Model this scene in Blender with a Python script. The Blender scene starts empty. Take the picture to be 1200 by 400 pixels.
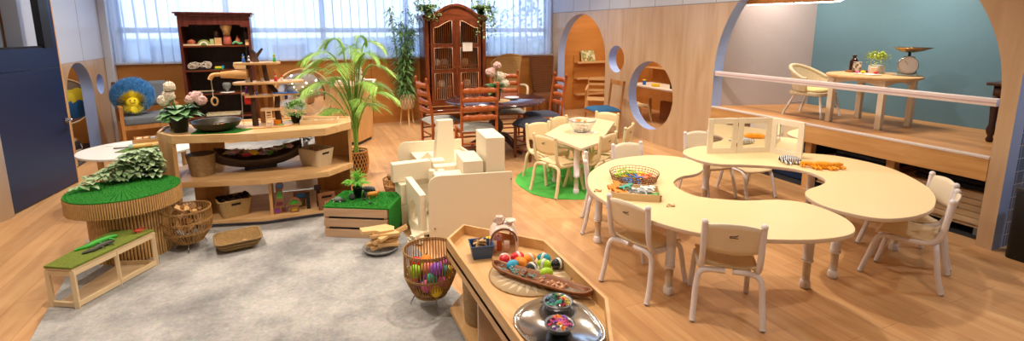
import bpy, bmesh, math, random
from mathutils import Vector, Matrix, Euler
PI = math.pi
R = math.radians
scene = bpy.context.scene
COL = scene.collection
random.seed(7)

# ------------------------------------------------------------------ colours
def lin(h):
    h = h.lstrip('#')
    o = []
    for i in (0, 2, 4):
        c = int(h[i:i + 2], 16) / 255
        o.append(c / 12.92 if c <= .04045 else ((c + .055) / 1.055) ** 2.4)
    return (o[0], o[1], o[2], 1)

_m = {}
def mat(name, color, rough=.5, metal=0, var=.08, scale=6, spec=.5, bump=0, trans=0, ior=1.45, alpha=1, coat=0, emit=None, estr=0, sheen=0):
    """procedural material: base colour with soft noise variation"""
    if name in _m: return _m[name]
    m = bpy.data.materials.new(name); m.use_nodes = True
    nt = m.node_tree; N = nt.nodes; L = nt.links
    b = N['Principled BSDF']
    c = lin(color)
    b.inputs['Roughness'].default_value = rough
    b.inputs['Metallic'].default_value = metal
    b.inputs['IOR'].default_value = ior
    b.inputs['Specular IOR Level'].default_value = spec
    b.inputs['Transmission Weight'].default_value = trans
    b.inputs['Alpha'].default_value = alpha
    b.inputs['Coat Weight'].default_value = coat
    b.inputs['Sheen Weight'].default_value = sheen
    tc = N.new('ShaderNodeTexCoord')
    no = N.new('ShaderNodeTexNoise'); no.inputs['Scale'].default_value = scale; no.inputs['Detail'].default_value = 3
    L.new(tc.outputs['Object'], no.inputs['Vector'])
    mx = N.new('ShaderNodeMix'); mx.data_type = 'RGBA'
    mx.inputs['A'].default_value = tuple(v * (1 - var) for v in c[:3]) + (1,)
    mx.inputs['B'].default_value = tuple(min(1, v * (1 + var)) for v in c[:3]) + (1,)
    L.new(no.outputs['Fac'], mx.inputs['Factor'])
    L.new(mx.outputs['Result'], b.inputs['Base Color'])
    if bump:
        bp = N.new('ShaderNodeBump'); bp.inputs['Strength'].default_value = bump; bp.inputs['Distance'].default_value = .01
        n2 = N.new('ShaderNodeTexNoise'); n2.inputs['Scale'].default_value = scale * 8
        L.new(tc.outputs['Object'], n2.inputs['Vector']); L.new(n2.outputs['Fac'], bp.inputs['Height'])
        L.new(bp.outputs['Normal'], b.inputs['Normal'])
    if emit:
        b.inputs['Emission Color'].default_value = lin(emit); b.inputs['Emission Strength'].default_value = estr
    _m[name] = m
    return m

def wood(name, c1, c2, rough=.45, axis='Z', stretch=9, scale=2.2, spec=.4, coat=0, knots=False):
    """wood grain running along one object axis"""
    if name in _m: return _m[name]
    m = bpy.data.materials.new(name); m.use_nodes = True
    nt = m.node_tree; N = nt.nodes; L = nt.links
    b = N['Principled BSDF']
    b.inputs['Roughness'].default_value = rough; b.inputs['Specular IOR Level'].default_value = spec
    b.inputs['Coat Weight'].default_value = coat
    tc = N.new('ShaderNodeTexCoord'); mp = N.new('ShaderNodeMapping')
    s = [stretch, stretch, stretch]; s['XYZ'.index(axis)] = 1
    mp.inputs['Scale'].default_value = s
    L.new(tc.outputs['Object'], mp.inputs['Vector'])
    no = N.new('ShaderNodeTexNoise'); no.inputs['Scale'].default_value = scale; no.inputs['Detail'].default_value = 6
    no.inputs['Distortion'].default_value = .6
    L.new(mp.outputs['Vector'], no.inputs['Vector'])
    cr = N.new('ShaderNodeValToRGB')
    cr.color_ramp.elements[0].position = .3; cr.color_ramp.elements[0].color = lin(c2)
    cr.color_ramp.elements[1].position = .68; cr.color_ramp.elements[1].color = lin(c1)
    L.new(no.outputs['Fac'], cr.inputs['Fac'])
    L.new(cr.outputs['Color'], b.inputs['Base Color'])
    _m[name] = m
    return m

# ------------------------------------------------------------------ mesh builder
class MB:
    def __init__(s): s.v = []; s.f = []; s.mi = []; s.M = Matrix(); s.k = 0; s.sm = []
    def at(s, loc=(0, 0, 0), rot=(0, 0, 0), sc=(1, 1, 1)):
        s.M = Matrix.LocRotScale(Vector(loc), Euler(rot), Vector(sc)); return s
    def add(s, vs, fs, smooth=False):
        n = len(s.v)
        s.v += [tuple(s.M @ Vector(p)) for p in vs]
        for f in fs:
            s.f.append([i + n for i in f]); s.mi.append(s.k); s.sm.append(smooth)
        return s
    def box(s, x0, x1, y0, y1, z0, z1):
        return s.add([(x0, y0, z0), (x1, y0, z0), (x1, y1, z0), (x0, y1, z0), (x0, y0, z1), (x1, y0, z1), (x1, y1, z1), (x0, y1, z1)],
                     [(0, 3, 2, 1), (4, 5, 6, 7), (0, 1, 5, 4), (1, 2, 6, 5), (2, 3, 7, 6), (3, 0, 4, 7)])
    def cb(s, c, d):
        return s.box(c[0] - d[0] / 2, c[0] + d[0] / 2, c[1] - d[1] / 2, c[1] + d[1] / 2, c[2] - d[2] / 2, c[2] + d[2] / 2)
    def bar(s, a, b, w, h=None):
        """square-section bar from a to b"""
        a, b = Vector(a), Vector(b); h = h or w
        d = (b - a).normalized(); u = Vector((0, 0, 1)) if abs(d.z) < .9 else Vector((0, 1, 0))
        x = d.cross(u).normalized(); y = x.cross(d)
        q = [(-1, -1), (1, -1), (1, 1), (-1, 1)]
        return s.add([tuple(p + x * i * w / 2 + y * j * h / 2) for p in (a, b) for i, j in q],
                     [(3, 2, 1, 0), (4, 5, 6, 7), (0, 1, 5, 4), (1, 2, 6, 5), (2, 3, 7, 6), (3, 0, 4, 7)])
    def tube(s, pts, r, n=8, closed=False, cap=True):
        pts = [Vector(p) for p in pts]; m = len(pts)
        rr = r if isinstance(r, (list, tuple)) else [r] * m
        vs = []; up = None
        for i, p in enumerate(pts):
            if closed: d = (pts[(i + 1) % m] - pts[i - 1])
            else: d = pts[min(i + 1, m - 1)] - pts[max(i - 1, 0)]
            d = d.normalized() if d.length > 1e-9 else Vector((0, 0, 1))
            if up is None:
                up = Vector((0, 0, 1)) if abs(d.z) < .9 else Vector((1, 0, 0))
            x = d.cross(up)
            if x.length < 1e-6: x = d.orthogonal()
            x.normalize(); y = x.cross(d).normalized(); up = y
            for k in range(n):
                a = 2 * PI * k / n
                vs.append(tuple(p + (x * math.cos(a) + y * math.sin(a)) * rr[i]))
        fs = []
        for i in range(m if closed else m - 1):
            j = (i + 1) % m
            for k in range(n):
                l = (k + 1) % n
                fs.append((i * n + k, i * n + l, j * n + l, j * n + k))
        s.add(vs, fs, True)
        if cap and not closed:
            s.add(vs[:n], [tuple(range(n))]); s.add(vs[-n:], [tuple(range(n))[::-1]])
        return s
    def cyl(s, a, b, r0, r1=None, n=16):
        return s.tube([a, b], [r0, r0 if r1 is None else r1], n)
    def lathe(s, prof, n=24, c=(0, 0, 0), close=False, sx=1, sy=1):
        m = len(prof); vs = []
        for r, z in prof:
            for k in range(n):
                a = 2 * PI * k / n
                vs.append((c[0] + r * math.cos(a) * sx, c[1] + r * math.sin(a) * sy, c[2] + z))
        fs = [(i * n + k, i * n + (k + 1) % n, (i + 1) * n + (k + 1) % n, (i + 1) * n + k) for i in range(m - 1) for k in range(n)]
        s.add(vs, fs, True)
        if prof[0][0] > 1e-4: s.add(vs[:n], [tuple(range(n))[::-1]])
        if prof[-1][0] > 1e-4 and not close: s.add(vs[-n:], [tuple(range(n))])
        return s
    def ell(s, c, r, n=14, m=8):
        r = r if isinstance(r, (tuple, list)) else (r, r, r)
        vs = [(c[0], c[1], c[2] - r[2])]
        for i in range(1, m):
            t = -PI / 2 + PI * i / m
            for k in range(n):
                a = 2 * PI * k / n
                vs.append((c[0] + r[0] * math.cos(t) * math.cos(a), c[1] + r[1] * math.cos(t) * math.sin(a), c[2] + r[2] * math.sin(t)))
        vs.append((c[0], c[1], c[2] + r[2])); L = len(vs) - 1
        fs = [(0, 1 + (k + 1) % n, 1 + k) for k in range(n)]
        for i in range(m - 2):
            o = 1 + i * n
            fs += [(o + k, o + (k + 1) % n, o + n + (k + 1) % n, o + n + k) for k in range(n)]
        o = 1 + (m - 2) * n
        fs += [(o + k, o + (k + 1) % n, L) for k in range(n)]
        return s.add(vs, fs, True)
    def prism(s, out, z0, z1, side_k=None):
        n = len(out)
        ar = sum(out[i][0] * out[(i + 1) % n][1] - out[(i + 1) % n][0] * out[i][1] for i in range(n))
        if ar < 0: out = out[::-1]
        vs = [(x, y, z0) for x, y in out] + [(x, y, z1) for x, y in out]
        s.add(vs, [tuple(range(n))[::-1], tuple(range(n, 2 * n))])
        k0 = s.k
        if side_k is not None: s.k = side_k
        s.add(vs, [(i, (i + 1) % n, n + (i + 1) % n, n + i) for i in range(n)], n > 16)
        s.k = k0
        return s
    def leaf(s, base, d, L, w, droop=.2, fold=.0, n=4, up=(0, 0, 1)):
        """pointed leaf blade"""
        base = Vector(base); d = Vector(d).normalized(); up = Vector(up)
        x = d.cross(up)
        if x.length < .05: x = d.orthogonal()
        x.normalize(); nn = x.cross(d).normalized()
        vs = []; 
        for i in range(n + 1):
            t = i / n
            p = base + d * (L * t) - Vector((0, 0, 1)) * (droop * L * t * t)
            ww = w * math.sin(PI * min(1, .06 + t * .94)) ** .8 * .5 if i < n else 0
            vs += [tuple(p - x * ww + nn * fold * ww), tuple(p), tuple(p + x * ww + nn * fold * ww)]
        fs = []
        for i in range(n):
            o = i * 3
            fs += [(o, o + 1, o + 4, o + 3), (o + 1, o + 2, o + 5, o + 4)]
        return s.add(vs, fs, True)
    def grid(s, fn, nu, nv, smooth=True):
        vs = [tuple(fn(i / nu, j / nv)) for j in range(nv + 1) for i in range(nu + 1)]
        fs = [(j * (nu + 1) + i, j * (nu + 1) + i + 1, (j + 1) * (nu + 1) + i + 1, (j + 1) * (nu + 1) + i) for j in range(nv) for i in range(nu)]
        return s.add(vs, fs, smooth)
    def build(s, name, mats, parent=None, bevel=0, solid=0, label=None, seg=2):
        me = bpy.data.meshes.new(name); me.from_pydata(s.v, [], s.f)
        if not isinstance(mats, (list, tuple)): mats = [mats]
        for m in mats: me.materials.append(m)
        me.polygons.foreach_set('material_index', s.mi)
        me.polygons.foreach_set('use_smooth', s.sm)
        me.update()
        bm = bmesh.new(); bm.from_mesh(me); bmesh.ops.remove_doubles(bm, verts=bm.verts, dist=1e-5)
        if bevel: bmesh.ops.recalc_face_normals(bm, faces=bm.faces)
        bm.to_mesh(me); bm.free()
        o = bpy.data.objects.new(name, me); COL.objects.link(o)
        if parent: o.parent = parent
        if solid:
            q = o.modifiers.new('s', 'SOLIDIFY'); q.thickness = solid; q.offset = 0
        if bevel:
            q = o.modifiers.new('b', 'BEVEL'); q.width = bevel; q.segments = seg; q.limit_method = 'ANGLE'; q.angle_limit = R(40)
        if label: o['label'] = label
        return o

def tag(o, label=None, cat=None, group=None, kind=None):
    if label: o['label'] = label
    if cat: o['category'] = cat
    if group: o['group'] = group
    if kind: o['kind'] = kind
    return o
def thing(name, label, cat, loc=(0, 0, 0), rz=0, group=None, rot=None):
    o = bpy.data.objects.new(name, None); COL.objects.link(o)
    o.empty_display_size = .05
    o.location = loc; o.rotation_euler = rot if rot else (0, 0, rz)
    return tag(o, label, cat, group)
def children(o): return [c for c in bpy.data.objects if c.parent == o]
def copy_tree(o, loc=None, rz=None, label=None, parent=None, sc=None):
    c = o.copy(); COL.objects.link(c); c.parent = parent
    if loc is not None: c.location = loc
    if rz is not None: c.rotation_euler = (0, 0, rz)
    if sc is not None: c.scale = sc
    if label: c['label'] = label
    for ch in children(o): copy_tree(ch, parent=c)
    return c
def struct(o): o['kind'] = 'structure'; return o
def face(dx, dy): return math.atan2(-dx, dy)     # rotation z that turns local +Y towards (dx, dy)
def arc(c, r, a0, a1, n):
    return [(c[0] + r * math.cos(a0 + (a1 - a0) * i / n), c[1] + r * math.sin(a0 + (a1 - a0) * i / n)) for i in range(n + 1)]
def smooth_path(pts, n=6, closed=False):
    P = [Vector(p) for p in pts]; m = len(P); out = []
    rng = range(m if closed else m - 1)
    for i in rng:
        p0 = P[(i - 1) % m] if closed or i > 0 else P[0]
        p1 = P[i]; p2 = P[(i + 1) % m]
        p3 = P[(i + 2) % m] if closed or i + 2 < m else P[-1]
        for k in range(n):
            t = k / n
            out.append(.5 * ((2 * p1) + (-p0 + p2) * t + (2 * p0 - 5 * p1 + 4 * p2 - p3) * t * t + (-p0 + 3 * p1 - 3 * p2 + p3) * t ** 3))
    if not closed: out.append(P[-1])
    return out
def rrect(x0, x1, y0, y1, r, n=4):
    o = []
    for cx, cy, a in ((x1 - r, y1 - r, 0), (x0 + r, y1 - r, PI / 2), (x0 + r, y0 + r, PI), (x1 - r, y0 + r, 1.5 * PI)):
        o += arc((cx, cy), r, a, a + PI / 2, n)
    return o

# ------------------------------------------------------------------ materials
PLY = wood('plywood', '#cdb08f', '#ba9976', axis='Z', stretch=7, scale=1.2, rough=.34, spec=.6, coat=.35)
PLYO = wood('plywood_amber', '#cb8a44', '#b97a36', axis='X', stretch=6, scale=1.0, rough=.5)
PINE = wood('pine', '#e3bd88', '#d0a26a', axis='X', stretch=8, scale=2.5, rough=.42)
PINEY = wood('pine_lengthwise', '#e0b880', '#cb9c62', axis='Y', stretch=8, scale=2.5, rough=.42)
PINEZ = wood('pine_upright', '#dcae74', '#c69458', axis='Z', stretch=8, scale=2.5, rough=.42)
BIRCH = mat('birch_ply', '#e3cba2', .45, var=.05, scale=3)
CREAM = mat('cream_laminate', '#e8cf9c', .38, var=.02, scale=2)
CREAMP = mat('cream_paint', '#ddd0a8', .45, var=.03)
SEATW = wood('seat_veneer', '#e2cfa8', '#d6bd92', axis='Y', stretch=6, scale=3, rough=.4)
EDGE = mat('table_edge_band', '#d9c6b0', .45, var=.03)
WMET = mat('white_powder_coat', '#e0dce0', .35, var=.02)
CMET = mat('warm_lit_powder_coat', '#e2d2aa', .4, var=.02)
WHITE = mat('white_paint', '#e8e6e4', .5, var=.02, scale=1)
WPANEL = mat('white_wall_panel', '#c8cedb', .3, var=.03, scale=1)
GREYB = mat('blue_grey_paint', '#9fb8ec', .5, var=.02)
NAVY = mat('navy_laminate', '#13294f', .34, var=.05, scale=1)
BLACK = mat('black_plastic', '#121212', .45)
DARKG = mat('dark_grey_plastic', '#33343a', .5)
STEEL = mat('brushed_steel', '#c4c4c4', .22, metal=1, var=.04)
STEELD = mat('dull_metal', '#8d8f93', .35, metal=1)
TUBE = mat('satin_tube', '#d2c8ba', .35, metal=.35)
BRASS = mat('bronze_metal', '#a07845', .3, metal=1)
MAHOG = wood('mahogany', '#7c3f22', '#57260f', axis='Z', stretch=8, scale=3, rough=.28, coat=.25)
MAHOGX = wood('mahogany_across', '#7c3f22', '#5a2811', axis='X', stretch=8, scale=3, rough=.28, coat=.25)
DARKW = wood('dark_walnut', '#4a2a1f', '#2c1610', axis='Z', stretch=8, scale=3, rough=.35)
DARKT = wood('dark_table_wood', '#4a2c34', '#321b20', axis='X', stretch=6, scale=3, rough=.14, coat=.5)
DEEPB = wood('cabinet_inside', '#34201a', '#22140f', axis='Z', rough=.6)
CHERRY = wood('cherry', '#b9602c', '#964619', axis='Z', stretch=8, scale=3, rough=.3, coat=.2)
OAK = wood('oak', '#c2894e', '#a56d35', axis='Z', stretch=8, scale=3, rough=.4)
WICK = mat('wicker', '#a8824c', .7, var=.3, scale=60, bump=.6)
WICKL = mat('pale_wicker', '#dccbab', .7, var=.25, scale=60, bump=.6)
WICKD = mat('brown_wicker', '#6f4423', .7, var=.35, scale=50, bump=.6)
CANE = mat('cane', '#a37b45', .55, var=.15, scale=20)
REED = mat('reed', '#c9a066', .65, var=.25, scale=30)
REEDD = mat('reed_dark', '#6e5028', .7, var=.25, scale=30)
JUTE = mat('seagrass', '#b9976a', .8, var=.3, scale=40, bump=.8)
TURF = mat('green_turf', '#2c9a2c', .95, var=.35, scale=70, bump=1)
TURFY = mat('olive_turf', '#8ea03c', .95, var=.35, scale=70, bump=1)
LEAF = mat('leaf_green', '#3f7d34', .5, var=.35, scale=14)
LEAFD = mat('leaf_dark', '#24521f', .5, var=.35, scale=14)
DISHM = mat('tin_dish', '#a4a6a8', .45, metal=.6)
LEAFP = mat('leaf_pale', '#8fae72', .5, var=.35, scale=22)
LEAFY = mat('leaf_yellow_green', '#a5b83a', .5, var=.35, scale=18)
PALM = mat('palm_green', '#9cc85c', .5, var=.6, scale=45)
PALMS = mat('palm_stem', '#86b042', .5, var=.2, scale=9)
FERN = mat('fern_green', '#5fae35', .5, var=.3, scale=14)
CREAMC = mat('cream_card', '#ece0c4', .42, var=.02, scale=2)
GLASS = mat('clear_glass', '#ffffff', .03, trans=1, var=0)
PINKF = mat('pale_pink_petals', '#eccbc6', .7, var=.12, scale=40)
WHITF = mat('cream_petals', '#f3e9d8', .7, var=.08, scale=40)
GREYC = mat('grey_fabric', '#6b727b', .85, var=.12, scale=30, bump=.3)
BLUEC = mat('blue_fabric', '#24608c', .8, var=.12, scale=30, bump=.3)
NAVYC = mat('navy_fabric', '#3b4152', .85, var=.2, scale=30, bump=.3)
TWEED = mat('grey_tweed', '#9c9c94', .9, var=.35, scale=40, bump=.4)
MIRROR = mat('mirror_glass', '#f2f2f2', .02, metal=1, var=0)
def c_(name, hexc, rough=.45, **k): return mat(name, hexc, rough, **k)
RED = c_('red_plastic', '#d5232a'); ORG = c_('orange_plastic', '#ee8a12'); YEL = c_('yellow_plastic', '#f0cc24')
GRN = c_('green_plastic', '#3aa648'); LIM = c_('lime_plastic', '#9bce25'); BLU = c_('blue_plastic', '#2b6cc4')
CYA = c_('cyan_plastic', '#1f9ec4'); PUR = c_('purple_plastic', '#8c4bc0'); PNK = c_('pink_plastic', '#e26aa8')
TEA = c_('teal_plastic', '#2f9c86'); GRYP = c_('grey_plastic', '#9aa0a2'); WHP = c_('white_plastic', '#e9e6e0')
BRN = c_('brown_plastic', '#7b4a26'); TERR = c_('terracotta', '#c9703a')
# ------------------------------------------------------------------ camera
cd = bpy.data.cameras.new('camera'); cam = bpy.data.objects.new('camera', cd); COL.objects.link(cam)
cd.sensor_width = 36; cd.lens = 580 / 1200 * 36; cd.shift_y = -62 / 1200
cd.clip_start = .05; cd.clip_end = 200
cam.location = (0, 0, 1.65); cam.rotation_euler = (R(90 - 10.1), 0, -R(23.2))
scene.camera = cam

# ------------------------------------------------------------------ floor
def floor_mat():
    m = bpy.data.materials.new('oak_floor'); m.use_nodes = True
    nt = m.node_tree; N = nt.nodes; L = nt.links; b = N['Principled BSDF']
    tc = N.new('ShaderNodeTexCoord'); mp = N.new('ShaderNodeMapping'); mp.inputs['Rotation'].default_value = (0, 0, PI / 2)
    L.new(tc.outputs['Object'], mp.inputs['Vector'])
    br = N.new('ShaderNodeTexBrick'); br.inputs['Scale'].default_value = 1; br.inputs['Brick Width'].default_value = 1.5; br.inputs['Row Height'].default_value = .17
    br.inputs['Mortar Size'].default_value = .0015; br.inputs['Mortar Smooth'].default_value = .3; br.inputs['Bias'].default_value = 0
    br.inputs['Color1'].default_value = (1, 1, 1, 1); br.inputs['Color2'].default_value = (.82, .80, .78, 1); br.inputs['Mortar'].default_value = (.55, .47, .4, 1)
    L.new(mp.outputs['Vector'], br.inputs['Vector'])
    m2 = N.new('ShaderNodeMapping'); m2.inputs['Scale'].default_value = (9, 1, 1); L.new(tc.outputs['Object'], m2.inputs['Vector'])
    no = N.new('ShaderNodeTexNoise'); no.inputs['Scale'].default_value = 1.6; no.inputs['Detail'].default_value = 6; no.inputs['Distortion'].default_value = .7
    L.new(m2.outputs['Vector'], no.inputs['Vector'])
    cr = N.new('ShaderNodeValToRGB'); cr.color_ramp.elements[0].position = .3; cr.color_ramp.elements[0].color = lin('#c69565')
    cr.color_ramp.elements[1].position = .72; cr.color_ramp.elements[1].color = lin('#dcb17e'); L.new(no.outputs['Fac'], cr.inputs['Fac'])
    mx = N.new('ShaderNodeMix'); mx.data_type = 'RGBA'; mx.blend_type = 'MULTIPLY'; mx.inputs['Factor'].default_value = 1
    L.new(cr.outputs['Color'], mx.inputs['A']); L.new(br.outputs['Color'], mx.inputs['B']); L.new(mx.outputs['Result'], b.inputs['Base Color'])
    b.inputs['Roughness'].default_value = .38; b.inputs['Specular IOR Level'].default_value = .35
    return m
FLOOR = floor_mat()
struct(MB().box(-6, 8, -3, 9.0, -.1, 0).build('floor', FLOOR))

def rug_mat():
    m = bpy.data.materials.new('distressed_rug'); m.use_nodes = True
    nt = m.node_tree; N = nt.nodes; L = nt.links; b = N['Principled BSDF']
    tc = N.new('ShaderNodeTexCoord')
    n1 = N.new('ShaderNodeTexNoise'); n1.inputs['Scale'].default_value = 2.2; n1.inputs['Detail'].default_value = 5; n1.inputs['Roughness'].default_value = .65
    n2 = N.new('ShaderNodeTexNoise'); n2.inputs['Scale'].default_value = 45; n2.inputs['Detail'].default_value = 3
    for n in (n1, n2): L.new(tc.outputs['Object'], n.inputs['Vector'])
    cr = N.new('ShaderNodeValToRGB'); e = cr.color_ramp.elements
    e[0].position = .34; e[0].color = lin('#7f8180'); e[1].position = .62; e[1].color = lin('#b3b0a8')
    L.new(n1.outputs['Fac'], cr.inputs['Fac'])
    mx = N.new('ShaderNodeMix'); mx.data_type = 'RGBA'; mx.blend_type = 'OVERLAY'; mx.inputs['Factor'].default_value = .45
    L.new(cr.outputs['Color'], mx.inputs['A']); L.new(n2.outputs['Color'], mx.inputs['B'])
    hs = N.new('ShaderNodeHueSaturation'); hs.inputs['Saturation'].default_value = .35; L.new(mx.outputs['Result'], hs.inputs['Color'])
    L.new(hs.outputs['Color'], b.inputs['Base Color']); b.inputs['Roughness'].default_value = .95
    bp = N.new('ShaderNodeBump'); bp.inputs['Strength'].default_value = .5; bp.inputs['Distance'].default_value = .01
    L.new(n2.outputs['Fac'], bp.inputs['Height']); L.new(bp.outputs['Normal'], b.inputs['Normal'])
    return m
tag(MB().prism([(-1.2, 1.6), (.98, 1.6), (.72, 3.6), (.2, 8.25), (-2.1, 8.0)], .0005, .012).build('rug', rug_mat(), bevel=.003),
    'large distressed pale grey rug under the curved shelf unit', 'rug')

# ------------------------------------------------------------------ walls
def cut(o, cutters, mi=1, axis=0):
    """subtract the cutter meshes, keep the result as plain mesh; the cut faces take material slot mi"""
    for c in cutters:
        q = o.modifiers.new('c', 'BOOLEAN'); q.operation = 'DIFFERENCE'; q.object = c; q.solver = 'EXACT'
    bpy.context.view_layer.update()
    dg = bpy.context.evaluated_depsgraph_get()
    me = bpy.data.meshes.new_from_object(o.evaluated_get(dg))
    o.modifiers.clear(); o.data = me
    co = [v.co for v in me.vertices]
    lo = [min(c[i] for c in co) for i in range(3)]; hi = [max(c[i] for c in co) for i in range(3)]
    for p in me.polygons:
        if abs(p.normal[axis]) > .7: p.material_index = 0; continue
        out = False
        for i in range(3):
            if i != axis and (abs(p.center[i] - lo[i]) < 1e-3 or abs(p.center[i] - hi[i]) < 1e-3): out = True
        p.material_index = 0 if out else mi
    for c in cutters: bpy.data.objects.remove(c, do_unlink=True)
def arch_cutter(x0, x1, yc, r, zc, z0=-.2, rz=None):
    rz = rz or r
    out = [(yc - r, z0)] + [(yc - r * math.cos(PI * i / 40), zc + rz * math.sin(PI * i / 40)) for i in range(41)] + [(yc + r, z0)]
    b = MB(); n = len(out)
    b.add([(x0, y, z) for y, z in out] + [(x1, y, z) for y, z in out],
          [tuple(range(n)), tuple(range(n, 2 * n))[::-1]] + [((i + 1) % n, i, n + i, n + (i + 1) % n) for i in range(n)])
    return b.build('cutter', WHITE)
def disc_cutter(x0, x1, yc, zc, r):
    out = [(yc + r * math.cos(2 * PI * i / 48), zc + r * math.sin(2 * PI * i / 48)) for i in range(48)]
    b = MB(); n = 48
    b.add([(x0, y, z) for y, z in out] + [(x1, y, z) for y, z in out],
          [tuple(range(n))[::-1], tuple(range(n, 2 * n))] + [(i, (i + 1) % n, n + (i + 1) % n, n + i) for i in range(n)])
    return b.build('cutter', WHITE)

# right partition of plywood with openings; white panels run along its top
w = struct(MB().box(4.72, 4.87, 1.80, 8.95, 0, 1.97).build('wall_right', [PLY, GREYB]))
cut(w, [arch_cutter(4.6, 5.0, 7.87, .83, 1.10), disc_cutter(4.6, 5.0, 6.735, 1.18, .215), disc_cutter(4.6, 5.0, 5.87, .69, .505),
        arch_cutter(4.6, 5.0, 3.28, 1.38, 1.12)])
for p in w.data.polygons:       # the free end of the partition is painted like the reveals
    if p.normal.y < -.9 and abs(p.center.y - 1.80) < 1e-3: p.material_index = 1
w = struct(MB().box(4.722, 4.87, 1.80, 8.95, 1.975, 2.9).build('wall_right_panels', [WPANEL, GREYB]))
cut(w, [arch_cutter(4.6, 5.0, 3.28, 1.38, 1.12)])
# dark joints between the white panels
g = MB()
ys = [8.14, 7.58, 6.98, 6.43, 5.84, 5.28, 4.70]
for y in ys: g.box(4.7195, 4.724, y - .003, y + .003, 1.98, 2.9)
g.box(4.7195, 4.724, 4.33, 8.95, 1.967, 1.978)
struct(g.build('trim_1', mat('panel_gap', '#8f8b88', .7)))

# back wall: plywood dado, window above
WXL, WXR = -2.52, 4.60
struct(MB().box(-6, 6.8, 8.95, 9.12, 0, 1.14).build('wall_back', PLYO))
g = MB()
for x in (-.9, 1.15, 3.3): g.box(x - .003, x + .003, 8.946, 8.951, 0, 1.14)
g.box(-2.5, -1.7, 8.946, 8.951, .60, .606)
struct(g.build('trim_2', mat('ply_gap', '#5c3815', .8)))
struct(MB().box(-2.56, 4.72, 8.90, 9.1, 1.14, 1.165).build('trim_3', WHITE, bevel=.003, label='white window sill board'))
b = MB(); b.box(-2.95, -2.40, 8.93, 9.12, 1.14, 2.9)
struct(b.build('wall_back_left', WPANEL))
struct(MB().box(4.60, 4.86, 8.95, 9.12, 1.14, 2.9).build('wall_back_right', WPANEL))
struct(MB().box(4.86, 6.8, 8.95, 9.12, 1.14, 2.9).build('wall_nook_back', PLYO))
FRAME = mat('window_frame_paint', '#aebfd6', .5)
x0 = -2.40; nW = 5; wW = (4.62 + 2.40) / nW
for i in range(nW):
    b = MB(); a = x0 + i * wW; c = a + wW
    b.box(a, a + .04, 9.02, 9.08, 1.165, 2.9); b.box(c - .04, c, 9.02, 9.08, 1.165, 2.9)
    b.box(a, c, 9.02, 9.08, 1.165, 1.21); b.box(a, c, 9.02, 9.08, 1.60, 1.68); b.box(a, c, 9.02, 9.08, 2.84, 2.9)
    f = struct(b.build('window_%d' % (i + 1), FRAME))
    MB().box(a + .04, c - .04, 9.045, 9.051, 1.21, 1.60).build('pane', mat('window_glass', '#ffffff', 0, trans=1, var=0, ior=1.01), f)

# left side: white rounded post, navy panels with a window, arch partition
struct(MB().lathe([(.20, 0), (.20, 2.9)], 40, c=(-2.64, 5.60, 0)).build('column_left', WHITE))
struct(MB().box(-3.0, -2.86, -3, 5.55, 0, 2.9).build('wall_left_near', WPANEL))
TH = math.atan2(2.455 - 2.31, 6.68 - 5.67)
def navy(b, name, m, parent=None, **k):
    o = b.build(name, m, parent, **k)
    return o
nv = Matrix.Translation((-2.455, 5.67, 0)) @ Matrix.Rotation(-TH, 4, 'Z')      # local +Y runs along the panel, -X is behind it
def nb(x0, x1, y0, y1, z0, z1, b=None):
    b = b or MB(); b.M = nv; return b.box(x0, x1, y0, y1, z0, z1)
d = struct(nb(-.06, 0, .0, 1.005, .01, 1.262).build('door_1', NAVY, bevel=.003))
h = MB(); h.M = nv
h.box(.0, .012, .925, .985, .665, .735); h.cyl((.01, .955, .71), (.06, .955, .71), .011)
h.tube([(.055, .955, .71), (.06, .90, .71), (.058, .82, .71)], .010, 10)
h.build('door_handle', STEEL, d)
e = nb(-.055, .003, 1.006, 1.02, 0, 2.9); struct(e.build('trim_4', PINEZ))
b = MB(); nb(-.06, 0, -.05, 1.005, 1.268, 1.47, b); nb(-.06, 0, .93, 1.005, 1.47, 2.9, b); nb(-.06, 0, -.05, .93, 2.45, 2.9, b)
struct(b.build('wall_left', NAVY))
b = MB(); nb(-.05, .012, .79, .93, 1.47, 2.45, b); nb(-.05, -.01, -.05, .79, 1.47, 1.49, b)
f = struct(b.build('window_6', BLACK))
g = MB(); nb(-.035, -.03, -.05, .79, 1.49, 2.45, g); g.build('pane', mat('window_glass', '#ffffff', 0, trans=1, var=0, ior=1.01), f)
# things seen through that window: pale corridor with a white column and wiring
struct(MB().box(-6, -5.9, 2, 9, 0, 2.9).build('wall_corridor', mat('corridor_paint', '#b4c2d2', .6)))
tag(MB().box(-4.1, -3.85, 6.6, 6.85, 0, 2.9).build('column', WHITE, bevel=.01), 'white square column behind the glass of the navy wall', 'column')
sh = thing('storage_rack', 'grey metal rack with dark cables seen through the upper left window', 'rack', (-3.6, 7.35, 0))
b = MB()
for x in (-.28, .28):
    for y in (-.2, .2): b.box(x - .015, x + .015, y - .015, y + .015, 0, 2.3)
b.build('frame', STEELD, sh)
b = MB()
for z in (.6, 1.2, 1.75): b.box(-.29, .29, -.21, .21, z, z + .03)
b.build('shelf', GRYP, sh)
b = MB(); rn = random.Random(4)
for i in range(7):
    x = -.2 + i * .07
    b.tube(smooth_path([(x, .1, 2.3), (x + rn.uniform(-.1, .1), .0, 2.0), (x + rn.uniform(-.15, .15), .1, 1.8), (x, .05, 1.62)], 5), .008, 5)
b.build('cable', BLACK, sh)
b = MB().box(-.15, .2, -.1, .1, 1.78, 1.92); b.build('box', DARKG, sh)

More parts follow.
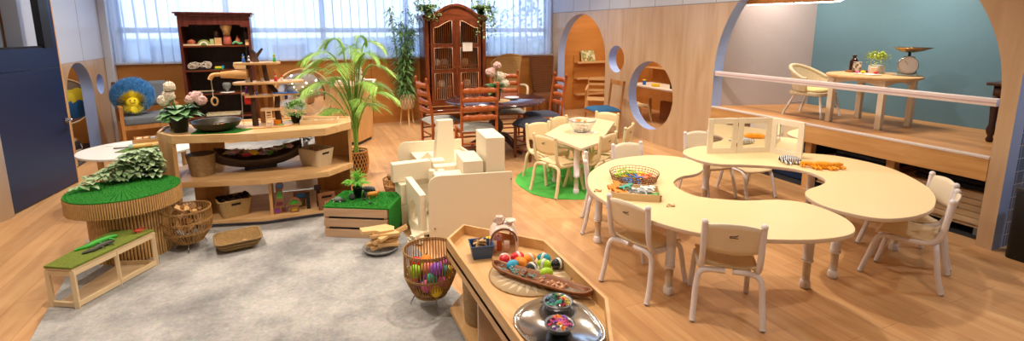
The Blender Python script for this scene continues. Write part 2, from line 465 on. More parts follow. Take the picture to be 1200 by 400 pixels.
w = struct(MB().box(-2.69, -2.56, 6.62, 8.95, 0, 1.25).build('wall_left_arch', [PLY, GREYB]))
cut(w, [arch_cutter(-2.8, -2.4, 7.87, .42, .82), disc_cutter(-2.8, -2.4, 8.56, .905, .14)])
w = struct(MB().box(-2.69, -2.56, 6.62, 8.95, 1.253, 2.9).build('wall_left_upper', WPANEL))  # white upper part: reflection on the plywood put into the colour
g = MB()
for y in (7.3, 8.1): g.box(-2.5605, -2.558, y - .003, y + .003, 1.25, 2.9)
struct(g.build('trim_5', mat('faint_gap', '#aeb2ba', .7)))
struct(MB().box(-2.56, -2.46, 8.83, 8.95, 0, 2.9).build('trim_6', WPANEL, bevel=.01))
# snug behind the arch
struct(MB().box(-3.75, -2.56, 7.0, 8.95, .001, .012).build('floor_snug', mat('dark_carpet', '#4a4038', .95, var=.2, scale=30, bump=.5)))
struct(MB().box(-3.85, -3.75, 6.6, 8.95, 0, 2.9).build('wall_snug_left', PLYO))
struct(MB().box(-3.85, -2.70, 6.6, 6.7, 0, 2.9).build('wall_snug_front', PLYO))
struct(MB().box(-3.90, -3.86, 6.58, 8.95, 0, 2.9).build('wall_snug_side', mat('corridor_paint', '#c3ccd4', .6)))
struct(MB().box(-3.90, -2.70, 6.58, 6.598, 0, 2.9).build('wall_snug_outer', mat('corridor_paint', '#b4c2d2', .6)))
struct(MB().box(-3.85, -2.62, 6.6, 8.95, 2.0, 2.05).build('ceiling_snug', WHITE))

# ceiling and the parts of the room behind the camera
struct(MB().box(-6, 8, -3, 9.1, 2.9, 3.0).build('ceiling', mat('ceiling_paint', '#efece6', .8, var=.01)))
struct(MB().box(-6, 8, -3.1, -3, 0, 2.9).build('wall_front', mat('front_wall_paint', '#d9c8b0', .7, var=.03)))
struct(MB().box(-6.1, -6, -3, 9.1, 0, 2.9).build('wall_far_left', WPANEL))
struct(MB().box(8, 8.1, -3, 9.1, 0, 2.9).build('wall_far_right', WPANEL))

# ------------------------------------------------------------------ raised alcove behind the big arch
TEAL = mat('teal_wall_paint', '#62889a', .55, var=.05, scale=2, bump=.15)
GREYW = mat('grey_wall_paint', '#b1a9aa', .6, var=.04, scale=2, bump=.15)
TILE = None
def tile_mat():
    m = bpy.data.materials.new('blue_tile'); m.use_nodes = True
    nt = m.node_tree; N = nt.nodes; L = nt.links; b = N['Principled BSDF']
    tc = N.new('ShaderNodeTexCoord'); sp = N.new('ShaderNodeSeparateXYZ'); cb = N.new('ShaderNodeCombineXYZ')
    L.new(tc.outputs['Object'], sp.inputs[0]); L.new(sp.outputs['X'], cb.inputs['X']); L.new(sp.outputs['Z'], cb.inputs['Y'])
    br = N.new('ShaderNodeTexBrick'); br.offset = 0; br.inputs['Scale'].default_value = 1
    br.inputs['Brick Width'].default_value = .1; br.inputs['Row Height'].default_value = .1; br.inputs['Mortar Size'].default_value = .002; br.inputs['Mortar Smooth'].default_value = 0
    br.inputs['Color1'].default_value = lin('#4a6a94'); br.inputs['Color2'].default_value = lin('#43628c'); br.inputs['Mortar'].default_value = lin('#d5dde8')
    L.new(cb.outputs[0], br.inputs['Vector']); L.new(br.outputs['Color'], b.inputs['Base Color']); b.inputs['Roughness'].default_value = .2
    return m
PFW = wood('platform_boards', '#cf9a63', '#b98450', axis='Y', stretch=8, scale=1.6, rough=.4)
struct(MB().box(4.73, 6.1, 1.86, 4.66, .655, .70).build('floor_platform', PFW))
struct(MB().box(4.715, 4.80, 1.90, 4.659, .515, .688).build('trim_7', wood('beam_oak', '#d6a66c', '#bd8950', axis='Y', stretch=8, scale=2, rough=.4), bevel=.004, label='oak fascia beam along the front of the raised platform'))
struct(MB().box(4.712, 4.762, 1.90, 4.659, .688, .706).build('trim_8', mat('pale_nosing', '#d9cdc6', .4), bevel=.002, label='pale metal nosing on the platform edge'))
struct(MB().box(6.02, 6.12, 1.85, 4.40, .65, 2.9).build('wall_alcove_back', TEAL))
b = MB(); a0 = Vector((4.87, 4.66)); a1 = Vector((6.02, 4.33)); n = Vector((.28, .96)) * .1
b.prism([tuple(a0), tuple(a1), tuple(a1 + n), tuple(a0 + n)], .65, 2.9)
struct(b.build('wall_alcove_left', GREYW))
struct(MB().box(4.87, 6.6, 1.80, 1.88, 0, 2.9).build('wall_tiled', tile_mat()))
struct(MB().box(4.87, 6.02, 1.881, 1.89, .70, 2.9).build('wall_alcove_right', TEAL))
struct(MB().box(4.87, 6.12, 1.85, 4.7, 2.45, 2.55).build('ceiling_alcove', WHITE))
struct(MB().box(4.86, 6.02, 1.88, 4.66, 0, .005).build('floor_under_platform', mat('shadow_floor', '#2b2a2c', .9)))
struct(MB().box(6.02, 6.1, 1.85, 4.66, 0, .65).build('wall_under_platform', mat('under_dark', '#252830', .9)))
# timber canopy with a light strip round its lower edge
cp = thing('light_canopy', 'amber plywood ceiling canopy edged with a glowing light strip', 'light canopy', (0, 0, 0))
out = [(4.88, 4.55), (5.02, 4.50), (5.25, 3.60), (5.20, 3.50), (4.88, 3.25)]
MB().prism(out, 1.945, 2.02).build('panel', PLYO, cp)
MB().tube([(x, y, 1.940) for x, y in out[1:]], .006, 6).build('light_strip', mat('warm_led', '#fff2dc', emit='#ffedd0', estr=14), cp)
ax = MB(); ax.box(5.0, 5.03, 3.9, 3.93, 2.02, 2.45).build('hanger', WHITE, cp)

rl = thing('guard_rail', 'pale pinkish white rail running across the big arch opening', 'rail', (4.80, 3.28, 0))
b = MB(); b.box(-.07, .0, -1.36, 1.375, 1.085, 1.142); b.build('rail_bar', mat('rail_paint', '#e6d9da', .35, var=.02), rl, bevel=.006)
b = MB(); b.box(-.074, -.07, -1.36, 1.375, 1.108, 1.116); b.build('groove', mat('rail_line', '#c9a9ae', .5), rl)

# shallow drawers and posts below the platform
b = MB()
def drawer_unit(y0, y1, label):
    t = thing('drawer_unit', label, 'drawers', (4.93, (y0 + y1) / 2, 0), group='drawer units below the platform')
    h = (y1 - y0) / 2
    MB().box(0, .6, -h, h, .09, .36).build('body', PINEY, t)
    for k in range(5):
        z = .10 + k * .052
        MB().box(-.015, 0, -h + .005, h - .005, z, z + .047).build('drawer_front', wood('drawer_pine', '#c7ab86', '#b39671', axis='Y', stretch=8, scale=2, rough=.5), t, bevel=.003)
    MB().box(-.02, .3, -h, h, .075, .09).build('runner', STEEL, t)
    for y in (-h + .06, h - .06): MB().box(.02, .09, y - .03, y + .03, 0, .075).build('foot', GRYP, t)
drawer_unit(1.93, 2.60, 'stack of shallow pale wood drawers under the platform beside the right pillar')
drawer_unit(2.66, 3.34, 'stack of shallow pale wood drawers under the platform behind the right kidney table')
for k, y in enumerate((3.42, 2.63)):
    tag(MB().box(4.84, 4.92, y - .035, y + .035, 0, .66).build('post', PINEZ, bevel=.004), ['square pine post under the platform behind the yellow octopus toy', 'square pine post under the platform between the drawer stacks'][k], 'post', 'posts under the platform')
t = tag(MB().prism(rrect(5.0, 5.5, 3.50, 4.0, .06), .006, .46).build('storage_tub', mat('denim_blue', '#2b3f66', .8, var=.3, scale=40), bevel=.02), 'dark blue storage tub in the shade under the platform', 'tub')
# folded dark mats lying on the drawer stacks
for k, (y, c, l) in enumerate([(2.98, '#3c4658', 'dark blue folded mats on the drawers left of the middle post'), (2.25, '#2b2c33', 'black folded mats on the drawers next to the right pillar')]):
    t = thing('folded_mat', l, 'mat', (5.15, y, .36))
    m_ = mat('mat_cloth_%d' % k, c, .9)
    for j in range(2):
        MB().prism(rrect(-.17 + .02 * j, .22, -.26 + .03 * j, .26, .03), .002 + j * .04, .038 + j * .04).build('fold', m_, t, bevel=.01)
bb = thing('waste_bin', 'black floor-standing bin at the right edge beside the tiled wall', 'bin', (4.80, 1.56, 0))
MB().prism(rrect(-.13, .13, -.15, .15, .03), .0, .50).build('body', BLACK, bb, bevel=.008)
MB().prism(rrect(-.135, .135, -.155, .155, .03), .50, .54).build('lid', DARKG, bb, bevel=.008)

# ------------------------------------------------------------------ room beyond the arch and portholes
struct(MB().box(6.75, 6.85, 4.7, 8.95, 0, 2.9).build('wall_nook_right', PLYO))
struct(MB().box(4.87, 6.85, 4.76, 4.80, 0, 2.9).build('wall_nook_front', PLYO))
struct(MB().box(4.87, 6.85, 4.76, 8.95, 2.3, 2.35).build('ceiling_nook', WHITE))
LEDG = []
for k, z in enumerate((.985, .655, .325)):
    t = thing('picture_ledge', ['top', 'middle', 'lowest'][k] + ' of three pine picture ledges on the wall behind the arch', 'ledge', (5.60, 8.95, z), group=None)
    MB().box(-.38, .38, -.015, 0, -.02, .14).build('back_board', PLYO, t, bevel=.002)
    MB().box(-.36, .40, -.13, -.015, -.02, 0).build('shelf', PINE, t, bevel=.002)
    MB().box(-.36, .40, -.145, -.13, -.022, .02).build('lip', PINE, t, bevel=.002)
bk = thing('picture_book', 'picture book with a green and brown cover leaning on the top ledge', 'book', (5.53, 8.86, .986), rot=(R(-14), 0, 0))
MB().box(-.16, .16, 0, .018, 0, .235).build('pages', WHP, bk)
def blotch(name, cols, scale=6):
    m = bpy.data.materials.new(name); m.use_nodes = True
    nt = m.node_tree; N = nt.nodes; L = nt.links; b = N['Principled BSDF']
    tc = N.new('ShaderNodeTexCoord'); v = N.new('ShaderNodeTexVoronoi'); v.inputs['Scale'].default_value = scale
    L.new(tc.outputs['Object'], v.inputs['Vector']); sp = N.new('ShaderNodeSeparateColor'); L.new(v.outputs['Color'], sp.inputs[0])
    cr = N.new('ShaderNodeValToRGB'); cr.color_ramp.interpolation = 'CONSTANT'
    while len(cr.color_ramp.elements) < len(cols): cr.color_ramp.elements.new(.5)
    for i, c in enumerate(cols): cr.color_ramp.elements[i].position = i / len(cols); cr.color_ramp.elements[i].color = lin(c)
    L.new(sp.outputs[0], cr.inputs['Fac']); L.new(cr.outputs['Color'], b.inputs['Base Color']); b.inputs['Roughness'].default_value = .6
    return m
MB().box(-.165, .165, -.003, 0, 0, .24).build('cover', blotch('book_cover', ['#b9b36c', '#8aa05a', '#d9d2a8', '#a36b45', '#e3ddc2'], 22), bk)
# ------------------------------------------------------------------ child chairs
def make_kid_chair(m_frame, m_wood, label, group, m_back=None):
    t = thing('child_chair', label, 'chair', group=group)
    # seat: thin moulded veneer, waterfall front edge
    b = MB()
    def seat(u, v):
        x = (u - .5) * .33; y = (v - .5) * .30 + .01
        ex = abs(u - .5) * 2
        w = 1 - .10 * (1 - v)
        z = .325 - .012 * (1 - ex ** 2) + (.012 if v < .05 else 0) - (.02 * max(0, (v - .85) / .15) ** 2)
        r = .18
        dx = max(0, ex - (1 - r)) / r; dy = max(0, abs(v - .5) * 2 - (1 - r)) / r
        k = math.sqrt(dx * dx + dy * dy)
        if k > 1: s_ = (1 - r + r * (dx / k)) / max(ex, 1e-6); x *= s_ ; y = (.01 + (y - .01) * (1 - r + r * (dy / k)) / max(abs(v - .5) * 2, 1e-6))
        return (x * w, y, z)
    b.grid(seat, 16, 14); b.build('seat', m_wood, t, solid=.013)
    # backrest: curved panel between the posts
    b = MB()
    def back(u, v):
        x = (u - .5) * .300; z = .440 + v * .150
        top = .022 * (1 - (2 * u - 1) ** 2) if v > .5 else -.018 * (1 - (2 * u - 1) ** 2)
        return (x, -.186 - .02 * (1 - (2 * u - 1) ** 2) - (v - .5) * .035, z + top * abs(2 * v - 1))
    b.grid(back, 14, 6); br = b.build('backrest', m_back or m_wood, t, solid=.011)
    b = MB()
    b.tube([(-.022, -.216, .536), (-.008, -.219, .539), (.008, -.219, .540), (.022, -.216, .548)], .0024, 5)
    b.tube([(-.022, -.214, .529), (.022, -.214, .529)], .002, 5)
    b.build('maker_mark', BLACK, br)
    for s in (-1, 1):
        b = MB()
        p = smooth_path([(s * .150, -.200, .60), (s * .150, -.190, .50), (s * .150, -.175, .385), (s * .151, -.135, .318), (s * .152, -.06, .300), (s * .152, .07, .298)], 5)
        b.tube(p, .0175, 12); b.ell((s * .150, -.200, .602), .0195, 12, 6); b.build('back_post', m_frame, t)
        b = MB(); p = smooth_path([(s * .152, .06, .298), (s * .153, .115, .292), (s * .156, .150, .255), (s * .162, .185, .12), (s * .168, .215, .008)], 5)
        b.tube(p, .0165, 12); l = b.build('leg', m_frame, t)
        MB().ell((s * .168, .215, .012), (.0165, .0165, .012), 10, 6).build('foot_cap', GRYP, l)
        b = MB(); p = smooth_path([(s * .02, -.148, .303), (s * .10, -.150, .303), (s * .150, -.156, .290), (s * .170, -.166, .245), (s * .179, -.188, .11), (s * .184, -.215, .008)], 6)
        b.tube(p, .0165, 12); l = b.build('leg', m_frame, t)
        MB().ell((s * .184, -.215, .012), (.0165, .0165, .012), 10, 6).build('foot_cap', GRYP, l)
    b = MB(); b.tube([(-.152, .05, .298), (.152, .05, .298)], .010, 8); b.build('cross_rail', m_frame, t)
    return t
GK = 'small cream chairs with veneer seats'
kc = make_kid_chair(WMET, SEATW, 'x', GK, mat('pale_veneer', '#e3d6bd', .42, var=.03))
kc2 = make_kid_chair(mat('warm_lit_powder_coat', '#e2d2aa', .4, var=.02), mat('warm_lit_veneer', '#e8d2a4', .4, var=.04), 'x', 'yellowish cream chairs round the small table')  # copy of the chair with warm light put into its cream colours
used = {}
def put_chair(src, bx, by, fx, fy, label):
    """bx, by: middle of the backrest on plan; fx, fy: where the sitter would face"""
    L = math.hypot(fx, fy); fx /= L; fy /= L
    loc = (bx + fx * .20, by + fy * .20, 0)
    if src.name not in used:
        used[src.name] = 1; src.location = loc; src.rotation_euler = (0, 0, face(fx, fy)); src['label'] = label; return src
    return copy_tree(src, loc, face(fx, fy), label)
put_chair(kc, 1.805, 2.395, .97, .25, 'small white framed chair pushed against the front kidney table beside the egg tray table')
put_chair(kc, 2.120, 1.868, .63, .775, 'small white framed chair standing alone at the very front, its back to the camera')
put_chair(kc, 3.775, 1.655, -.36, .93, 'small white framed chair in side view at the right end of the far kidney table')
put_chair(kc, 4.15, 1.90, -.78, .62, 'small white framed chair facing left at the right end, behind the side view chair')
put_chair(kc, 2.14, 3.435, .85, -.52, 'small chair seen edge-on at the left end of the front kidney table')
put_chair(kc, 2.75, 3.70, -.05, -1, 'small chair at the back of the front kidney table behind the wire basket')
put_chair(kc, 3.74, 3.86, -.05, -1, 'small chair behind the far kidney table, left of the folding mirror')
put_chair(kc, 4.17, 3.74, -.15, -.98, 'small chair behind the far kidney table, hidden behind the folding mirror').scale = (1, 1, .86)
put_chair(kc2, 2.19, 4.29, .955, .30, 'yellowish cream chair at the near left end of the small table on the green mat')
put_chair(kc2, 2.44, 4.95, .15, -1, 'yellowish cream chair at the left side of the small table, nearest the navy stool')
put_chair(kc2, 2.84, 5.19, .40, -.92, 'yellowish cream chair behind the glass bowl, left of the far end')
put_chair(kc2, 3.56, 5.23, -.87, -.5, 'yellowish cream chair at the far end of the small table beside the blue seated chair')
put_chair(kc2, 2.83, 4.12, -.45, .9, 'yellowish cream chair at the right side of the small table, nearest the kidney tables')
put_chair(kc2, 3.29, 4.40, -.62, .78, 'yellowish cream chair at the right side of the small table, nearest the porthole wall')

# ------------------------------------------------------------------ adjustable tables
def table_leg(t, x, y, top):
    b = MB(); b.cyl((x, y, .19), (x, y, top), .030, n=20); b.cyl((x, y, .183), (x, y, .198), .033, n=20)
    l = b.build('leg', WMET, t)
    MB().cyl((x, y, .03), (x, y, .19), .024, n=16).build('inner_tube', TUBE, l)
    b = MB(); b.lathe([(.030, 0), (.032, .015), (.030, .05), (.024, .055)], 14, c=(x, y, 0)); b.build('foot_cap', WMET, l)
def shaped_table(name, label, outline, legs, H=.53, group=None, top=CREAM):
    cx = sum(p[0] for p in outline) / len(outline); cy = sum(p[1] for p in outline) / len(outline)
    t = thing(name, label, 'table', (cx, cy, 0), group=group)
    o = [(x - cx, y - cy) for x, y in outline]
    b = MB(); b.prism(o, H - .026, H, side_k=1)
    b.build('tabletop', [top, EDGE], t, bevel=.003)
    for x, y in legs: table_leg(t, x - cx, y - cy, H - .026)
    return t
def closed(pts, n=7): return [(p.x, p.y) for p in smooth_path([(x, y, 0) for x, y in pts], n, True)]
A = closed([(2.008, 3.179), (2.206, 3.358), (2.479, 3.508), (2.849, 3.512), (3.06, 3.35), (3.075, 3.133), (2.97, 2.975), (2.815, 2.893), (2.655, 2.877), (2.513, 2.795), (2.441, 2.672), (2.423, 2.516), (2.478, 2.416), (2.649, 2.288), (2.88, 2.205), (2.99, 2.09), (2.995, 1.922), (2.938, 1.767), (2.784, 1.649), (2.532, 1.665), (2.272, 1.776), (2.055, 1.924), (1.941, 2.063), (1.865, 2.244), (1.800, 2.500), (1.830, 2.850)], 5)
shaped_table('kidney_table', 'cream kidney shaped table at the front holding the wire basket and wooden tray', A, [(2.06, 3.10), (2.05, 2.27), (2.92, 1.985), (2.85, 3.30)])
B = closed([(3.208, 3.470), (3.39, 3.583), (3.623, 3.58), (3.840, 3.40), (4.091, 3.12), (4.257, 2.98), (4.39, 2.82), (4.434, 2.562), (4.378, 2.331), (4.181, 2.046), (3.965, 1.856), (3.731, 1.735), (3.525, 1.675), (3.313, 1.673), (3.148, 1.731), (3.066, 1.875), (3.056, 2.031), (3.130, 2.185), (3.248, 2.268), (3.442, 2.306), (3.560, 2.350), (3.640, 2.430), (3.682, 2.55), (3.655, 2.694), (3.539, 2.832), (3.394, 2.933), (3.273, 2.996), (3.170, 3.098), (3.145, 3.289)], 5)
shaped_table('kidney_table', 'cream kidney shaped table behind holding the folding mirror and toy animals', B, [(3.40, 3.36), (4.22, 2.92), (3.21, 2.00), (4.05, 2.10)])
# leg at the shared middle, belonging to the front table
SQ = [(2.40, 4.70), (2.42, 3.97), (2.74, 4.14), (3.53, 5.02), (3.44, 5.38), (2.80, 5.08)]
shaped_table('activity_table', 'small cream table with clipped corners standing on the leaf green mat', SQ, [(2.50, 4.18), (2.48, 4.60), (3.38, 5.04), (3.22, 5.16)], top=mat('yellow_cream_laminate', '#ecd6a2', .38, var=.02))

gm = tag(MB().prism(closed([(2.11, 4.83), (2.08, 4.42), (2.17, 4.19), (2.34, 4.06), (2.56, 4.00), (2.95, 4.10), (3.30, 4.40), (3.62, 4.80), (3.60, 5.30), (3.20, 5.42), (2.70, 5.30), (2.40, 5.18)]), .0005, .008).build('leaf_mat',
    mat('green_mat', '#4cb146', .8, var=.3, scale=5), bevel=.002), 'bright green leaf shaped floor mat under the small cream table', 'mat')
b = MB()
for p in ([(2.15, 4.6), (2.8, 4.75), (3.5, 4.95)], [(2.5, 4.68), (2.6, 4.3), (2.55, 4.05)], [(2.5, 4.68), (2.6, 5.0), (2.65, 5.2)], [(2.9, 4.78), (3.1, 4.5), (3.15, 4.3)]):
    b.tube(smooth_path([(x, y, .008) for x, y in p], 6), .003, 5)
b.build('leaf_vein', mat('vein_green', '#2c8a2c', .8), gm)

# ------------------------------------------------------------------ round dark table and ladder-back chairs
t = thing('pedestal_table', 'round polished dark wood dining table with a turned pedestal', 'table', (2.42, 6.22, 0))
RT = .68
b = MB().lathe([(RT - .05, .685), (RT - .02, .69), (RT, .702), (RT, .712), (RT - .012, .722), (0, .722)], 56); b.build('tabletop', DARKT, t)
b = MB().lathe([(.40, .64), (.40, .685), (0, .685)], 40); b.build('apron', DARKT, t)
b = MB().lathe([(.09, .10), (.10, .16), (.06, .2), (.075, .26), (.11, .32), (.10, .40), (.055, .46), (.05, .52), (.075, .56), (.10, .64)], 24); b.build('pedestal', DARKW, t)
for k in range(4):
    a = k * PI / 2 + .5
    p = smooth_path([(.06 * math.cos(a), .06 * math.sin(a), .20), (.20 * math.cos(a), .20 * math.sin(a), .19), (.34 * math.cos(a), .34 * math.sin(a), .09), (.45 * math.cos(a), .45 * math.sin(a), .03)], 6)
    MB().tube(p, [.045 - .015 * i / (len(p) - 1) for i in range(len(p))], 10).build('leg', DARKW, t)

def make_ladder(label, cm, arms=False):
    t = thing('ladder_back_chair', label, 'chair', group='reddish ladder back chairs round the dark table')
    W = .215; D = .20
    for s in (-1, 1):
        p = [(s * W, -D, 0), (s * W, -D, .46), (s * W, -D - .03, .75), (s * W, -D - .07, 1.0)]
        b = MB(); b.tube(smooth_path(p, 4), .019, 8); b.ell((s * W, -D - .07, 1.015), (.019, .019, .028), 8, 6); b.build('back_post', CHERRY, t)
        b = MB(); b.lathe([(.014, 0), (.02, .04), (.015, .10), (.021, .14), (.019, .30), (.022, .44)], 10, c=(s * (W + .01), D, 0)); b.build('leg', CHERRY, t)
    for k, z in enumerate((.60, .71, .82, .93)):
        b = MB(); yb = -D - .01 - (z - .46) * .12
        def sl(u, v, z=z, yb=yb):
            x = (u - .5) * 2 * W; q = 1 - (2 * u - 1) ** 2
            return (x, yb - .025 * q, z + (v - .5) * .055 + (.018 * q if v > .5 else .004 * q) + (.006 * math.cos(6 * PI * (u - .5)) if v > .5 else 0))
        b.grid(sl, 14, 2); b.build('slat', CHERRY, t, solid=.014)
    b = MB()
    for z in (.14, .28):
        b.tube([(-W, D, z), (W, D, z)], .011, 8); b.tube([(-W, -D, z), (W, -D, z)], .011, 8)
        for s in (-1, 1): b.tube([(s * W, -D, z + .04), (s * W, D, z + .04)], .011, 8)
    for s in (-1, 1): b.tube([(s * W, -D, .425), (s * W, D, .425)], .02, 8)
    b.tube([(-W, D, .425), (W, D, .425)], .02, 8); b.tube([(-W, -D, .425), (W, -D, .425)], .02, 8)
    b.build('stretcher', CHERRY, t)
    b = MB()
    def cu(u, v):
        x = (u - .5) * .47; y = (v - .5) * .45
        q = (1 - abs(2 * u - 1) ** 6) * (1 - abs(2 * v - 1) ** 6)
        return (x * (.96 + .04 * q), y, .435 + .05 * q)
    b.grid(cu, 16, 16); b.prism(rrect(-.225, .225, -.215, .215, .04), .43, .44); b.build('cushion', cm, t)
    return t
lc = make_ladder('reddish ladder back chair with grey cushion, its back turned towards the cream block cart', TWEED)
lc.location = (1.99, 5.78, 0); lc.rotation_euler = (0, 0, face(.15, 1))
copy_tree(lc, (1.72, 6.45, 0), face(1, .1), 'reddish ladder back chair with grey cushion at the left end of the dark table')
copy_tree(lc, (2.86, 6.80, 0), face(-.15, -1), 'reddish ladder back chair behind the dark table and its potted flower')
l2 = make_ladder('reddish ladder back chair with navy cushion at the right side of the dark table', NAVYC)
l2.location = (3.17, 6.28, 0); l2.rotation_euler = (0, 0, face(-1, .1))
for z_, (x, y, l) in {0: (2.72, 5.66, 'dark framed stool with padded navy seat in front of the dark table')}.items():
    t = thing('padded_stool', l, 'stool', (x, y, 0), .25)
    for sx in (-1, 1):
        for sy in (-1, 1): MB().lathe([(.016, 0), (.022, .05), (.017, .12), (.024, .18), (.022, .40), (.025, .44)], 10, c=(sx * .17, sy * .15, 0)).build('leg', MAHOG, t)
    b = MB()
    for z in (.12, .24):
        for s in (-1, 1): b.tube([(s * .17, -.15, z), (s * .17, .15, z)], .011, 8); b.tube([(-.17, s * .15, z + .03), (.17, s * .15, z + .03)], .011, 8)
    b.build('stretcher', MAHOG, t)
    b = MB()
    def cu(u, v):
        q = (1 - abs(2 * u - 1) ** 5) * (1 - abs(2 * v - 1) ** 5)
        return ((u - .5) * .46 * (.93 + .07 * q), (v - .5) * .40 * (.93 + .07 * q), .455 + .075 * q)
    b.grid(cu, 16, 16); b.prism(rrect(-.215, .215, -.185, .185, .04), .43, .46); b.build('cushion', NAVYC, t)

# placemat and potted flower on the round table
t = thing('place_mat', 'round pale placemat on the dark table under the flower pot', 'placemat', (2.38, 6.02, .723))
MB().lathe([(.16, 0), (.16, .006), (0, .006)], 32).build('mat', mat('straw_mat', '#d9b98a', .8, var=.2, scale=30), t)
b = MB()
for k in range(1, 7): b.tube([(.025 * k * math.cos(a * PI / 14), .025 * k * math.sin(a * PI / 14), .006) for a in range(28)], .002, 4, closed=True)
b.build('braid', mat('straw_braid', '#b98f5e', .8), t)
def tapered_pot(name, r0, r1, h, m, parent, c=(0, 0, 0), soil=True):
    b = MB().lathe([(r0, 0), (r1, h * .86), (r1 * 1.06, h * .86), (r1 * 1.06, h), (r1 * .95, h), (r1 * .9, h * .85), (0.001, h * .84)], 24, c=c)
    o = b.build(name, m, parent)
    MB().lathe([(r1 * .9, h * .84), (r1 * .88, h * .9), (0.001, h * .92)], 20, c=c).build('soil', mat('potting_soil', '#3a2a1e', .95, var=.4, scale=50), o)
    return o
t = thing('potted_hydrangea', 'pale pink and white flowers in a black pot on the round dark table', 'potted plant', (2.33, 6.0, .730)); t.scale = (1.4, 1.4, 1.3)
tapered_pot('pot', .045, .06, .12, BLACK, t)
rn = random.Random(3)
b = MB()
for i in range(26):
    a = rn.uniform(0, 2 * PI); b.leaf((0, 0, .11 + rn.uniform(0, .05)), (math.cos(a), math.sin(a), rn.uniform(.1, .8)), rn.uniform(.09, .15), .06, .4)
b.build('foliage', LEAF, t)
def puff(b, c, r, n, rn, q=.016):
    for i in range(n):
        d = Vector((rn.gauss(0, 1), rn.gauss(0, 1), rn.gauss(0, 1))).normalized()
        p = Vector(c) + Vector((d.x * r[0], d.y * r[1], d.z * r[2])) * rn.uniform(.75, 1)
        x = d.orthogonal().normalized(); y = d.cross(x); an = rn.uniform(0, PI)
        x, y = x * math.cos(an) + y * math.sin(an), y * math.cos(an) - x * math.sin(an)
        b.add([tuple(p + x * q), tuple(p + y * q + d * q * .3), tuple(p - x * q), tuple(p - y * q + d * q * .3)], [(0, 1, 2, 3)])
for nm, c, r, m_ in (('flower_head', (-.04, 0, .29), (.05, .05, .045), PINKF), ('flower_head', (.06, .03, .24), (.055, .05, .05), WHITF), ('flower_head', (.10, .02, .17), (.05, .045, .04), WHITF), ('flower_head', (.01, -.04, .36), (.035, .035, .03), PINKF)):
    b = MB(); b.ell(c, [v * .8 for v in r], 10, 6); puff(b, c, r, 90, rn); b.build(nm, m_, t)
b = MB()
for c in ((-.04, 0, .27), (.05, .03, .23), (.01, -.04, .34)): b.tube([(0, 0, .10), c], .003, 5)
b.build('stem', LEAF, t)
tag(MB().lathe([(.06, 0), (.09, .01), (.10, .025), (.095, .027), (.06, .012), (.001, .01)], 24, c=(2.62, 6.12, .723)).build('small_plate', mat('blue_white_ceramic', '#c9ced6', .3, var=.1, scale=20)), 'small pale dish on the dark table, right of the placemat', 'plate')

# ------------------------------------------------------------------ armoire
t = thing('armoire', 'tall mahogany armoire with arched top and barred glass doors', 'cabinet', (2.54, 8.62, 0))
W = .53; D = .22
b = MB(); b.box(-W, W, -D, D, .26, .30); b.box(-W, W, -D + .01, -D + .03, 1.83, 1.86)
for s in (-1, 1): b.box(s * W - .02, s * W + .02, -D, D, .22, 1.86)
b.box(-W, W, D - .02, D, .26, 1.86); b.box(-W, W, -D, D, 1.84, 1.86)
for z in (.62, 1.0, 1.38): b.box(-W + .02, W - .02, -D + .06, D, z, z + .02)
b.build('carcass', MAHOG, t)
MB().box(-W + .021, W - .021, D - .04, D - .02, .3, 1.84).build('back_panel', DEEPB, t)
# plinth with stepped moulding and carved feet
b = MB(); b.box(-W - .05, W + .05, -D - .05, D, .17, .21); b.box(-W - .03, W + .03, -D - .03, D, .21, .26); b.box(-W - .02, W + .02, -D - .02, D, .30, .33)
b.build('plinth', MAHOGX, t, bevel=.008)
b = MB(); b.box(-W - .052, W + .052, -D - .054, -D - .048, .19, .205); b.box(-W - .022, W + .022, -D - .024, -D - .019, .318, .33); b.build('plinth_bead', mat('worn_gilt', '#c9a070', .5), t)
for sx in (-1, 1):
    for sy in (-1, 1):
        p = smooth_path([(sx * (W - .02), sy * (D - .04), .18), (sx * (W + .02), sy * (D - .02), .11), (sx * (W - .03), sy * (D - .05), .05), (sx * (W + .01), sy * (D - .03), .015)], 5)
        MB().tube(p, [.045, .045, .043, .04, .04, .036, .032, .03, .028, .026, .026, .028, .03, .032, .032, .03][:len(p)], 10).build('foot', MAHOG, t)
# arched pediment
def ped(x): 
    a = abs(x) / (W + .04)
    return 1.86 + (.19 * math.cos(PI / 2 * a / .72) if a < .72 else 0)
xs = [-W - .04 + (2 * W + .08) * i / 40 for i in range(41)]
b = MB(); vs = []; 
out = [(x, ped(x)) for x in xs]; n = len(out)
poly = [(x, z) for x, z in out] + [(W + .04, 1.80), (-W - .04, 1.80)]
m_ = len(poly)
b.add([(x, -D - .015, z) for x, z in poly] + [(x, D, z) for x, z in poly], [tuple(range(m_))[::-1][::-1], tuple(range(m_, 2 * m_))[::-1]] + [((i + 1) % m_, i, m_ + i, m_ + (i + 1) % m_) for i in range(m_)])
b.build('pediment', MAHOGX, t)
b = MB(); b.tube([(x, -D - .02, z + .006) for x, z in out], .020, 8); b.tube([(x, -D - .03, z + .028) for x, z in out], .014, 8)
for s in (-1, 1): b.bar((s * (W + .03), -D - .02, 1.87), (s * (W + .03), D, 1.87), .05, .05)
b.build('cornice', MAHOG, t)
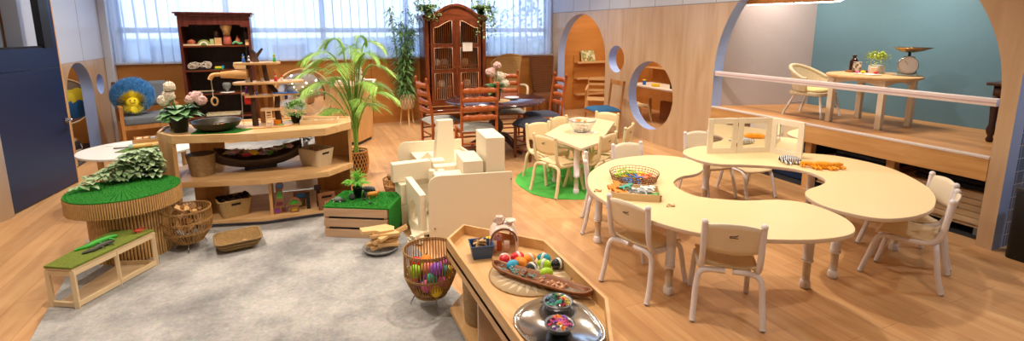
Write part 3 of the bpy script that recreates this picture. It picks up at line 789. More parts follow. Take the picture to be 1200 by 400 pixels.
# doors: three glazed openings each, with bars
def door(s):
    x0, x1 = (-.455, -.015) if s < 0 else (.015, .455)
    fr = MB(); y0, y1 = -D - .012, -D + .012
    fr.box(x0, x0 + .06, y0, y1, .34, 1.84); fr.box(x1 - .06, x1, y0, y1, .34, 1.84)
    for z, h in ((.34, .10), (.90, .07), (1.34, .07)): fr.box(x0 + .06, x1 - .06, y0, y1, z, z + h)
    # arched head
    k = 12; xa, xb = x0 + .06, x1 - .06
    zz = lambda q: (1.68 + .12 * math.sin(PI / 2 * (q if s < 0 else 1 - q)) ** 2)
    for i in range(k):
        q0, q1 = i / k, (i + 1) / k; xx0, xx1 = xa + (xb - xa) * q0, xa + (xb - xa) * q1
        fr.add([(xx0, y0, zz(q0)), (xx1, y0, zz(q1)), (xx1, y0, 1.86), (xx0, y0, 1.86), (xx0, y1, zz(q0)), (xx1, y1, zz(q1)), (xx1, y1, 1.86), (xx0, y1, 1.86)],
               [(0, 1, 2, 3), (7, 6, 5, 4), (4, 5, 1, 0)])
    d = fr.build('door', MAHOG, t)
    gm_ = mat('pale_bead', '#e0b592', .4)
    bd = MB()
    for za, zb in ((.44, .90), (.97, 1.34)):
        bd.tube([(xa, y0 - .002, za), (xb, y0 - .002, za), (xb, y0 - .002, zb), (xa, y0 - .002, zb)], .006, 6, closed=True)
    bd.tube([(xa, y0 - .002, zz(0)), (xa, y0 - .002, 1.41), (xb, y0 - .002, 1.41)] + [(xa + (xb - xa) * (1 - i / k), y0 - .002, zz(1 - i / k)) for i in range(k)], .006, 6, closed=True)
    bd.build('bead', gm_, d)
    br = MB()
    for i in range(1, 9):
        x = xa + (xb - xa) * i / 9
        br.cyl((x, -D, .42), (x, -D, zz(i / 9) + .02), .006, n=6)
    br.build('bars', mat('bar_brown', '#9a6038', .35, var=.15), d)
    MB().box(xa - .005, xb + .005, -D + .004, -D + .007, .42, 1.82).build('pane', mat('cabinet_glass', '#ffffff', .0, trans=1, var=0, ior=1.05), d)
    hx = x1 - .03 if s < 0 else x0 + .03
    b = MB(); b.ell((hx, y0 - .015, 1.0), (.012, .014, .016), 10, 6); b.build('knob', BRASS, d)
door(-1); door(1)
MB().box(-.015, .015, -D - .018, -D, .34, 1.84).build('centre_stile', MAHOG, t, bevel=.003)
for s in (-1, 1):
    MB().box(s * W * 1.0 - .045 if s > 0 else -W, s * W if s > 0 else -W + .045, -D - .008, -D + .01, .30, 1.84).build('side_stile', MAHOG, t)
b = MB()
for za, zb in ((.36, .95), (1.0, 1.75)):
    b.box(-W - .026, -W - .02, -D + .05, D - .05, za, zb)
b.build('side_panel', MAHOG, t, bevel=.004)
nt_ = thing('paper_notice', 'white paper notice in a pale frame fixed to the armoire door', 'notice', (2.74, 8.378, 1.35))
MB().box(-.09, .09, -.004, 0, -.075, .075).build('sheet', WHP, nt_)
b = MB(); b.tube([(-.09, -.005, -.075), (.09, -.005, -.075), (.09, -.005, .075), (-.09, -.005, .075)], .004, 5, closed=True); b.build('border', mat('notice_border', '#b9b6ae', .6), nt_)
b = MB()
for k in range(4): b.box(-.05 + .01 * (k % 2), .05 - .012 * (k % 3), -.0052, -.004, .045 - k * .03, .049 - k * .03)
b.build('faint_line', mat('pencil_grey', '#b8b6b0', .7), nt_)
for k, (x, z, m_, nm, lb) in enumerate([(2.22, 1.02, WHP, 'white_jar', 'white jar behind the left armoire door, left one'), (2.36, 1.02, GRYP, 'white_jar', 'grey round jar behind the left armoire door, beside the white one'), (2.75, 1.02, WICKL, 'woven_jar', 'woven pot behind the right armoire door'), (2.30, .64, WHP, 'stacked_bowl', 'white bowl low behind the left armoire door'), (2.78, .64, WICKL, 'stacked_bowl', 'straw coloured bowl low behind the right armoire door')]):
    tag(MB().lathe([(.04, 0), (.062, .03), (.066, .08), (.045, .12), (.04, .12), (.058, .07), (.001, .012)], 18, c=(x, 8.56, z)).build(nm, m_), lb, 'jar' if 'jar' in nm else 'bowl')

# trailing plants on the armoire
def trailing(x, y, z, n, drop, lab, seed, pot_m=BLACK):
    t = thing('trailing_plant', lab, 'potted plant', (x, y, z))
    tapered_pot('pot', .055, .07, .11, pot_m, t)
    rn = random.Random(seed); b = MB(); st = MB()
    for i in range(n):
        a = rn.uniform(0, 2 * PI); r = rn.uniform(.06, .24); dz = rn.uniform(-drop, .28)
        pts = smooth_path([(0, 0, .1), (r * .6 * math.cos(a), r * .6 * math.sin(a), .17), (r * math.cos(a), r * math.sin(a), .08 + dz * .4), (r * 1.15 * math.cos(a), r * 1.15 * math.sin(a), .1 + dz)], 5)
        st.tube(pts, .002, 4)
        for p in pts[3:]:
            for k in range(2):
                q = rn.uniform(0, 2 * PI)
                b.leaf(p, (math.cos(q), math.sin(q), rn.uniform(-.5, .4)), rn.uniform(.045, .075), .034, .3, n=2)
    b.build('foliage', LEAFP, t); st.build('stem', LEAF, t)
trailing(2.08, 8.50, 1.895, 34, .20, 'pale trailing plant in a black pot on top of the armoire, left of the arch', 5)
trailing(3.04, 8.50, 1.895, 40, .50, 'pale plant trailing down the right edge of the armoire top', 6)

# bamboo in a woven planter on three wooden legs
t = thing('potted_bamboo', 'tall bamboo plant in a white woven planter on wooden legs left of the armoire', 'potted plant', (1.70, 8.66, 0))
for k in range(3):
    a = k * 2 * PI / 3 + .5
    MB().tube([(.10 * math.cos(a), .10 * math.sin(a), .30), (.135 * math.cos(a), .135 * math.sin(a), 0)], .014, 8).build('leg', PINEZ, t)
p_ = MB().lathe([(.09, .27), (.13, .32), (.14, .42), (.14, .54), (.125, .54), (.125, .40), (.001, .36)], 24).build('planter', mat('whitewashed_weave', '#d9c4a0', .8, var=.15, scale=30), t)
b = MB()
for i in range(16):
    for s in (1, -1):
        b.tube([(.142 * math.cos(2 * PI * (i + s * j / 5) / 16), .142 * math.sin(2 * PI * (i + s * j / 5) / 16), .31 + j * .046) for j in range(6)], .0045, 4)
b.build('lattice', mat('weave_dark', '#a57f4e', .8), p_)
rn = random.Random(12)
b = MB(); lf = MB()
for i in range(11):
    a = rn.uniform(0, 2 * PI); r = rn.uniform(.02, .10); h = rn.uniform(1.5, 2.15); lx = rn.uniform(-.22, .22); ly = rn.uniform(-.12, .04)
    pts = smooth_path([(r * math.cos(a), r * math.sin(a), .45), (r * math.cos(a) + lx * .3, r * math.sin(a) + ly * .3, 1.0), (r * math.cos(a) + lx, r * math.sin(a) + ly, h)], 8)
    b.tube(pts, .006, 5)
    for j, p in enumerate(pts[2:]):
        for k in range(11):
            q = rn.uniform(0, 2 * PI); d = Vector((math.cos(q), math.sin(q), rn.uniform(-.4, .5)))
            bp = p + Vector((0, 0, rn.uniform(-.05, .05))) + d * rn.uniform(0, .07)
            lf.leaf(bp, d, rn.uniform(.09, .15), .026, .5, n=2)
b.build('cane', mat('bamboo_cane', '#8a8b45', .5), t); lf.build('foliage', mat('bamboo_leaf', '#6f9a58', .5, var=.5, scale=9), t)

# ------------------------------------------------------------------ dark bookcase
t = thing('bookcase', 'tall dark mahogany open bookcase standing in front of the curtains', 'bookcase', (-1.10, 8.66, 0))
W = .46; D = .17
b = MB()
for s in (-1, 1): b.box(min(s * W, s * (W - .035)), max(s * W, s * (W - .035)), -D, D, 0, 1.84)
b.build('side_panel', wood('red_mahogany', '#6a3126', '#4a1d16', axis='Z', stretch=8, scale=3, rough=.35, coat=.1), t, bevel=.003)
RM = _m['red_mahogany']
MB().box(-W + .03, W - .03, D - .015, D, .02, 1.84).build('back_panel', DEEPB, t)
b = MB(); b.box(-W + .035, W - .035, -D, -D + .02, 1.72, 1.84)
for s in (-1, 1): b.box(min(s * (W - .035), s * (W - .13)), max(s * (W - .035), s * (W - .13)), -D, -D + .02, 1.69, 1.72)
b.build('frieze', RM, t)
b = MB(); b.box(-W - .045, W + .045, -D - .045, D, 1.875, 1.90); b.box(-W - .02, W + .02, -D - .02, D, 1.84, 1.875); b.build('cornice', RM, t, bevel=.006)
for z in (1.42, 1.06, .71, .36, .08): MB().box(-W + .035, W - .035, -D + .01, D - .015, z - .022, z).build('shelf', MAHOGX, t)
MB().box(-W + .035, W - .035, -D + .012, -D + .03, 0, .08).build('plinth', RM, t)

# ------------------------------------------------------------------ chairs near the wall and the right nook
t = thing('wooden_side_chair', 'oak chair with a blue cushioned seat beside the arch in the plywood wall', 'chair', (4.28, 6.42, 0), face(-1, .12))
for s in (-1, 1):
    MB().tube([(s * .20, -.20, 0), (s * .20, -.20, .46), (s * .20, -.25, .88)], .018, 8).build('back_post', OAK, t)
    MB().bar((s * .20, .20, 0), (s * .20, .20, .42), .032).build('leg', OAK, t)
b = MB(); b.bar((-.2, -.245, .84), (.2, -.245, .84), .018, .075); b.build('back_rail', OAK, t, bevel=.004)
b = MB()
for a_, c_2 in (((-.2, .2), (.2, .2)), ((-.2, -.2), (.2, -.2)), ((-.2, -.2), (-.2, .2)), ((.2, -.2), (.2, .2))): b.bar((a_[0], a_[1], .40), (c_2[0], c_2[1], .40), .025, .05)
b.build('seat_rail', OAK, t)
b = MB()
def cu(u, v):
    q = (1 - abs(2 * u - 1) ** 6) * (1 - abs(2 * v - 1) ** 6)
    return ((u - .5) * .45, (v - .5) * .44, .43 + .045 * q)
b.grid(cu, 14, 14); b.prism(rrect(-.22, .22, -.215, .215, .03), .425, .432); b.build('cushion', BLUEC, t)

def wicker_shell(b, fn, nu, nv, r=.006, step=1):
    for j in range(0, nv + 1, step): b.tube([fn(i / 24, j / nv) for i in range(25)], r, 4)
    for i in range(0, nu + 1): b.tube([fn(i / nu, j / 12) for j in range(13)], r * .8, 4)
t = thing('wicker_armchair', 'pale wicker armchair with a flaring fan back behind the dark table', 'chair', (3.50, 8.32, 0), face(-.15, -1))
def fan(u, v):
    a = (u - .5) * 1.7; w = .24 + .13 * v
    return (w * math.sin(a) * 1.05, -.22 - .10 * v + .10 * (abs(2 * u - 1) ** 2), .42 + v * (.70 + .06 * math.cos(a * 2.4) + .14 * (.5 - u)))
b = MB(); b.grid(fan, 16, 8); b.build('back', WICK, t, solid=.012)
b = MB(); b.tube([fan(0, j / 8) for j in range(9)] + [fan(i / 16, 1) for i in range(17)] + [fan(1, 1 - j / 8) for j in range(9)], .018, 8); b.build('back_rim', WICK, t)
b = MB(); wicker_shell(b, lambda u, v: tuple(Vector(fan(u, v)) + Vector((0, .012, 0))), 18, 16, .004); b.build('weave', mat('fan_weave', '#b58f58', .7, var=.2, scale=40), t)
b = MB().prism(rrect(-.27, .27, -.22, .24, .08), .36, .42); b.build('seat', WICK, t, bevel=.01)
for s in (-1, 1):
    MB().tube(smooth_path([(s * .27, -.22, .62), (s * .31, -.05, .64), (s * .31, .16, .62), (s * .29, .24, .52), (s * .27, .22, .38)], 5), .022, 8).build('arm', WICKL, t)
    MB().tube([(s * .25, .20, .37), (s * .25, .22, 0)], .018, 8).build('leg', WICKL, t)
    MB().tube([(s * .22, -.2, .37), (s * .24, -.24, 0)], .018, 8).build('leg', WICKL, t)
b = MB().prism(rrect(-.22, .22, -.17, .2, .06), .42, .47); b.build('cushion', WHP, t, bevel=.015)

t = thing('wicker_high_chair', 'brown woven chair with a tall flat back against the rear wall by the corner', 'chair', (4.33, 8.45, 0), face(-.1, -1))
b = MB(); vs = [(-.19, -.18, .42), (.19, -.18, .42), (.25, -.26, 1.13), (-.25, -.26, 1.13)]
b.grid(lambda u, v: ((u - .5) * (.38 + .12 * v), -.18 - .08 * v, .42 + .71 * v), 8, 14); b.build('back', WICKD, t, solid=.03)
b = MB()
for j in range(24):
    v = j / 23; w = .19 + .06 * v
    b.tube([(-w, -.16 - .08 * v, .42 + .71 * v), (w, -.16 - .08 * v, .42 + .71 * v)], .007, 5)
b.build('weave', mat('brown_weave_light', '#7f4f27', .7, var=.3, scale=40), t)
MB().prism(rrect(-.22, .24, -.2, .22, .02), .30, .44).build('seat', WICKD, t, bevel=.01)
for sx in (-1, 1):
    for sy in (-1, 1): MB().cb((sx * .19, sy * .18, .15), (.04, .04, .30)).build('leg', MAHOG, t)
# ------------------------------------------------------------------ curved open shelf unit
SHG = [(-1.12, 4.83), (-.98, 4.62), (-.36, 4.46), (.17, 4.48), (.40, 4.70), (.42, 5.0), (.10, 5.16), (-.30, 5.20), (-1.00, 5.24), (-1.13, 5.10)]
def shrink(poly, d):
    n = len(poly); cx = sum(p[0] for p in poly) / n; cy = sum(p[1] for p in poly) / n
    out = []
    for i in range(n):
        p0, p1, p2 = Vector(poly[i - 1]), Vector(poly[i]), Vector(poly[(i + 1) % n])
        e1 = (p1 - p0).normalized(); e2 = (p2 - p1).normalized()
        n1 = Vector((-e1.y, e1.x)); n2 = Vector((-e2.y, e2.x)); m = (n1 + n2).normalized()
        if (Vector((cx, cy)) - p1).dot(m) < 0: m = -m
        out.append(tuple(p1 + m * d))
    return out
SX, SY = -.35, 4.85
loc = [(x - SX, y - SY) for x, y in SHG]
t = thing('open_shelf_unit', 'low pine shelf unit with clipped corners and two open tiers on the grey rug', 'shelf unit', (SX, SY, .012))
def ring(outer, inner, z0, z1):
    b = MB(); n = len(outer)
    vs = [(x, y, z) for z in (z0, z1) for x, y in outer] + [(x, y, z) for z in (z0, z1) for x, y in inner]
    fs = []
    for i in range(n):
        j = (i + 1) % n
        fs += [(i, j, n + j, n + i), (2 * n + j, 2 * n + i, 3 * n + i, 3 * n + j), (n + i, n + j, 3 * n + j, 3 * n + i), (j, i, 2 * n + i, 2 * n + j)]
    return b.add(vs, fs)
MB().prism(shrink(loc, .01), .75, .787).build('top_board', PINE, t)
ring(loc, shrink(loc, .024), .735, .803).build('top_rim', PINE, t, bevel=.003)
MB().prism(loc, .365, .415).build('middle_shelf', PINE, t, bevel=.003)
MB().prism(shrink(loc, .02), .035, .065).build('bottom_shelf', PINE, t, bevel=.003)
MB().prism(shrink(loc, .07), .0, .035).build('plinth', mat('plinth_blue', '#8f9cc4', .6), t)
# end panels
def slab(pts, z0, z1, nm, m, par): return MB().prism(pts, z0, z1).build(nm, m, par, bevel=.002)
def seg(p, q, w=.03):
    p, q = Vector(p), Vector(q); d = (q - p).normalized(); n_ = Vector((-d.y, d.x)) * w / 2
    return [tuple(p + n_), tuple(q + n_), tuple(q - n_), tuple(p - n_)]
L_ = shrink(loc, .018)
for z0, z1 in ((.065, .365), (.415, .745)):
    up = z0 > .3
    slab(seg(L_[9], L_[0]), z0, z1, 'end_panel', PINEZ, t); slab(seg(L_[0], L_[1]) if up else seg(L_[0], L_[1]), z0, z1, 'end_panel', PINEZ, t)
    slab(seg((L_[8][0] + .02, L_[8][1]), (L_[8][0] + .30, L_[8][1] - .01)), z0, z1, 'back_panel', PINEZ, t)
    slab(seg(L_[4], L_[5]), z0, z1, 'end_panel', PINEZ, t); slab(seg(L_[5], L_[6]), z0, z1, 'back_panel', PINEZ, t)
MB().box(.035, .06, -.31, -.05, .065, .365).build('divider', PINEZ, t)
ac = mat('frosted_acrylic', '#f6e4d4', .35, trans=.55, var=.0, ior=1.2)
MB().box(-.42, .44, .33, .336, .068, .365).build('acrylic_back', ac, t)
ZT = .012 + .7875; ZM = .012 + .415; ZB = .012 + .065

# --- on the top
def flowers(t, rn, heads, leafn, lr, lm, z0=.12):
    b = MB()
    for i in range(leafn):
        a = rn.uniform(0, 2 * PI); e = rn.uniform(.15, .9)
        b.leaf((0, 0, z0 + rn.uniform(0, .06)), (math.cos(a), math.sin(a), e), rn.uniform(lr * .7, lr), lr * .62, .45, .25, n=6)
    b.build('foliage', lm, t)
    st = MB()
    for c, r, m_ in heads:
        f = MB(); f.ell(c, [v * .85 for v in r], 12, 8); puff(f, c, r, 170, rn, .012); f.build('flower_head', m_, t)
        st.tube(smooth_path([(0, 0, z0), (c[0] * .5, c[1] * .5, z0 + .1), c], 4), .004, 5)
    st.build('stem', LEAF, t)
t = thing('potted_hydrangea', 'large hydrangea with pink and cream heads on the left end of the shelf unit', 'potted plant', (-.955, 4.86, ZT))
tapered_pot('pot', .050, .068, .125, mat('dark_green_pot', '#1f2a22', .5), t)
flowers(t, random.Random(8), [((-.06, .02, .31), (.05, .05, .055), WHITF), ((-.045, .0, .385), (.045, .045, .045), WHITF), ((-.10, .02, .27), (.045, .045, .05), WHITF), ((.13, .02, .29), (.06, .055, .05), PINKF), ((.17, .0, .26), (.045, .04, .045), PINKF), ((.09, .01, .27), (.04, .04, .04), PINKF)], 30, .21, mat('hydrangea_leaf', '#6f9c68', .5, var=.35, scale=14))
def frond_plant(t, rn, n, L, m_, z0=.08, w=.012, up=.7, leaflet=.05, seg=9):
    for i in range(n):
        a = 2 * PI * i / n + rn.uniform(-.25, .25); e = rn.uniform(.3, 1.2) * up; l = L * rn.uniform(.75, 1.1)
        d = Vector((math.cos(a), math.sin(a), 0)); b = MB(); pts = []
        for k in range(seg + 1):
            q = k / seg; pts.append(Vector((0, 0, z0)) + d * (l * q * (.8)) + Vector((0, 0, l * (e * q - .9 * e * q * q * .9))))
        b.tube(pts, .0015, 4)
        for k in range(1, seg + 1):
            tg = (pts[k] - pts[k - 1]).normalized(); sd = tg.cross(Vector((0, 0, 1))).normalized()
            ll = leaflet * math.sin(PI * (.15 + .8 * k / seg))
            for s in (-1, 1):
                b.leaf(pts[k], sd * s + tg * .5, ll, w, .15, n=2); b.leaf((pts[k] + pts[k - 1]) / 2, sd * s + tg * .5, ll, w, .15, n=2)
        yield b
t = thing('potted_fern', 'bright green fern in a black pot behind the hydrangea on the shelf unit', 'potted plant', (-1.03, 5.06, ZT))
tapered_pot('pot', .035, .05, .07, BLACK, t)
al = MB()
for b in frond_plant(t, random.Random(2), 15, .17, FERN, .06): al.add(b.v, b.f, True)
al.build('foliage', FERN, t)
def turf_mat(name, label, pts, z, m=None):
    cx = sum(p[0] for p in pts) / len(pts); cy = sum(p[1] for p in pts) / len(pts)
    return tag(MB().prism(pts, z, z + .006).build(name, m or TURF), label, 'mat')
turf_mat('turf_square', 'bright green turf mat under the black pan', [(-.86, 4.70), (-.52, 4.62), (-.38, 4.78), (-.60, 4.98), (-.84, 4.92)], ZT)
t = thing('shallow_pan', 'wide black bowl shaped pan holding small loose parts on the shelf unit', 'pan', (-.68, 4.80, ZT + .006))
MB().lathe([(.10, 0), (.165, .035), (.19, .078), (.197, .082), (.185, .078), (.155, .04), (.095, .012), (.001, .010)], 36).build('bowl', mat('dark_iron', '#3a372d', .35, metal=.4), t)
rn = random.Random(5)
def scatter(fn, n, rad, seed): pass
for k in range(7):
    a = rn.uniform(0, 2 * PI); r = rn.uniform(0, .08)
    o = MB(); o.ell((0, 0, 0), (.024, .015, .012), 8, 5)
    ob = o.build('pebble', [mat('orange_stone', '#e0913a', .6), mat('grey_stone', '#a9a49c', .6), mat('pale_stone', '#d8cdb9', .6)][k % 3])
    ob.location = (-.68 + r * math.cos(a), 4.80 + r * math.sin(a), ZT + .045 + .004 * (k % 2)); ob.rotation_euler = (0, 0, a)
    tag(ob, ['orange', 'grey', 'pale'][k % 3] + ' pebble lying in the black pan', 'pebble', ['orange', 'grey', 'pale'][k % 3] + ' pebbles in the black pan')
tg = thing('metal_tongs', 'metal tongs resting inside the black pan', 'tongs', (-.64, 4.83, ZT + .05), .6)
for s in (-1, 1): MB().tube(smooth_path([(-.07, 0, .02), (0, s * .012, .015), (.06, s * .016, .0)], 4), .005, 6).build('arm', STEELD, tg)

# treehouse
t = thing('toy_treehouse', 'wooden branch treehouse with four platforms, ladder, rope swing and round timber end', 'toy', (-.32, 4.90, ZT)); t.scale = (1, 1, .94)
BARK = mat('bark', '#4b3324', .85, var=.3, scale=12, bump=.8); BARKL = mat('pale_branch', '#a5713f', .7, var=.2, scale=12)
ply = lambda o, z0, z1, nm: MB().prism(o, z0, z1).build(nm, PINE, t, bevel=.002)
ply(closed([(-.20, -.12), (0, -.16), (.20, -.13), (.23, 0), (.15, .12), (-.10, .13), (-.22, .05)], 4), 0, .014, 'base')
for p, m_ in (([(-.07, -.05, .01), (-.075, -.04, .2), (-.085, -.03, .42), (-.09, -.02, .62)], BARK), ([(.12, -.02, .01), (.11, -.02, .15), (.115, 0, .30), (.05, .02, .42), (.03, .02, .6)], BARK), ([(-.01, .08, .01), (-.02, .07, .3), (-.03, .06, .60)], BARKL), ([(.05, .05, .1), (.06, .05, .3), (.04, .04, .44)], BARKL)):
    q = smooth_path([Vector(v) for v in p], 5); MB().tube(q, [.026 - .008 * i / len(q) for i in range(len(q))], 9).build('trunk', m_, t)
b = MB(); b.tube([(-.03, .02, .60), (-.04, .02, .68), (-.07, .02, .73)], [.028, .022, .014], 8); b.tube([(-.035, .02, .64), (.03, .02, .73)], [.018, .009], 8); b.build('forked_branch', BARK, t)
ply(closed([(-.18, -.07), (0, -.09), (.14, -.07), (.15, .05), (-.05, .09), (-.19, .05)], 3), .585, .605, 'platform')
ply(closed([(-.20, -.10), (0, -.12), (.20, -.12), (.34, -.02), (.30, .08), (.05, .10), (-.19, .06)], 3), .405, .425, 'platform')
ply([(-.13, -.10), (.13, -.10), (.13, .02), (-.13, .02)], .285, .302, 'platform')
ply([(.09, -.13), (.30, -.10), (.30, .0), (.09, .0)], .295, .312, 'platform')
ply([(-.02, -.12), (.14, -.12), (.14, .0), (-.02, .0)], .155, .17, 'platform')
MB().box(-.16, -.06, -.02, .06, .30, .318).build('step', PINE, t)
b = MB()
for s in (-1, 1): b.bar((.045 + s * .022, -.16, .015), (.045 + s * .022, -.125, .165), .008)
for k in range(6): b.bar((.023, -.158 + k * .006, .03 + k * .025), (.067, -.158 + k * .006, .03 + k * .025), .012, .008)
b.build('ladder', BIRCH, t)
b = MB(); b.tube([(-.30, -.05, .50), (-.10, -.05, .50)], [.028, .048], 12)
b.tube(smooth_path([(-.30, -.05, .505), (-.36, -.05, .50), (-.385, -.05, .46)], 4), .018, 8); b.build('log_arm', mat('blond_log', '#d9a566', .6, var=.15, scale=18), t)
b = MB(); b.cyl((-.095, -.05, .50), (-.092, -.05, .50), .046); b.build('log_end', mat('log_rings', '#c08a4a', .6, var=.3, scale=40), t)
b = MB(); b.tube([(-.375, -.05, .46), (-.372, -.05, .30)], .003, 5); b.build('rope', mat('rope', '#c9bda5', .8), t)
b = MB(); b.tube([(-.365 + .022 * math.cos(k * PI / 10), -.05, .262 + .036 * math.sin(k * PI / 10)) for k in range(20)], .008, 8, closed=True); b.build('swing_ring', PINE, t)
MB().tube([(-.155, -.06, .41), (-.165, -.06, .03)], .0025, 5).build('rope', mat('rope', '#c9bda5', .8), t)
def figure(nm, label, p, cols, s=1.0, cat='toy figure', grp=None):
    t = thing(nm, label, cat, p, group=grp)
    MB().lathe([(.012 * s, 0), (.014 * s, .01 * s), (.010 * s, .035 * s), (.004 * s, .042 * s)], 10).build('body', cols[0], t)
    MB().ell((0, 0, .048 * s), (.010 * s,) * 3, 10, 6).build('head', cols[1], t)
    b = MB(); b.lathe([(.0125 * s, .052 * s), (.006 * s, .062 * s), (.0005, .078 * s)], 10); b.build('hat', cols[2 % len(cols)], t)
zt = ZT
figure('gnome_figure', 'small blue pointed toy figure on the top platform, left', (-.44, 4.86, zt + .942 * .605), [BLU, WHP, BLU])
figure('gnome_figure', 'small blue and white toy figure on the top platform, beside the branch', (-.40, 4.89, zt + .942 * .605), [WHP, BLU, WHP], .8)
figure('gnome_figure', 'small green toy figure on the top platform, right', (-.20, 4.87, zt + .942 * .605), [GRN, YEL, LIM])
figure('gnome_figure', 'small red toy figure on the second platform near the mirror', (-.20, 4.84, zt + .942 * .425), [RED, WHP, RED])
figure('gnome_figure', 'small white and red toy figure on the second platform, rightmost', (-.15, 4.86, zt + .942 * .425), [WHP, RED, RED], .8)
tag(MB().cyl((-.42, 4.84, zt + .942 * .425), (-.42, 4.84, zt + .942 * .468), .020).build('wooden_cup', mat('ash_cup', '#a99a84', .6)), 'small grey wooden cup on the second treehouse platform', 'cup')
tag(MB().cyl((-.31, 4.84, zt + .942 * .425), (-.31, 4.84, zt + .942 * .462), .012).build('wooden_peg', mat('ash_cup', '#a99a84', .6)), 'short grey peg on the second treehouse platform', 'peg')
t = thing('toy_bucket', 'small grey bucket hanging at the right of the treehouse', 'bucket', (-.09, 4.86, zt + .942 * .313))
MB().lathe([(.028, 0), (.036, .06), (.033, .06), (.025, .004), (.001, .003)], 16).build('pail', GRYP, t)
MB().tube([(.036 * math.cos(k * PI / 8), 0, .06 + .05 * math.sin(k * PI / 8)) for k in range(9)], .0025, 5).build('handle', GRYP, t)
tag(MB().prism([(-.24, 4.78), (-.04, 4.77), (-.02, 4.82), (-.10, 4.89), (-.22, 4.86)], zt + .942 * .3125, zt + .942 * .318).build('blue_felt', BLU), 'blue felt pond piece on the treehouse side platform', 'felt')
tag(MB().prism(rrect(-.46, -.41, 4.84, 4.88, .008), zt + .942 * .22, zt + .942 * .30).build('red_tin', RED), 'red tin hanging beneath the left treehouse platform', 'tin')
figure('gnome_figure', 'purple toy figure on the lower left treehouse step', (-.44, 4.89, zt + .942 * .318), [PUR, PNK, PUR], 1.1)
figure('gnome_figure', 'dark blue toy figure on the lower treehouse platform', (-.36, 4.86, zt + .942 * .302), [BLU, WHP, BLACK], .6)
tag(MB().prism([(-.50, 4.98), (-.42, 4.98), (-.42, 5.03), (-.50, 5.03)], ZT, ZT + .012).build('turf_square', TURFY), 'small olive turf square behind the treehouse base', 'mat')
tag(MB().prism([(-.16, 4.93), (.0, 4.90), (.12, 5.02), (.0, 5.10), (-.15, 5.06)], ZT, ZT + .006).build('turf_square', TURF), 'green turf mat under the bushy plant on the shelf unit', 'mat')
t = thing('potted_bush', 'round bushy light green plant in a black pot on the shelf unit', 'potted plant', (-.06, 4.92, ZT + .006))
tapered_pot('pot', .035, .048, .07, BLACK, t)
rn = random.Random(21); b = MB()
for i in range(520):
    d = Vector((rn.gauss(0, 1), rn.gauss(0, 1), rn.gauss(.3, .8))).normalized(); r = rn.uniform(.5, 1)
    p = Vector((d.x * .10 * r, d.y * .10 * r, .125 + d.z * .075 * r)); b.leaf(p, d + Vector((rn.gauss(0, .5), rn.gauss(0, .5), .3)), .026, .013, .2, n=2)
b.build('foliage', mat('soft_green', '#7fb052', .6, var=.35, scale=30), t)
tag(MB().lathe([(.022, 0), (.03, .022), (.026, .022), (.018, .003), (.001, .002)], 14, c=(-.185, 4.78, ZT)).build('small_bowl', mat('olive_bowl', '#8ca04a', .6)), 'tiny olive green bowl beside the treehouse ladder', 'bowl')
tag(MB().cb((-.215, 4.86, ZT + .026), (.06, .04, .05)).build('orange_block', ORG), 'orange block between the treehouse and the bushy plant', 'block')
t = thing('wooden_tray', 'narrow wooden tray of shell and wood pieces at the right end of the shelf unit', 'tray', (.14, 4.86, ZT), -.15)
b = MB(); b.box(-.16, .16, -.075, .075, 0, .006)
for s in (-1, 1): b.box(-.16, .16, s * .075 - .004, s * .075 + .004, 0, .035); b.box(s * .16 - .004, s * .16 + .004, -.075, .075, 0, .035)
b.build('tray_body', BIRCH, t)
rn = random.Random(9)
for k in range(8):
    o = MB().ell((0, 0, 0), (.020, .013, .010), 8, 5).build('shell', mat('shell_white', '#efe4d2', .5))
    o.location = (.02 + .035 * k - .02, 4.86 - .005 * k + rn.uniform(-.03, .03), ZT + .018); o.rotation_euler = (0, 0, rn.uniform(0, 3))
    tag(o, 'cream shell lying in the narrow wooden tray', 'shell', 'shells in the wooden tray')
# small dark leafy sprig and coloured toys behind
t = thing('leafy_sprig', 'dark grey green leafy sprig plant behind the bushy plant', 'plant', (-.02, 5.50, .012))
MB().lathe([(.09, 0), (.12, .24), (.11, .24), (.08, .02), (.001, .02)], 18).build('pot', DARKG, t)
b = MB(); rn = random.Random(31)
for i in range(150):
    a = rn.uniform(0, 2 * PI); h = rn.uniform(.22, .80); r = rn.uniform(0, .13)
    b.leaf((r * math.cos(a), r * math.sin(a), h), (math.cos(a), math.sin(a), rn.uniform(-.2, .8)), rn.uniform(.06, .10), .04, .3, n=3)
b.build('foliage', mat('smoky_leaf', '#4b5a55', .6, var=.4, scale=18), t)
b = MB()
for k in range(5): b.tube([(0, 0, .2), (.05 * math.cos(k * 1.3), .05 * math.sin(k * 1.3), .75)], .004, 5)
b.build('stem', BRN, t)

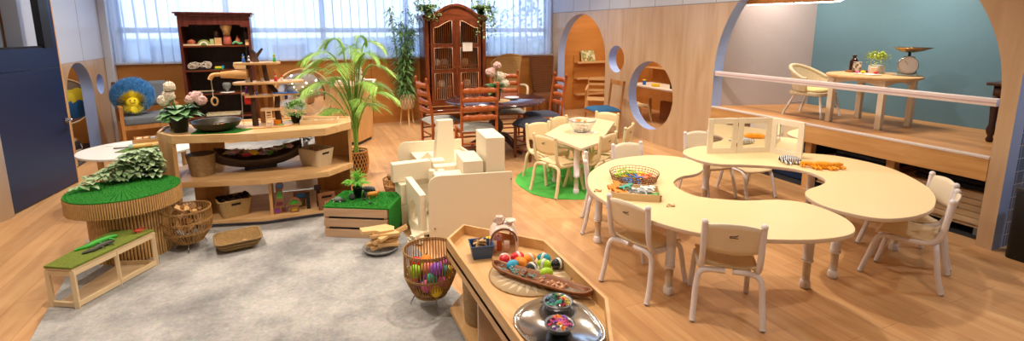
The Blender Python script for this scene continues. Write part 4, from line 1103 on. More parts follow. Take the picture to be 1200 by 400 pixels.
# --- middle tier
def woven_tub(name, label, p, r0, r1, h, m, cat='basket', inner=BLACK):
    t = thing(name, label, cat, p)
    b = MB(); n = 14
    prof = [(r0, 0)]
    for k in range(n): prof += [(r0 + (r1 - r0) * (k + .1) / n, h * (k + .1) / n), (r0 + (r1 - r0) * (k + .5) / n + .004, h * (k + .5) / n), (r0 + (r1 - r0) * (k + .9) / n, h * (k + .9) / n)]
    prof += [(r1, h), (r1 - .008, h)]
    b.lathe(prof, 28, close=True).build('wall', m, t)
    MB().lathe([(r1 - .008, h), (r0 - .006, .01), (.001, .01)], 28).build('lining', inner, t)
    return t
woven_tub('woven_pot', 'round woven basket with a dark rim on the middle tier of the shelf unit', (-.82, 4.80, ZM), .085, .112, .185, JUTE)
t = thing('boat_basket', 'dark boat shaped basket of fabric leaves on the middle tier', 'basket', (-.38, 4.86, ZM), .10)
def boat(u, v, L=.345, W=.125, H=.11):
    x = (u - .5) * 2; w = W * (1 - abs(x) ** 2.4) ** .6 if abs(x) < 1 else 0
    a = (v - .5) * 2
    return (x * L, a * (w * 1.0 + .03), .02 + (H if a > 0 else H * .75) * abs(a) ** 2.2 + .075 * abs(x) ** 2.4)
MB().grid(lambda u, v: boat(u, v), 30, 12).build('hull', mat('dark_weave', '#4b3b30', .75, var=.4, scale=60, bump=.8), t, solid=.012)
b = MB()
for e in (0, 1): b.tube([boat(i / 24, e) for i in range(25)], .009, 6)
b.build('rim', mat('dark_weave_rim', '#4b3d33', .75), t)
MB().prism(rrect(-.13, .13, -.06, .06, .03), 0, .025).build('foot', DARKG, t)
rn = random.Random(17)
cols = [('grey', '#a89e98'), ('mauve', '#c0a0ac'), ('red', '#d84456'), ('yellow', '#dcc444'), ('brown', '#7e5f52'), ('green', '#6fc23a')]
for k in range(30):
    cn, hx = cols[5] if k in (7, 8) else cols[rn.choice([0, 0, 1, 2, 3, 4, 1])]
    b = MB(); q = [(1.0 - .25 * (i % 2)) for i in range(10)]
    b.prism([(.045 * q[i] * math.cos(i * PI / 5), .034 * q[i] * math.sin(i * PI / 5)) for i in range(10)], 0, .008)
    o = b.build('felt_leaf', mat('felt_' + cn, hx, .9, var=.15, scale=30))
    xx = -.25 + .50 * ((k * 7) % 30) / 29
    yy = rn.uniform(-.085, .05)
    o.location = (-.38 + xx, 4.86 + yy + .10 * xx, ZM + .130 + .05 * abs(xx / .36) ** 2 + rn.uniform(0, .03)); o.rotation_euler = (rn.uniform(.1, .7), rn.uniform(-.3, .3), rn.uniform(0, 6))
    tag(o, cn + ' felt leaf in the dark boat shaped basket', 'leaf', cn + ' felt leaves in the boat basket')
def rect_basket(name, label, p, rz, lx, ly, h, flare, m, slots=True, fill=None):
    t = thing(name, label, 'basket', p, rz)
    b = MB(); x0, y0, x1, y1 = lx / 2, ly / 2, lx / 2 + flare, ly / 2 + flare; th = .010
    o = rrect(-x0, x0, -y0, y0, .02, 3); o2 = rrect(-x1, x1, -y1, y1, .025, 3); n = len(o)
    i1 = rrect(-x0 + th, x0 - th, -y0 + th, y0 - th, .018, 3); i2 = rrect(-x1 + th, x1 - th, -y1 + th, y1 - th, .02, 3)
    vs = [(x, y, 0) for x, y in o] + [(x, y, h) for x, y in o2] + [(x, y, h) for x, y in i2] + [(x, y, .008) for x, y in i1]
    fs = [tuple(range(n))[::-1], tuple(range(3 * n, 4 * n))]
    for i in range(n):
        j = (i + 1) % n
        for r in range(3): fs.append((r * n + i, r * n + j, (r + 1) * n + j, (r + 1) * n + i))
    b.add(vs, fs).build('wall', m, t)
    MB().tube([(x, y, h) for x, y in rrect(-x1 + .004, x1 - .004, -y1 + .004, y1 - .004, .022, 3)], .008, 6, closed=True).build('rim', m, t)
    if slots:
        for s in (-1, 1):
            b = MB(); q = y0 + flare * .78
            b.add([(-.035, s * (q - .004 + .0), h * .72), (.035, s * (q - .004), h * .72), (.035, s * (q + .005), h * .86), (-.035, s * (q + .005), h * .86)], [(0, 1, 2, 3)]); b.build('handle_slot', BLACK, t, solid=.004)
    return t
rect_basket('rectangular_basket', 'pale rectangular paper rope basket on the right of the middle tier', (.085, 4.78, ZM), .62, .155, .24, .15, .022, mat('pale_rope', '#ecd9b4', .8, var=.15, scale=60, bump=.8))
rn = random.Random(40)
for k in range(9):
    o = MB().cb((0, 0, 0), (.05, .035, .012)).build('wood_chip', mat('brown_chip', '#8d6350', .7))
    a = -.62; uu = rn.uniform(-.05, .05); vv = -.08 + .16 * k / 8
    o.location = (.085 + uu * math.cos(.62) - vv * math.sin(.62), 4.78 + uu * math.sin(.62) + vv * math.cos(.62), ZM + .125 + rn.uniform(0, .012)); o.rotation_euler = (rn.uniform(-.4, .4), rn.uniform(-.4, .4), rn.uniform(0, 3))
    tag(o, 'brown flat wood chip in the pale rectangular basket', 'wood chip', 'wood chips in the rectangular basket')
# --- bottom tier
rect_basket('rectangular_basket', 'tan rectangular basket filled with dark pieces on the bottom tier', (-.60, 4.68, ZB), .30, .20, .15, .15, .03, mat('tan_rope', '#c9a66c', .8, var=.2, scale=60, bump=.8))
rn = random.Random(41)
for k in range(30):
    o = MB().lathe([(.012, 0), (.018, .01), (.012, .02), (.001, .022)], 8).build('pine_cone', mat('dark_cone', '#2a1717', .8, var=.3, scale=50))
    uu = rn.uniform(-.11, .11); vv = rn.uniform(-.08, .08)
    o.location = (-.60 + uu * .955 - vv * .295, 4.68 + uu * .295 + vv * .955, ZB + .135 + rn.uniform(0, .02)); o.rotation_euler = (rn.uniform(-1, 1), rn.uniform(-1, 1), 0)
    tag(o, 'small dark brown cone heaped in the tan bottom tier basket', 'cone', 'dark cones in the bottom basket')
GEMW = mat('gem_block_wood', '#8a5a3c', .5, var=.15, scale=20)
def gem(nm, label, p, rz, parts):
    t = thing(nm, label, 'block', p, rz); t.scale = (1.15, 1, 1.15)
    for out, gm_, gc in parts:
        b = MB(); n = len(out); D = .018
        cx = sum(v[0] for v in out) / n; cz = sum(v[1] for v in out) / n
        inn = [(cx + (x - cx) * .68, cz + (z - cz) * .68) for x, z in out]
        vs = [(x, y, z) for y in (-D, D) for x, z in out] + [(x, y, z) for y in (-D, D) for x, z in inn]
        fs = []
        for i in range(n):
            j = (i + 1) % n
            fs += [(i, j, n + j, n + i), (2 * n + i, 2 * n + j, 3 * n + j, 3 * n + i), (j, i, 2 * n + i, 2 * n + j), (n + i, n + j, 3 * n + j, 3 * n + i)]
        f = b.add(vs, fs).build('frame', GEMW, t)
        q = MB(); q.add([(x, -.004, z) for x, z in inn] + [(x, .004, z) for x, z in inn], [tuple(range(n)), tuple(range(n, 2 * n))[::-1]] + [(i, (i + 1) % n, n + (i + 1) % n, n + i) for i in range(n)]); q.build('coloured_window', gc, f)
gemc = lambda n, h: mat('gem_' + n, h, .25, trans=.15, var=0)
GP, GG, GB, GY, GM = gemc('purple', '#b04be0'), gemc('green', '#59b83a'), gemc('blue', '#3e8fd0'), gemc('yellow', '#e6c430'), gemc('maroon', '#8c2c3c')
gem('gem_block_tower', 'tower of brown framed blocks with purple, green and blue windows on the bottom tier', (-.235, 4.56, ZB), .05, [
    ([(-.045, 0), (.0, 0), (.0, .05), (-.045, .05)], GP, GP), ([(-.045, .052), (.03, .052), (.03, .10), (-.03, .10)], GP, GM), ([(-.028, .102), (.028, .102), (.022, .185), (-.022, .185)], GG, GG),
    ([(-.022, .187), (.028, .187), (.034, .215), (.02, .238), (-.01, .236), (-.022, .215)], GB, GB), ([(.002, 0), (.035, 0), (.035, .05), (.002, .05)], GM, GM)])
gem('gem_block_arch', 'arched brown framed block with green and yellow windows on the bottom tier', (-.125, 4.54, ZB), .0, [
    ([(-.03, 0), (.03, 0), (.03, .05), (-.03, .05)], GY, GY), ([(-.055, .052), (.055, .052), (.05, .08), (.03, .105), (0, .115), (-.03, .105), (-.05, .08)], GG, GG)])
gem('gem_block_pair', 'low framed blocks with green and blue windows behind the arched block', (-.07, 4.66, ZB), .2, [
    ([(-.05, 0), (.03, 0), (.03, .06), (-.05, .06)], GG, GG), ([(-.05, .062), (.05, .062), (.04, .115), (-.05, .13)], GB, GB)])
tag(MB().cb((-.01, 4.60, ZB + .07), (.03, .06, .14)).build('dark_block', BLACK), 'upright black block on the bottom tier beside the framed blocks', 'block')
t = thing('toy_mallet', 'dark brown hammer shaped wooden block standing on the bottom tier', 'block', (.075, 4.60, ZB))
MB().cb((0, 0, .08), (.03, .03, .16)).build('handle', DARKW, t); MB().cb((0, 0, .18), (.06, .035, .04)).build('head', DARKW, t)
t = thing('slotted_block', 'brown wooden block with a dark slot and narrow foot on the bottom tier', 'block', (.14, 4.52, ZB), .25)
b = MB(); b.box(-.07, .07, -.015, .015, .08, .10); b.box(-.07, .07, -.015, .015, .125, .145); b.box(-.07, -.045, -.015, .015, .10, .125); b.box(.045, .07, -.015, .015, .10, .125); b.build('frame', GEMW, t)
MB().cb((-.045, 0, .04), (.045, .03, .08)).build('foot', GEMW, t); MB().box(-.045, .045, -.003, .003, .10, .125).build('slot', BLACK, t)

# ------------------------------------------------------------------ turf table, low crate, white round table
t = thing('turf_table', 'round reed sided table with bright green turf top at the front left', 'table', (-1.26, 4.34, 0))
TP = [(.015 + .345 * math.cos(2 * PI * i / 64), -.005 + .335 * math.sin(2 * PI * i / 64)) for i in range(64)]
MB().prism(TP, .492, .502).build('turf_top', TURF, t)
rn = random.Random(50); b = MB()
for i in range(2600):
    q = rn.choice(TP); s = math.sqrt(rn.random()); x, y = q[0] * s, q[1] * s
    a = rn.uniform(0, 2 * PI); b.add([(x, y, .50), (x + .004 * math.cos(a), y + .004 * math.sin(a), .50), (x + rn.uniform(-.004, .004), y + rn.uniform(-.004, .004), .512)], [(0, 1, 2)])
b.build('turf_blades', TURF, t)
MB().prism(TP, .385, .492).build('drum', REEDD, t)
rr_ = random.Random(5)
def reeds(out, z0, z1, r, par, nm, m):
    b = MB(); P = out + [out[0]]; acc = 0; 
    for i in range(len(P) - 1):
        p, q = Vector(P[i]), Vector(P[i + 1]); L = (q - p).length; x = (r * 2.1 - acc)
        while x < L:
            c = p + (q - p) * (x / L); b.tube([(c.x, c.y, z0), (c.x, c.y, z1)], r, 6, cap=False); x += r * 2.5
        acc = L - (x - r * 2.1)
    return b.build(nm, [m, REEDD], par)
reeds(TP, .38, .494, .0060, t, 'reed_edging', REED)
BO = [(.25 * math.cos(2 * PI * i / 40) + .035, .25 * math.sin(2 * PI * i / 40) - .0) for i in range(40)]
MB().prism(BO, 0, .385).build('column', REEDD, t); reeds(BO, 0, .384, .008, t, 'reed_cladding', REED)

t = thing('low_crate', 'low pale wooden crate with an olive turf top in front of the turf table', 'crate', (-1.30, 3.84, 0))
# plan runs front-left to back-right
CR = [(-.26, -.20), (-.03, -.34), (.30, .16), (.05, .28)]
CR = [(-.17, -.25), (-.01, -.34), (.29, .15), (.02, .25)]
MB().prism(CR, .262, .274).build('turf_top', TURFY, t); MB().prism(shrink(CR, .004), .25, .262).build('top_board', BIRCH, t)
C4 = CR
def postbox(b, c, z0, z1, w=.022): b.cb((c[0], c[1], (z0 + z1) / 2), (w, w, z1 - z0))
ins = shrink(C4, .012)
for c in ins: b = MB(); postbox(b, c, 0, .25); b.build('leg', BIRCH, t)
for p, q in ((ins[0], ins[1]), (ins[1], ins[2]), (ins[2], ins[3])):
    for z in (.22, .02): b = MB(); b.bar((p[0], p[1], z + .012), (q[0], q[1], z + .012), .014, .03); b.build('rail', BIRCH, t)
m1 = tuple((Vector(ins[1]) + Vector(ins[2])) / 2)
b = MB(); postbox(b, m1, 0, .25, .018); b.build('upright', BIRCH, t)
b = MB().prism(shrink(CR, .02), .012, .022); b.build('base_board', BIRCH, t)
def critter(nm, label, p, rz, m, L=.09, tail=True):
    t = thing(nm, label, 'toy animal', p, rz)
    body = smooth_path([(-L * 1.3, .012, .006), (-L * .7, -.008, .010), (-L * .3, 0, .014), (L * .3, .004, .016), (L * .6, 0, .018), (L * .85, 0, .014)], 4)
    n = len(body); b = MB().tube(body, [max(.002, .016 * math.sin(PI * (.06 + .86 * (i / (n - 1)) ** .8)) ** .7) for i in range(n)], 10); b.build('body', m, t)
    for sx in (-.25, .35):
        for s in (-1, 1): MB().tube([(L * sx, 0, .012), (L * (sx + .1), s * .028, .014), (L * (sx + .2), s * .036, .002)], [.006, .004, .003], 6).build('leg', m, t)
    b = MB()
    for k in range(8): q = body[3 + k * 2 if 3 + k * 2 < n else n - 1]; b.leaf((q.x, q.y, q.z + .008), (-.3, 0, 1), .012, .008, 0, n=2)
    b.build('crest', m, t)
critter('toy_lizard', 'bright green toy lizard on the olive turf crate', (-1.27, 3.86, .274), .75, mat('lizard_green', '#3fae3a', .5, var=.2, scale=40), .11)
critter('toy_lizard', 'dark grey toy lizard in front of the green one', (-1.24, 3.77, .274), .85, mat('lizard_grey', '#4a4e42', .6, var=.2, scale=40), .085)
t = thing('toy_crab', 'red toy crab at the far corner of the olive turf crate', 'toy animal', (-1.10, 3.97, .274), .6)
MB().ell((0, 0, .014), (.026, .018, .009), 12, 6).build('shell', mat('crab_red', '#b8432c', .5), t)
for s in (-1, 1):
    for k in range(4): MB().tube([(-.012 + k * .008, s * .014, .012), (-.014 + k * .010, s * .030, .018), (-.016 + k * .012, s * .038, .002)], .002, 5).build('leg', _m['crab_red'], t)
    MB().tube([(.015, s * .012, .014), (.032, s * .020, .018), (.044, s * .012, .016)], [.003, .005, .003], 6).build('claw', _m['crab_red'], t)

# trailing pothos on the turf table
t = thing('trailing_pothos', 'variegated trailing plant in a black pot spilling over the green turf table', 'potted plant', (-1.13, 4.60, .503))
tapered_pot('pot', .048, .062, .11, BLACK, t)
rn = random.Random(77); b = MB(); st = MB()
VAR = mat('variegated_leaf', '#9ab586', .45, var=.8, scale=55)
for i in range(20):
    if i < 12: a = rn.uniform(2.75, 4.1); R_ = rn.uniform(.15, .56)
    else: a = rn.uniform(0, 2 * PI); R_ = rn.uniform(.06, .13)
    ex, ey = R_ * math.cos(a), R_ * math.sin(a) * .75
    pts = smooth_path([(0, 0, .11), (ex * .25, ey * .25, .19 + rn.uniform(-.02, .03)), (ex * .6, ey * .6, .10 + rn.uniform(-.02, .04)), (ex, ey, .022)], 5)
    st.tube(pts, .0022, 4)
    for p in pts[2:]:
        for k in range(3):
            q = rn.uniform(0, 2 * PI); b.leaf(p + Vector((0, 0, .008)), (math.cos(q), math.sin(q), rn.uniform(.1, .7)), rn.uniform(.055, .085), rn.uniform(.036, .05), .5, .2, n=4)
b.build('foliage', VAR, t); st.build('stem', LEAF, t)

t = thing('round_side_table', 'white oval low table behind the turf table near the dark door', 'table', (-1.50, 5.83, 0))
OV = [(.50 * math.cos(2 * PI * i / 48) , .46 * math.sin(2 * PI * i / 48)) for i in range(48)]
MB().prism(OV, .478, .50).build('tabletop', [mat('white_laminate', '#dfdcd6', .35, var=.02)], t, bevel=.003)
for a in (.4, 2.3, 3.9, 5.4): MB().cyl((.36 * math.cos(a), .33 * math.sin(a), 0), (.36 * math.cos(a), .33 * math.sin(a), .478), .025, n=14).build('leg', PINEZ, t)
turf_mat('felt_cloth', 'dark green cloth lying on the white oval table', [(-1.66, 5.66), (-1.36, 5.62), (-1.14, 5.95), (-1.55, 6.05)], .5005, mat('moss_cloth', '#5f7a3a', .9, var=.15, scale=40, bump=.4))
t = thing('fabric_roll', 'rolled cloth with a yellow and blue print on the white oval table', 'roll', (-1.40, 5.78, .53))
b = MB().tube([(-.17, -.04, 0), (.17, .04, 0)], .024, 14).build('roll', blotch('printed_cloth', ['#dcb062', '#7fa6b8', '#e6cf98', '#d0a055', '#8ab0a0'], 12), t)
t = thing('wooden_rack', 'long low pine rack holding flat pieces on the white oval table', 'rack', (-1.38, 6.03, .508), .08)
b = MB(); b.box(-.22, .22, -.05, .05, 0, .01); b.box(-.22, .22, -.05, -.04, 0, .045); b.box(-.22, .22, .04, .05, 0, .06); b.build('body', mat('orange_pine', '#d49a64', .5), t, bevel=.002)
for k in range(7): MB().box(-.19 + k * .058, -.15 + k * .058, -.035, .035, .012, .055).build('flat_piece', [BIRCH, PINE, GRYP][k % 3], t)
tag(MB().prism([(-1.86, 6.02), (-1.68, 5.96), (-1.60, 6.08), (-1.75, 6.14)], .5005, .505).build('paper_sheet', WHP), 'white paper sheet on the far side of the white oval table', 'paper')
tag(MB().tube(smooth_path([(-1.72, 5.86, .506), (-1.66, 5.82, .512), (-1.60, 5.86, .508), (-1.55, 5.84, .508)], 4), .006, 6).build('black_strap', BLACK), 'short black strap curled beside the green cloth', 'strap')
tag(MB().ell((-1.22, 5.98, .525), (.03, .02, .018), 10, 6).build('white_figure', WHP), 'small white toy beside the pine rack', 'toy')

# ------------------------------------------------------------------ armchair with the sunshine cushion
t = thing('grey_armchair', 'oak framed armchair with a grey seat holding the round blue cushion', 'chair', (-1.93, 8.02, 0), face(.35, -1))
for s in (-1, 1):
    MB().tube([(s * .30, -.26, 0), (s * .30, -.26, .44), (s * .30, -.34, .95)], .024, 8).build('back_leg', OAK, t)
    MB().bar((s * .30, .26, 0), (s * .30, .26, .66), .038).build('leg', OAK, t)
    MB().bar((s * .30, .28, .665), (s * .30, -.30, .665), .045, .03).build('arm', OAK, t, bevel=.006)
b = MB(); b.bar((-.3, .26, .40), (.3, .26, .40), .025, .06); b.bar((-.3, -.26, .40), (.3, -.26, .40), .025, .06)
for s in (-1, 1): b.bar((s * .3, -.26, .40), (s * .3, .26, .40), .025, .06)
b.build('seat_rail', OAK, t)
MB().prism(rrect(-.29, .29, -.27, .29, .05), .43, .53).build('seat_cushion', GREYC, t, bevel=.025, seg=3)
b = MB().grid(lambda u, v: ((u - .5) * .60, -.285 - .055 * v - .0, .60 + .34 * v), 6, 6); b.build('backrest', GREYC, t, solid=.03)
t = thing('round_cushion', 'large round fluffy blue cushion with a shaggy yellow sun face', 'cushion', (-2.07, 8.02, .785), rot=(R(-12), 0, .25))
BF = mat('blue_fluff', '#3a82c6', .9, var=.35, scale=24, sheen=.5); YF = mat('yellow_fluff', '#f3dc2e', .8, var=.2, scale=24)
b = MB().ell((0, 0, 0), (.25, .11, .238), 32, 18); b.build('body', BF, t)
rn = random.Random(60); b = MB()
for i in range(3400):
    a = rn.uniform(0, 2 * PI); q = math.sqrt(rn.random()) * .98
    x, z = .25 * q * math.cos(a), .238 * q * math.sin(a); y = -.11 * math.sqrt(max(0, 1 - q * q))
    d = Vector((x, y * 2.0, z)).normalized() + Vector((rn.gauss(0, .4), -.1, rn.gauss(0, .4)))
    b.leaf((x, y, z), d, .032, .0045, .1, n=2)
b.build('pile', [mat('blue_fluff_tips', '#6aaede', .9, var=.5, scale=50)], t)
cx, cz = -.01, -.10
sf = MB().ell((cx, -.115, cz), (.085, .045, .075), 20, 12).build('sun_face', YF, t)
b = MB()
for i in range(900):
    a = rn.uniform(0, 2 * PI); q = rn.uniform(.55, 1.15)
    b.leaf((cx + .08 * q * math.cos(a), -.13 - .02 * (1 - q), cz + .07 * q * math.sin(a)), (math.cos(a), -.30 + rn.gauss(0, .15), math.sin(a)), rn.uniform(.05, .11), .007, .05, n=2)
b.build('shag', YF, sf)
b = MB()
for s in (-1, 1): b.ell((cx + s * .024, -.172, cz + .016), (.009, .007, .010), 8, 6)
b.tube([(cx + .024 * math.cos(PI + PI * k / 8), -.174, cz - .008 + .016 * math.sin(PI + PI * k / 8)) for k in range(9)], .0045, 5); b.build('face', BRN, sf)

# snug behind the left arch: round mirror with its reflection painted as colour bands, and a dark patterned floor cushion
t = thing('painted_mirror', 'round mirror with painted yellow and blue reflection hanging in the snug behind the left arch', 'picture', (-2.93, 8.36, .70))
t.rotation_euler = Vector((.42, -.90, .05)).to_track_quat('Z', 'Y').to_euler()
def painted_reflection_mat():
    m = bpy.data.materials.new('painted_reflection'); m.use_nodes = True; nt = m.node_tree; N = nt.nodes; L2 = nt.links; b = N['Principled BSDF']
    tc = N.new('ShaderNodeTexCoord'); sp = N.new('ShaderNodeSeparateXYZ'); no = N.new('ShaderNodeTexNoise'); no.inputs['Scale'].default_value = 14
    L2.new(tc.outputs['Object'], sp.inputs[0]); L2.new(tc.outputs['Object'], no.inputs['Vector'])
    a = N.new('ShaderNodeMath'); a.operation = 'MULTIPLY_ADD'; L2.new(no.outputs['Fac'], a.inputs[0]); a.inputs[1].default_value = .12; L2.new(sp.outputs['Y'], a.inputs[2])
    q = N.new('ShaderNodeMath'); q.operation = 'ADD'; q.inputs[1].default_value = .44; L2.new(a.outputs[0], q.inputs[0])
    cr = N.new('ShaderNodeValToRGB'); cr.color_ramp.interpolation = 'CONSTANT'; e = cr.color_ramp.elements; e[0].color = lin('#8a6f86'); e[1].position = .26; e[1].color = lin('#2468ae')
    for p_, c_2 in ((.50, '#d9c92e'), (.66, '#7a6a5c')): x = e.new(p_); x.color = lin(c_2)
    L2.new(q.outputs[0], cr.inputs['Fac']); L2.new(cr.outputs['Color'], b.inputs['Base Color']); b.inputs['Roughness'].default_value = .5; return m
MB().lathe([(.30, -.012), (.30, .0), (0, .0)], 48).build('picture', painted_reflection_mat(), t); MB().tube([(.305 * math.cos(2 * PI * i / 48), .305 * math.sin(2 * PI * i / 48), 0) for i in range(48)], .010, 8, closed=True).build('frame', BIRCH, t)  # mirror disc, its reflection painted on as bands
t = thing('floor_cushion', 'dark zebra patterned floor pouffe with a straw coloured top in the snug', 'pouffe', (-2.93, 7.98, .012))
zp = blotch('zebra_cloth', ['#18171a', '#d9d2c2', '#201f22', '#2a2930'], 9)
MB().lathe([(.20, 0), (.24, .04), (.25, .12), (.23, .19), (.20, .21)], 30).build('body', zp, t); MB().lathe([(.215, .21), (.20, .235), (.001, .25)], 30).build('top', JUTE, t)

# ------------------------------------------------------------------ baskets on the rug
def cane_basket(nm, label, p, r0, r1, rmid, h, z0=.07, n=46, rings=(0, .33, .66, 1), wires=3, belly=None):
    t = thing(nm, label, 'basket', p)
    def rad(q): return r0 + (rmid - r0) * math.sin(min(1, q / .55) * PI / 2) if q < .55 else rmid + (r1 - rmid) * ((q - .55) / .45) ** 1.5
    b = MB()
    for i in range(n):
        a = 2 * PI * i / n
        b.tube([(rad(q / 8) * math.cos(a), rad(q / 8) * math.sin(a), z0 + h * q / 8) for q in range(9)], .0034, 5, cap=False)
    b.build('canes', CANE, t)
    b = MB()
    for q in rings:
        for dz in (-.004, .004): b.tube([(rad(q) * 1.015 * math.cos(k * PI / 18), rad(q) * 1.015 * math.sin(k * PI / 18), z0 + h * q + dz) for k in range(36)], .0034, 5, closed=True)
    b.build('hoops', CANE, t)
    MB().lathe([(r0 * .99, 0), (r0 * .99, .006), (0.001, .006)], 24, c=(0, 0, z0 - .002)).build('floor', mat('cane_floor', '#7b5c36', .8), t)
    for k in range(wires):
        a = 2 * PI * k / wires + .6
        MB().tube([(r0 * .9 * math.cos(a), r0 * .9 * math.sin(a), z0), (r0 * 1.35 * math.cos(a), r0 * 1.35 * math.sin(a), 0)], .004, 6).build('leg', STEELD, t)
    return t
cane_basket('cane_basket', 'round cane basket on thin legs full of wooden blocks beside the turf table', (-.86, 4.24, .012), .095, .158, .160, .245, .062)
rn = random.Random(61)
BL1, BL2, BL3 = mat('block_beech', '#d9ae72', .5, var=.1), mat('block_oak', '#b58348', .5, var=.15), mat('block_dark', '#86613b', .6, var=.2)
for k in range(22):
    a = rn.uniform(0, 2 * PI); r = rn.uniform(0, .095); top = k > 11
    zz_ = .012 + (.275 + rn.uniform(0, .03) if top else .13 + .11 * rn.random())
    s = k % 4
    if s == 0: o = MB().cyl((0, 0, -.04), (0, 0, .04), .018, n=12); nm = 'wooden_cylinder'; cn = 'round wooden rod'
    elif s == 1: o = MB().cb((0, 0, 0), (.10, .035, .02)); nm = 'wooden_plank'; cn = 'flat wooden plank'
    elif s == 2: o = MB().cb((0, 0, 0), (.04, .04, .04)); nm = 'wooden_cube'; cn = 'wooden cube'
    else: o = MB().tube([(.04 * math.cos(q * PI / 8), .04 * math.sin(q * PI / 8), 0) for q in range(9)], .012, 8); nm = 'wooden_arch'; cn = 'curved wooden arch'
    o = o.build(nm, [BL1, BL2, BL3][k % 3]); o.location = (-.86 + r * math.cos(a), 4.24 + r * math.sin(a), zz_); o.rotation_euler = (rn.uniform(-.9, .9), rn.uniform(-.9, .9), a)
    tag(o, cn + ' in the cane basket beside the turf table', 'block', 'wooden pieces in the left cane basket, ' + cn)
t = thing('shallow_basket', 'shallow square seagrass basket with loose shells on the rug', 'basket', (-.52, 4.10, .012), .18)
def sq_bowl(k, h, r): 
    return [(x, y) for x, y in rrect(-r, r, -r * .86, r * .86, r * .3, 5)]
n = len(sq_bowl(0, 0, .1)); lv = [(.095, 0), (.125, .04), (.15, .085), (.138, .083), (.112, .04), (.085, .014)]
vs = []
for r, z in lv: vs += [(x, y, z) for x, y in sq_bowl(0, 0, r)]
fs = [tuple(range(n))[::-1], tuple(range(5 * n, 6 * n))]
for k in range(5): fs += [(k * n + i, k * n + (i + 1) % n, (k + 1) * n + (i + 1) % n, (k + 1) * n + i) for i in range(n)]
MB().add(vs, fs, True).build('bowl', mat('seagrass_coarse', '#b8935c', .85, var=.4, scale=70, bump=1), t)
b = MB()
for r, z in ((.150, .085), (.138, .06), (.122, .035)): b.tube([(x, y, z) for x, y in sq_bowl(0, 0, r + .004)], .008, 5, closed=True)
b.build('braid', mat('seagrass_rope', '#c9a570', .85, var=.4, scale=90, bump=1), t)
rn = random.Random(62)
for k in range(8):
    o = MB().ell((0, 0, 0), (.018, .012, .010), 8, 5).build('shell', mat('shell_tan', '#c9a98a', .5))
    o.location = (-.54 + rn.uniform(-.06, .06), 4.09 + rn.uniform(-.05, .05), .038); o.rotation_euler = (0, 0, rn.uniform(0, 3)); tag(o, 'small tan shell in the shallow square basket', 'shell', 'shells in the square basket')

# crate with turf cover
t = thing('slatted_crate', 'pale wooden slatted crate with a green turf cover, standing on the rug', 'crate', (.42, 4.08, .012), -.50)
hx, hy = .26, .19
CRW = wood('crate_pine', '#d3b08e', '#c19a74', axis='X', stretch=8, scale=2, rough=.6)
MB().box(-hx + .010, hx - .010, -hy + .010, hy - .010, .022, .235).build('gap_shade_box', BLACK, t)  # black box inside, shade of the slat gaps put into colour
for s in (-1, 1):
    for z in (.0, .087, .174): MB().box(-hx, hx, s * hy - .008, s * hy + .008, z, z + .067).build('slat', CRW, t, bevel=.002); 
    for z in (.0, .087, .174): MB().box(s * hx - .008, s * hx + .008, -hy + .01, hy - .01, z, z + .072).build('slat', CRW, t, bevel=.002)
    for s2 in (-1, 1): MB().cb((s * (hx - .02), s2 * (hy - .02), .12), (.025, .025, .24)).build('post', CRW, t)
b = MB(); b.box(-hx - .004, hx + .016, -hy - .006, hy + .01, .243, .256); b.box(hx + .010, hx + .02, -hy - .004, hy + .01, .02, .25); b.build('turf_cover', TURF, t)
rn = random.Random(63); b = MB()
for i in range(2200):
    x, y = rn.uniform(-hx, hx), rn.uniform(-hy, hy); a = rn.uniform(0, 6.3)
    b.add([(x, y, .254), (x + .005 * math.cos(a), y + .005 * math.sin(a), .254), (x + rn.uniform(-.004, .004), y, .267)], [(0, 1, 2)])
b.build('turf_blades', TURF, t)
ZC = .012 + .257
t = thing('potted_fern', 'bright green feathery fern in black pots on the turf covered crate', 'potted plant', (.375, 4.14, ZC)); t.scale = (.9, .9, 1.2)
tapered_pot('pot', .030, .042, .08, BLACK, t)
al = MB()
for b in frond_plant(t, random.Random(4), 24, .17, FERN, .08, w=.006, up=1.3, leaflet=.030): al.add(b.v, b.f, True)
for i in range(120):
    a = rn.uniform(0, 2 * PI); al.leaf((0, 0, .09 + rn.uniform(0, .07)), (math.cos(a), math.sin(a), rn.uniform(.2, 2.2)), rn.uniform(.06, .12), .006, .3, n=2)
al.build('foliage', mat('fern_light', '#72bf3c', .5, var=.3, scale=14), t)
def rock(nm, label, p, r, m, grp=None, sd=1, cat='rock'):
    rn = random.Random(sd); b = MB().ell((0, 0, 0), r, 10, 7); b.v = [tuple(c * rn.uniform(.88, 1.1) for c in v) for v in b.v]
    o = b.build(nm, m); o.location = (p[0], p[1], p[2] + r[2] * .85); return tag(o, label, cat, grp)
RK = mat('dark_rock', '#3c3f3e', .8, var=.3, scale=30)
for k, (x, y, r, l) in enumerate([(.325, 4.10, (.026, .022, .028), 'black rock left of the fern pot on the crate'), (.43, 4.12, (.022, .020, .024), 'dark rock right of the fern pot on the crate'), (.42, 4.05, (.016, .013, .010), 'small flat grey stone in front of the fern pot'), (.45, 3.95, (.018, .010, .006), 'flat twig like stone near the front edge of the crate'), (.26, 4.08, (.016, .012, .012), 'grey green stone between tortoise and fern')]):
    rock('rock', l, (x, y, ZC), r, RK, None, k)
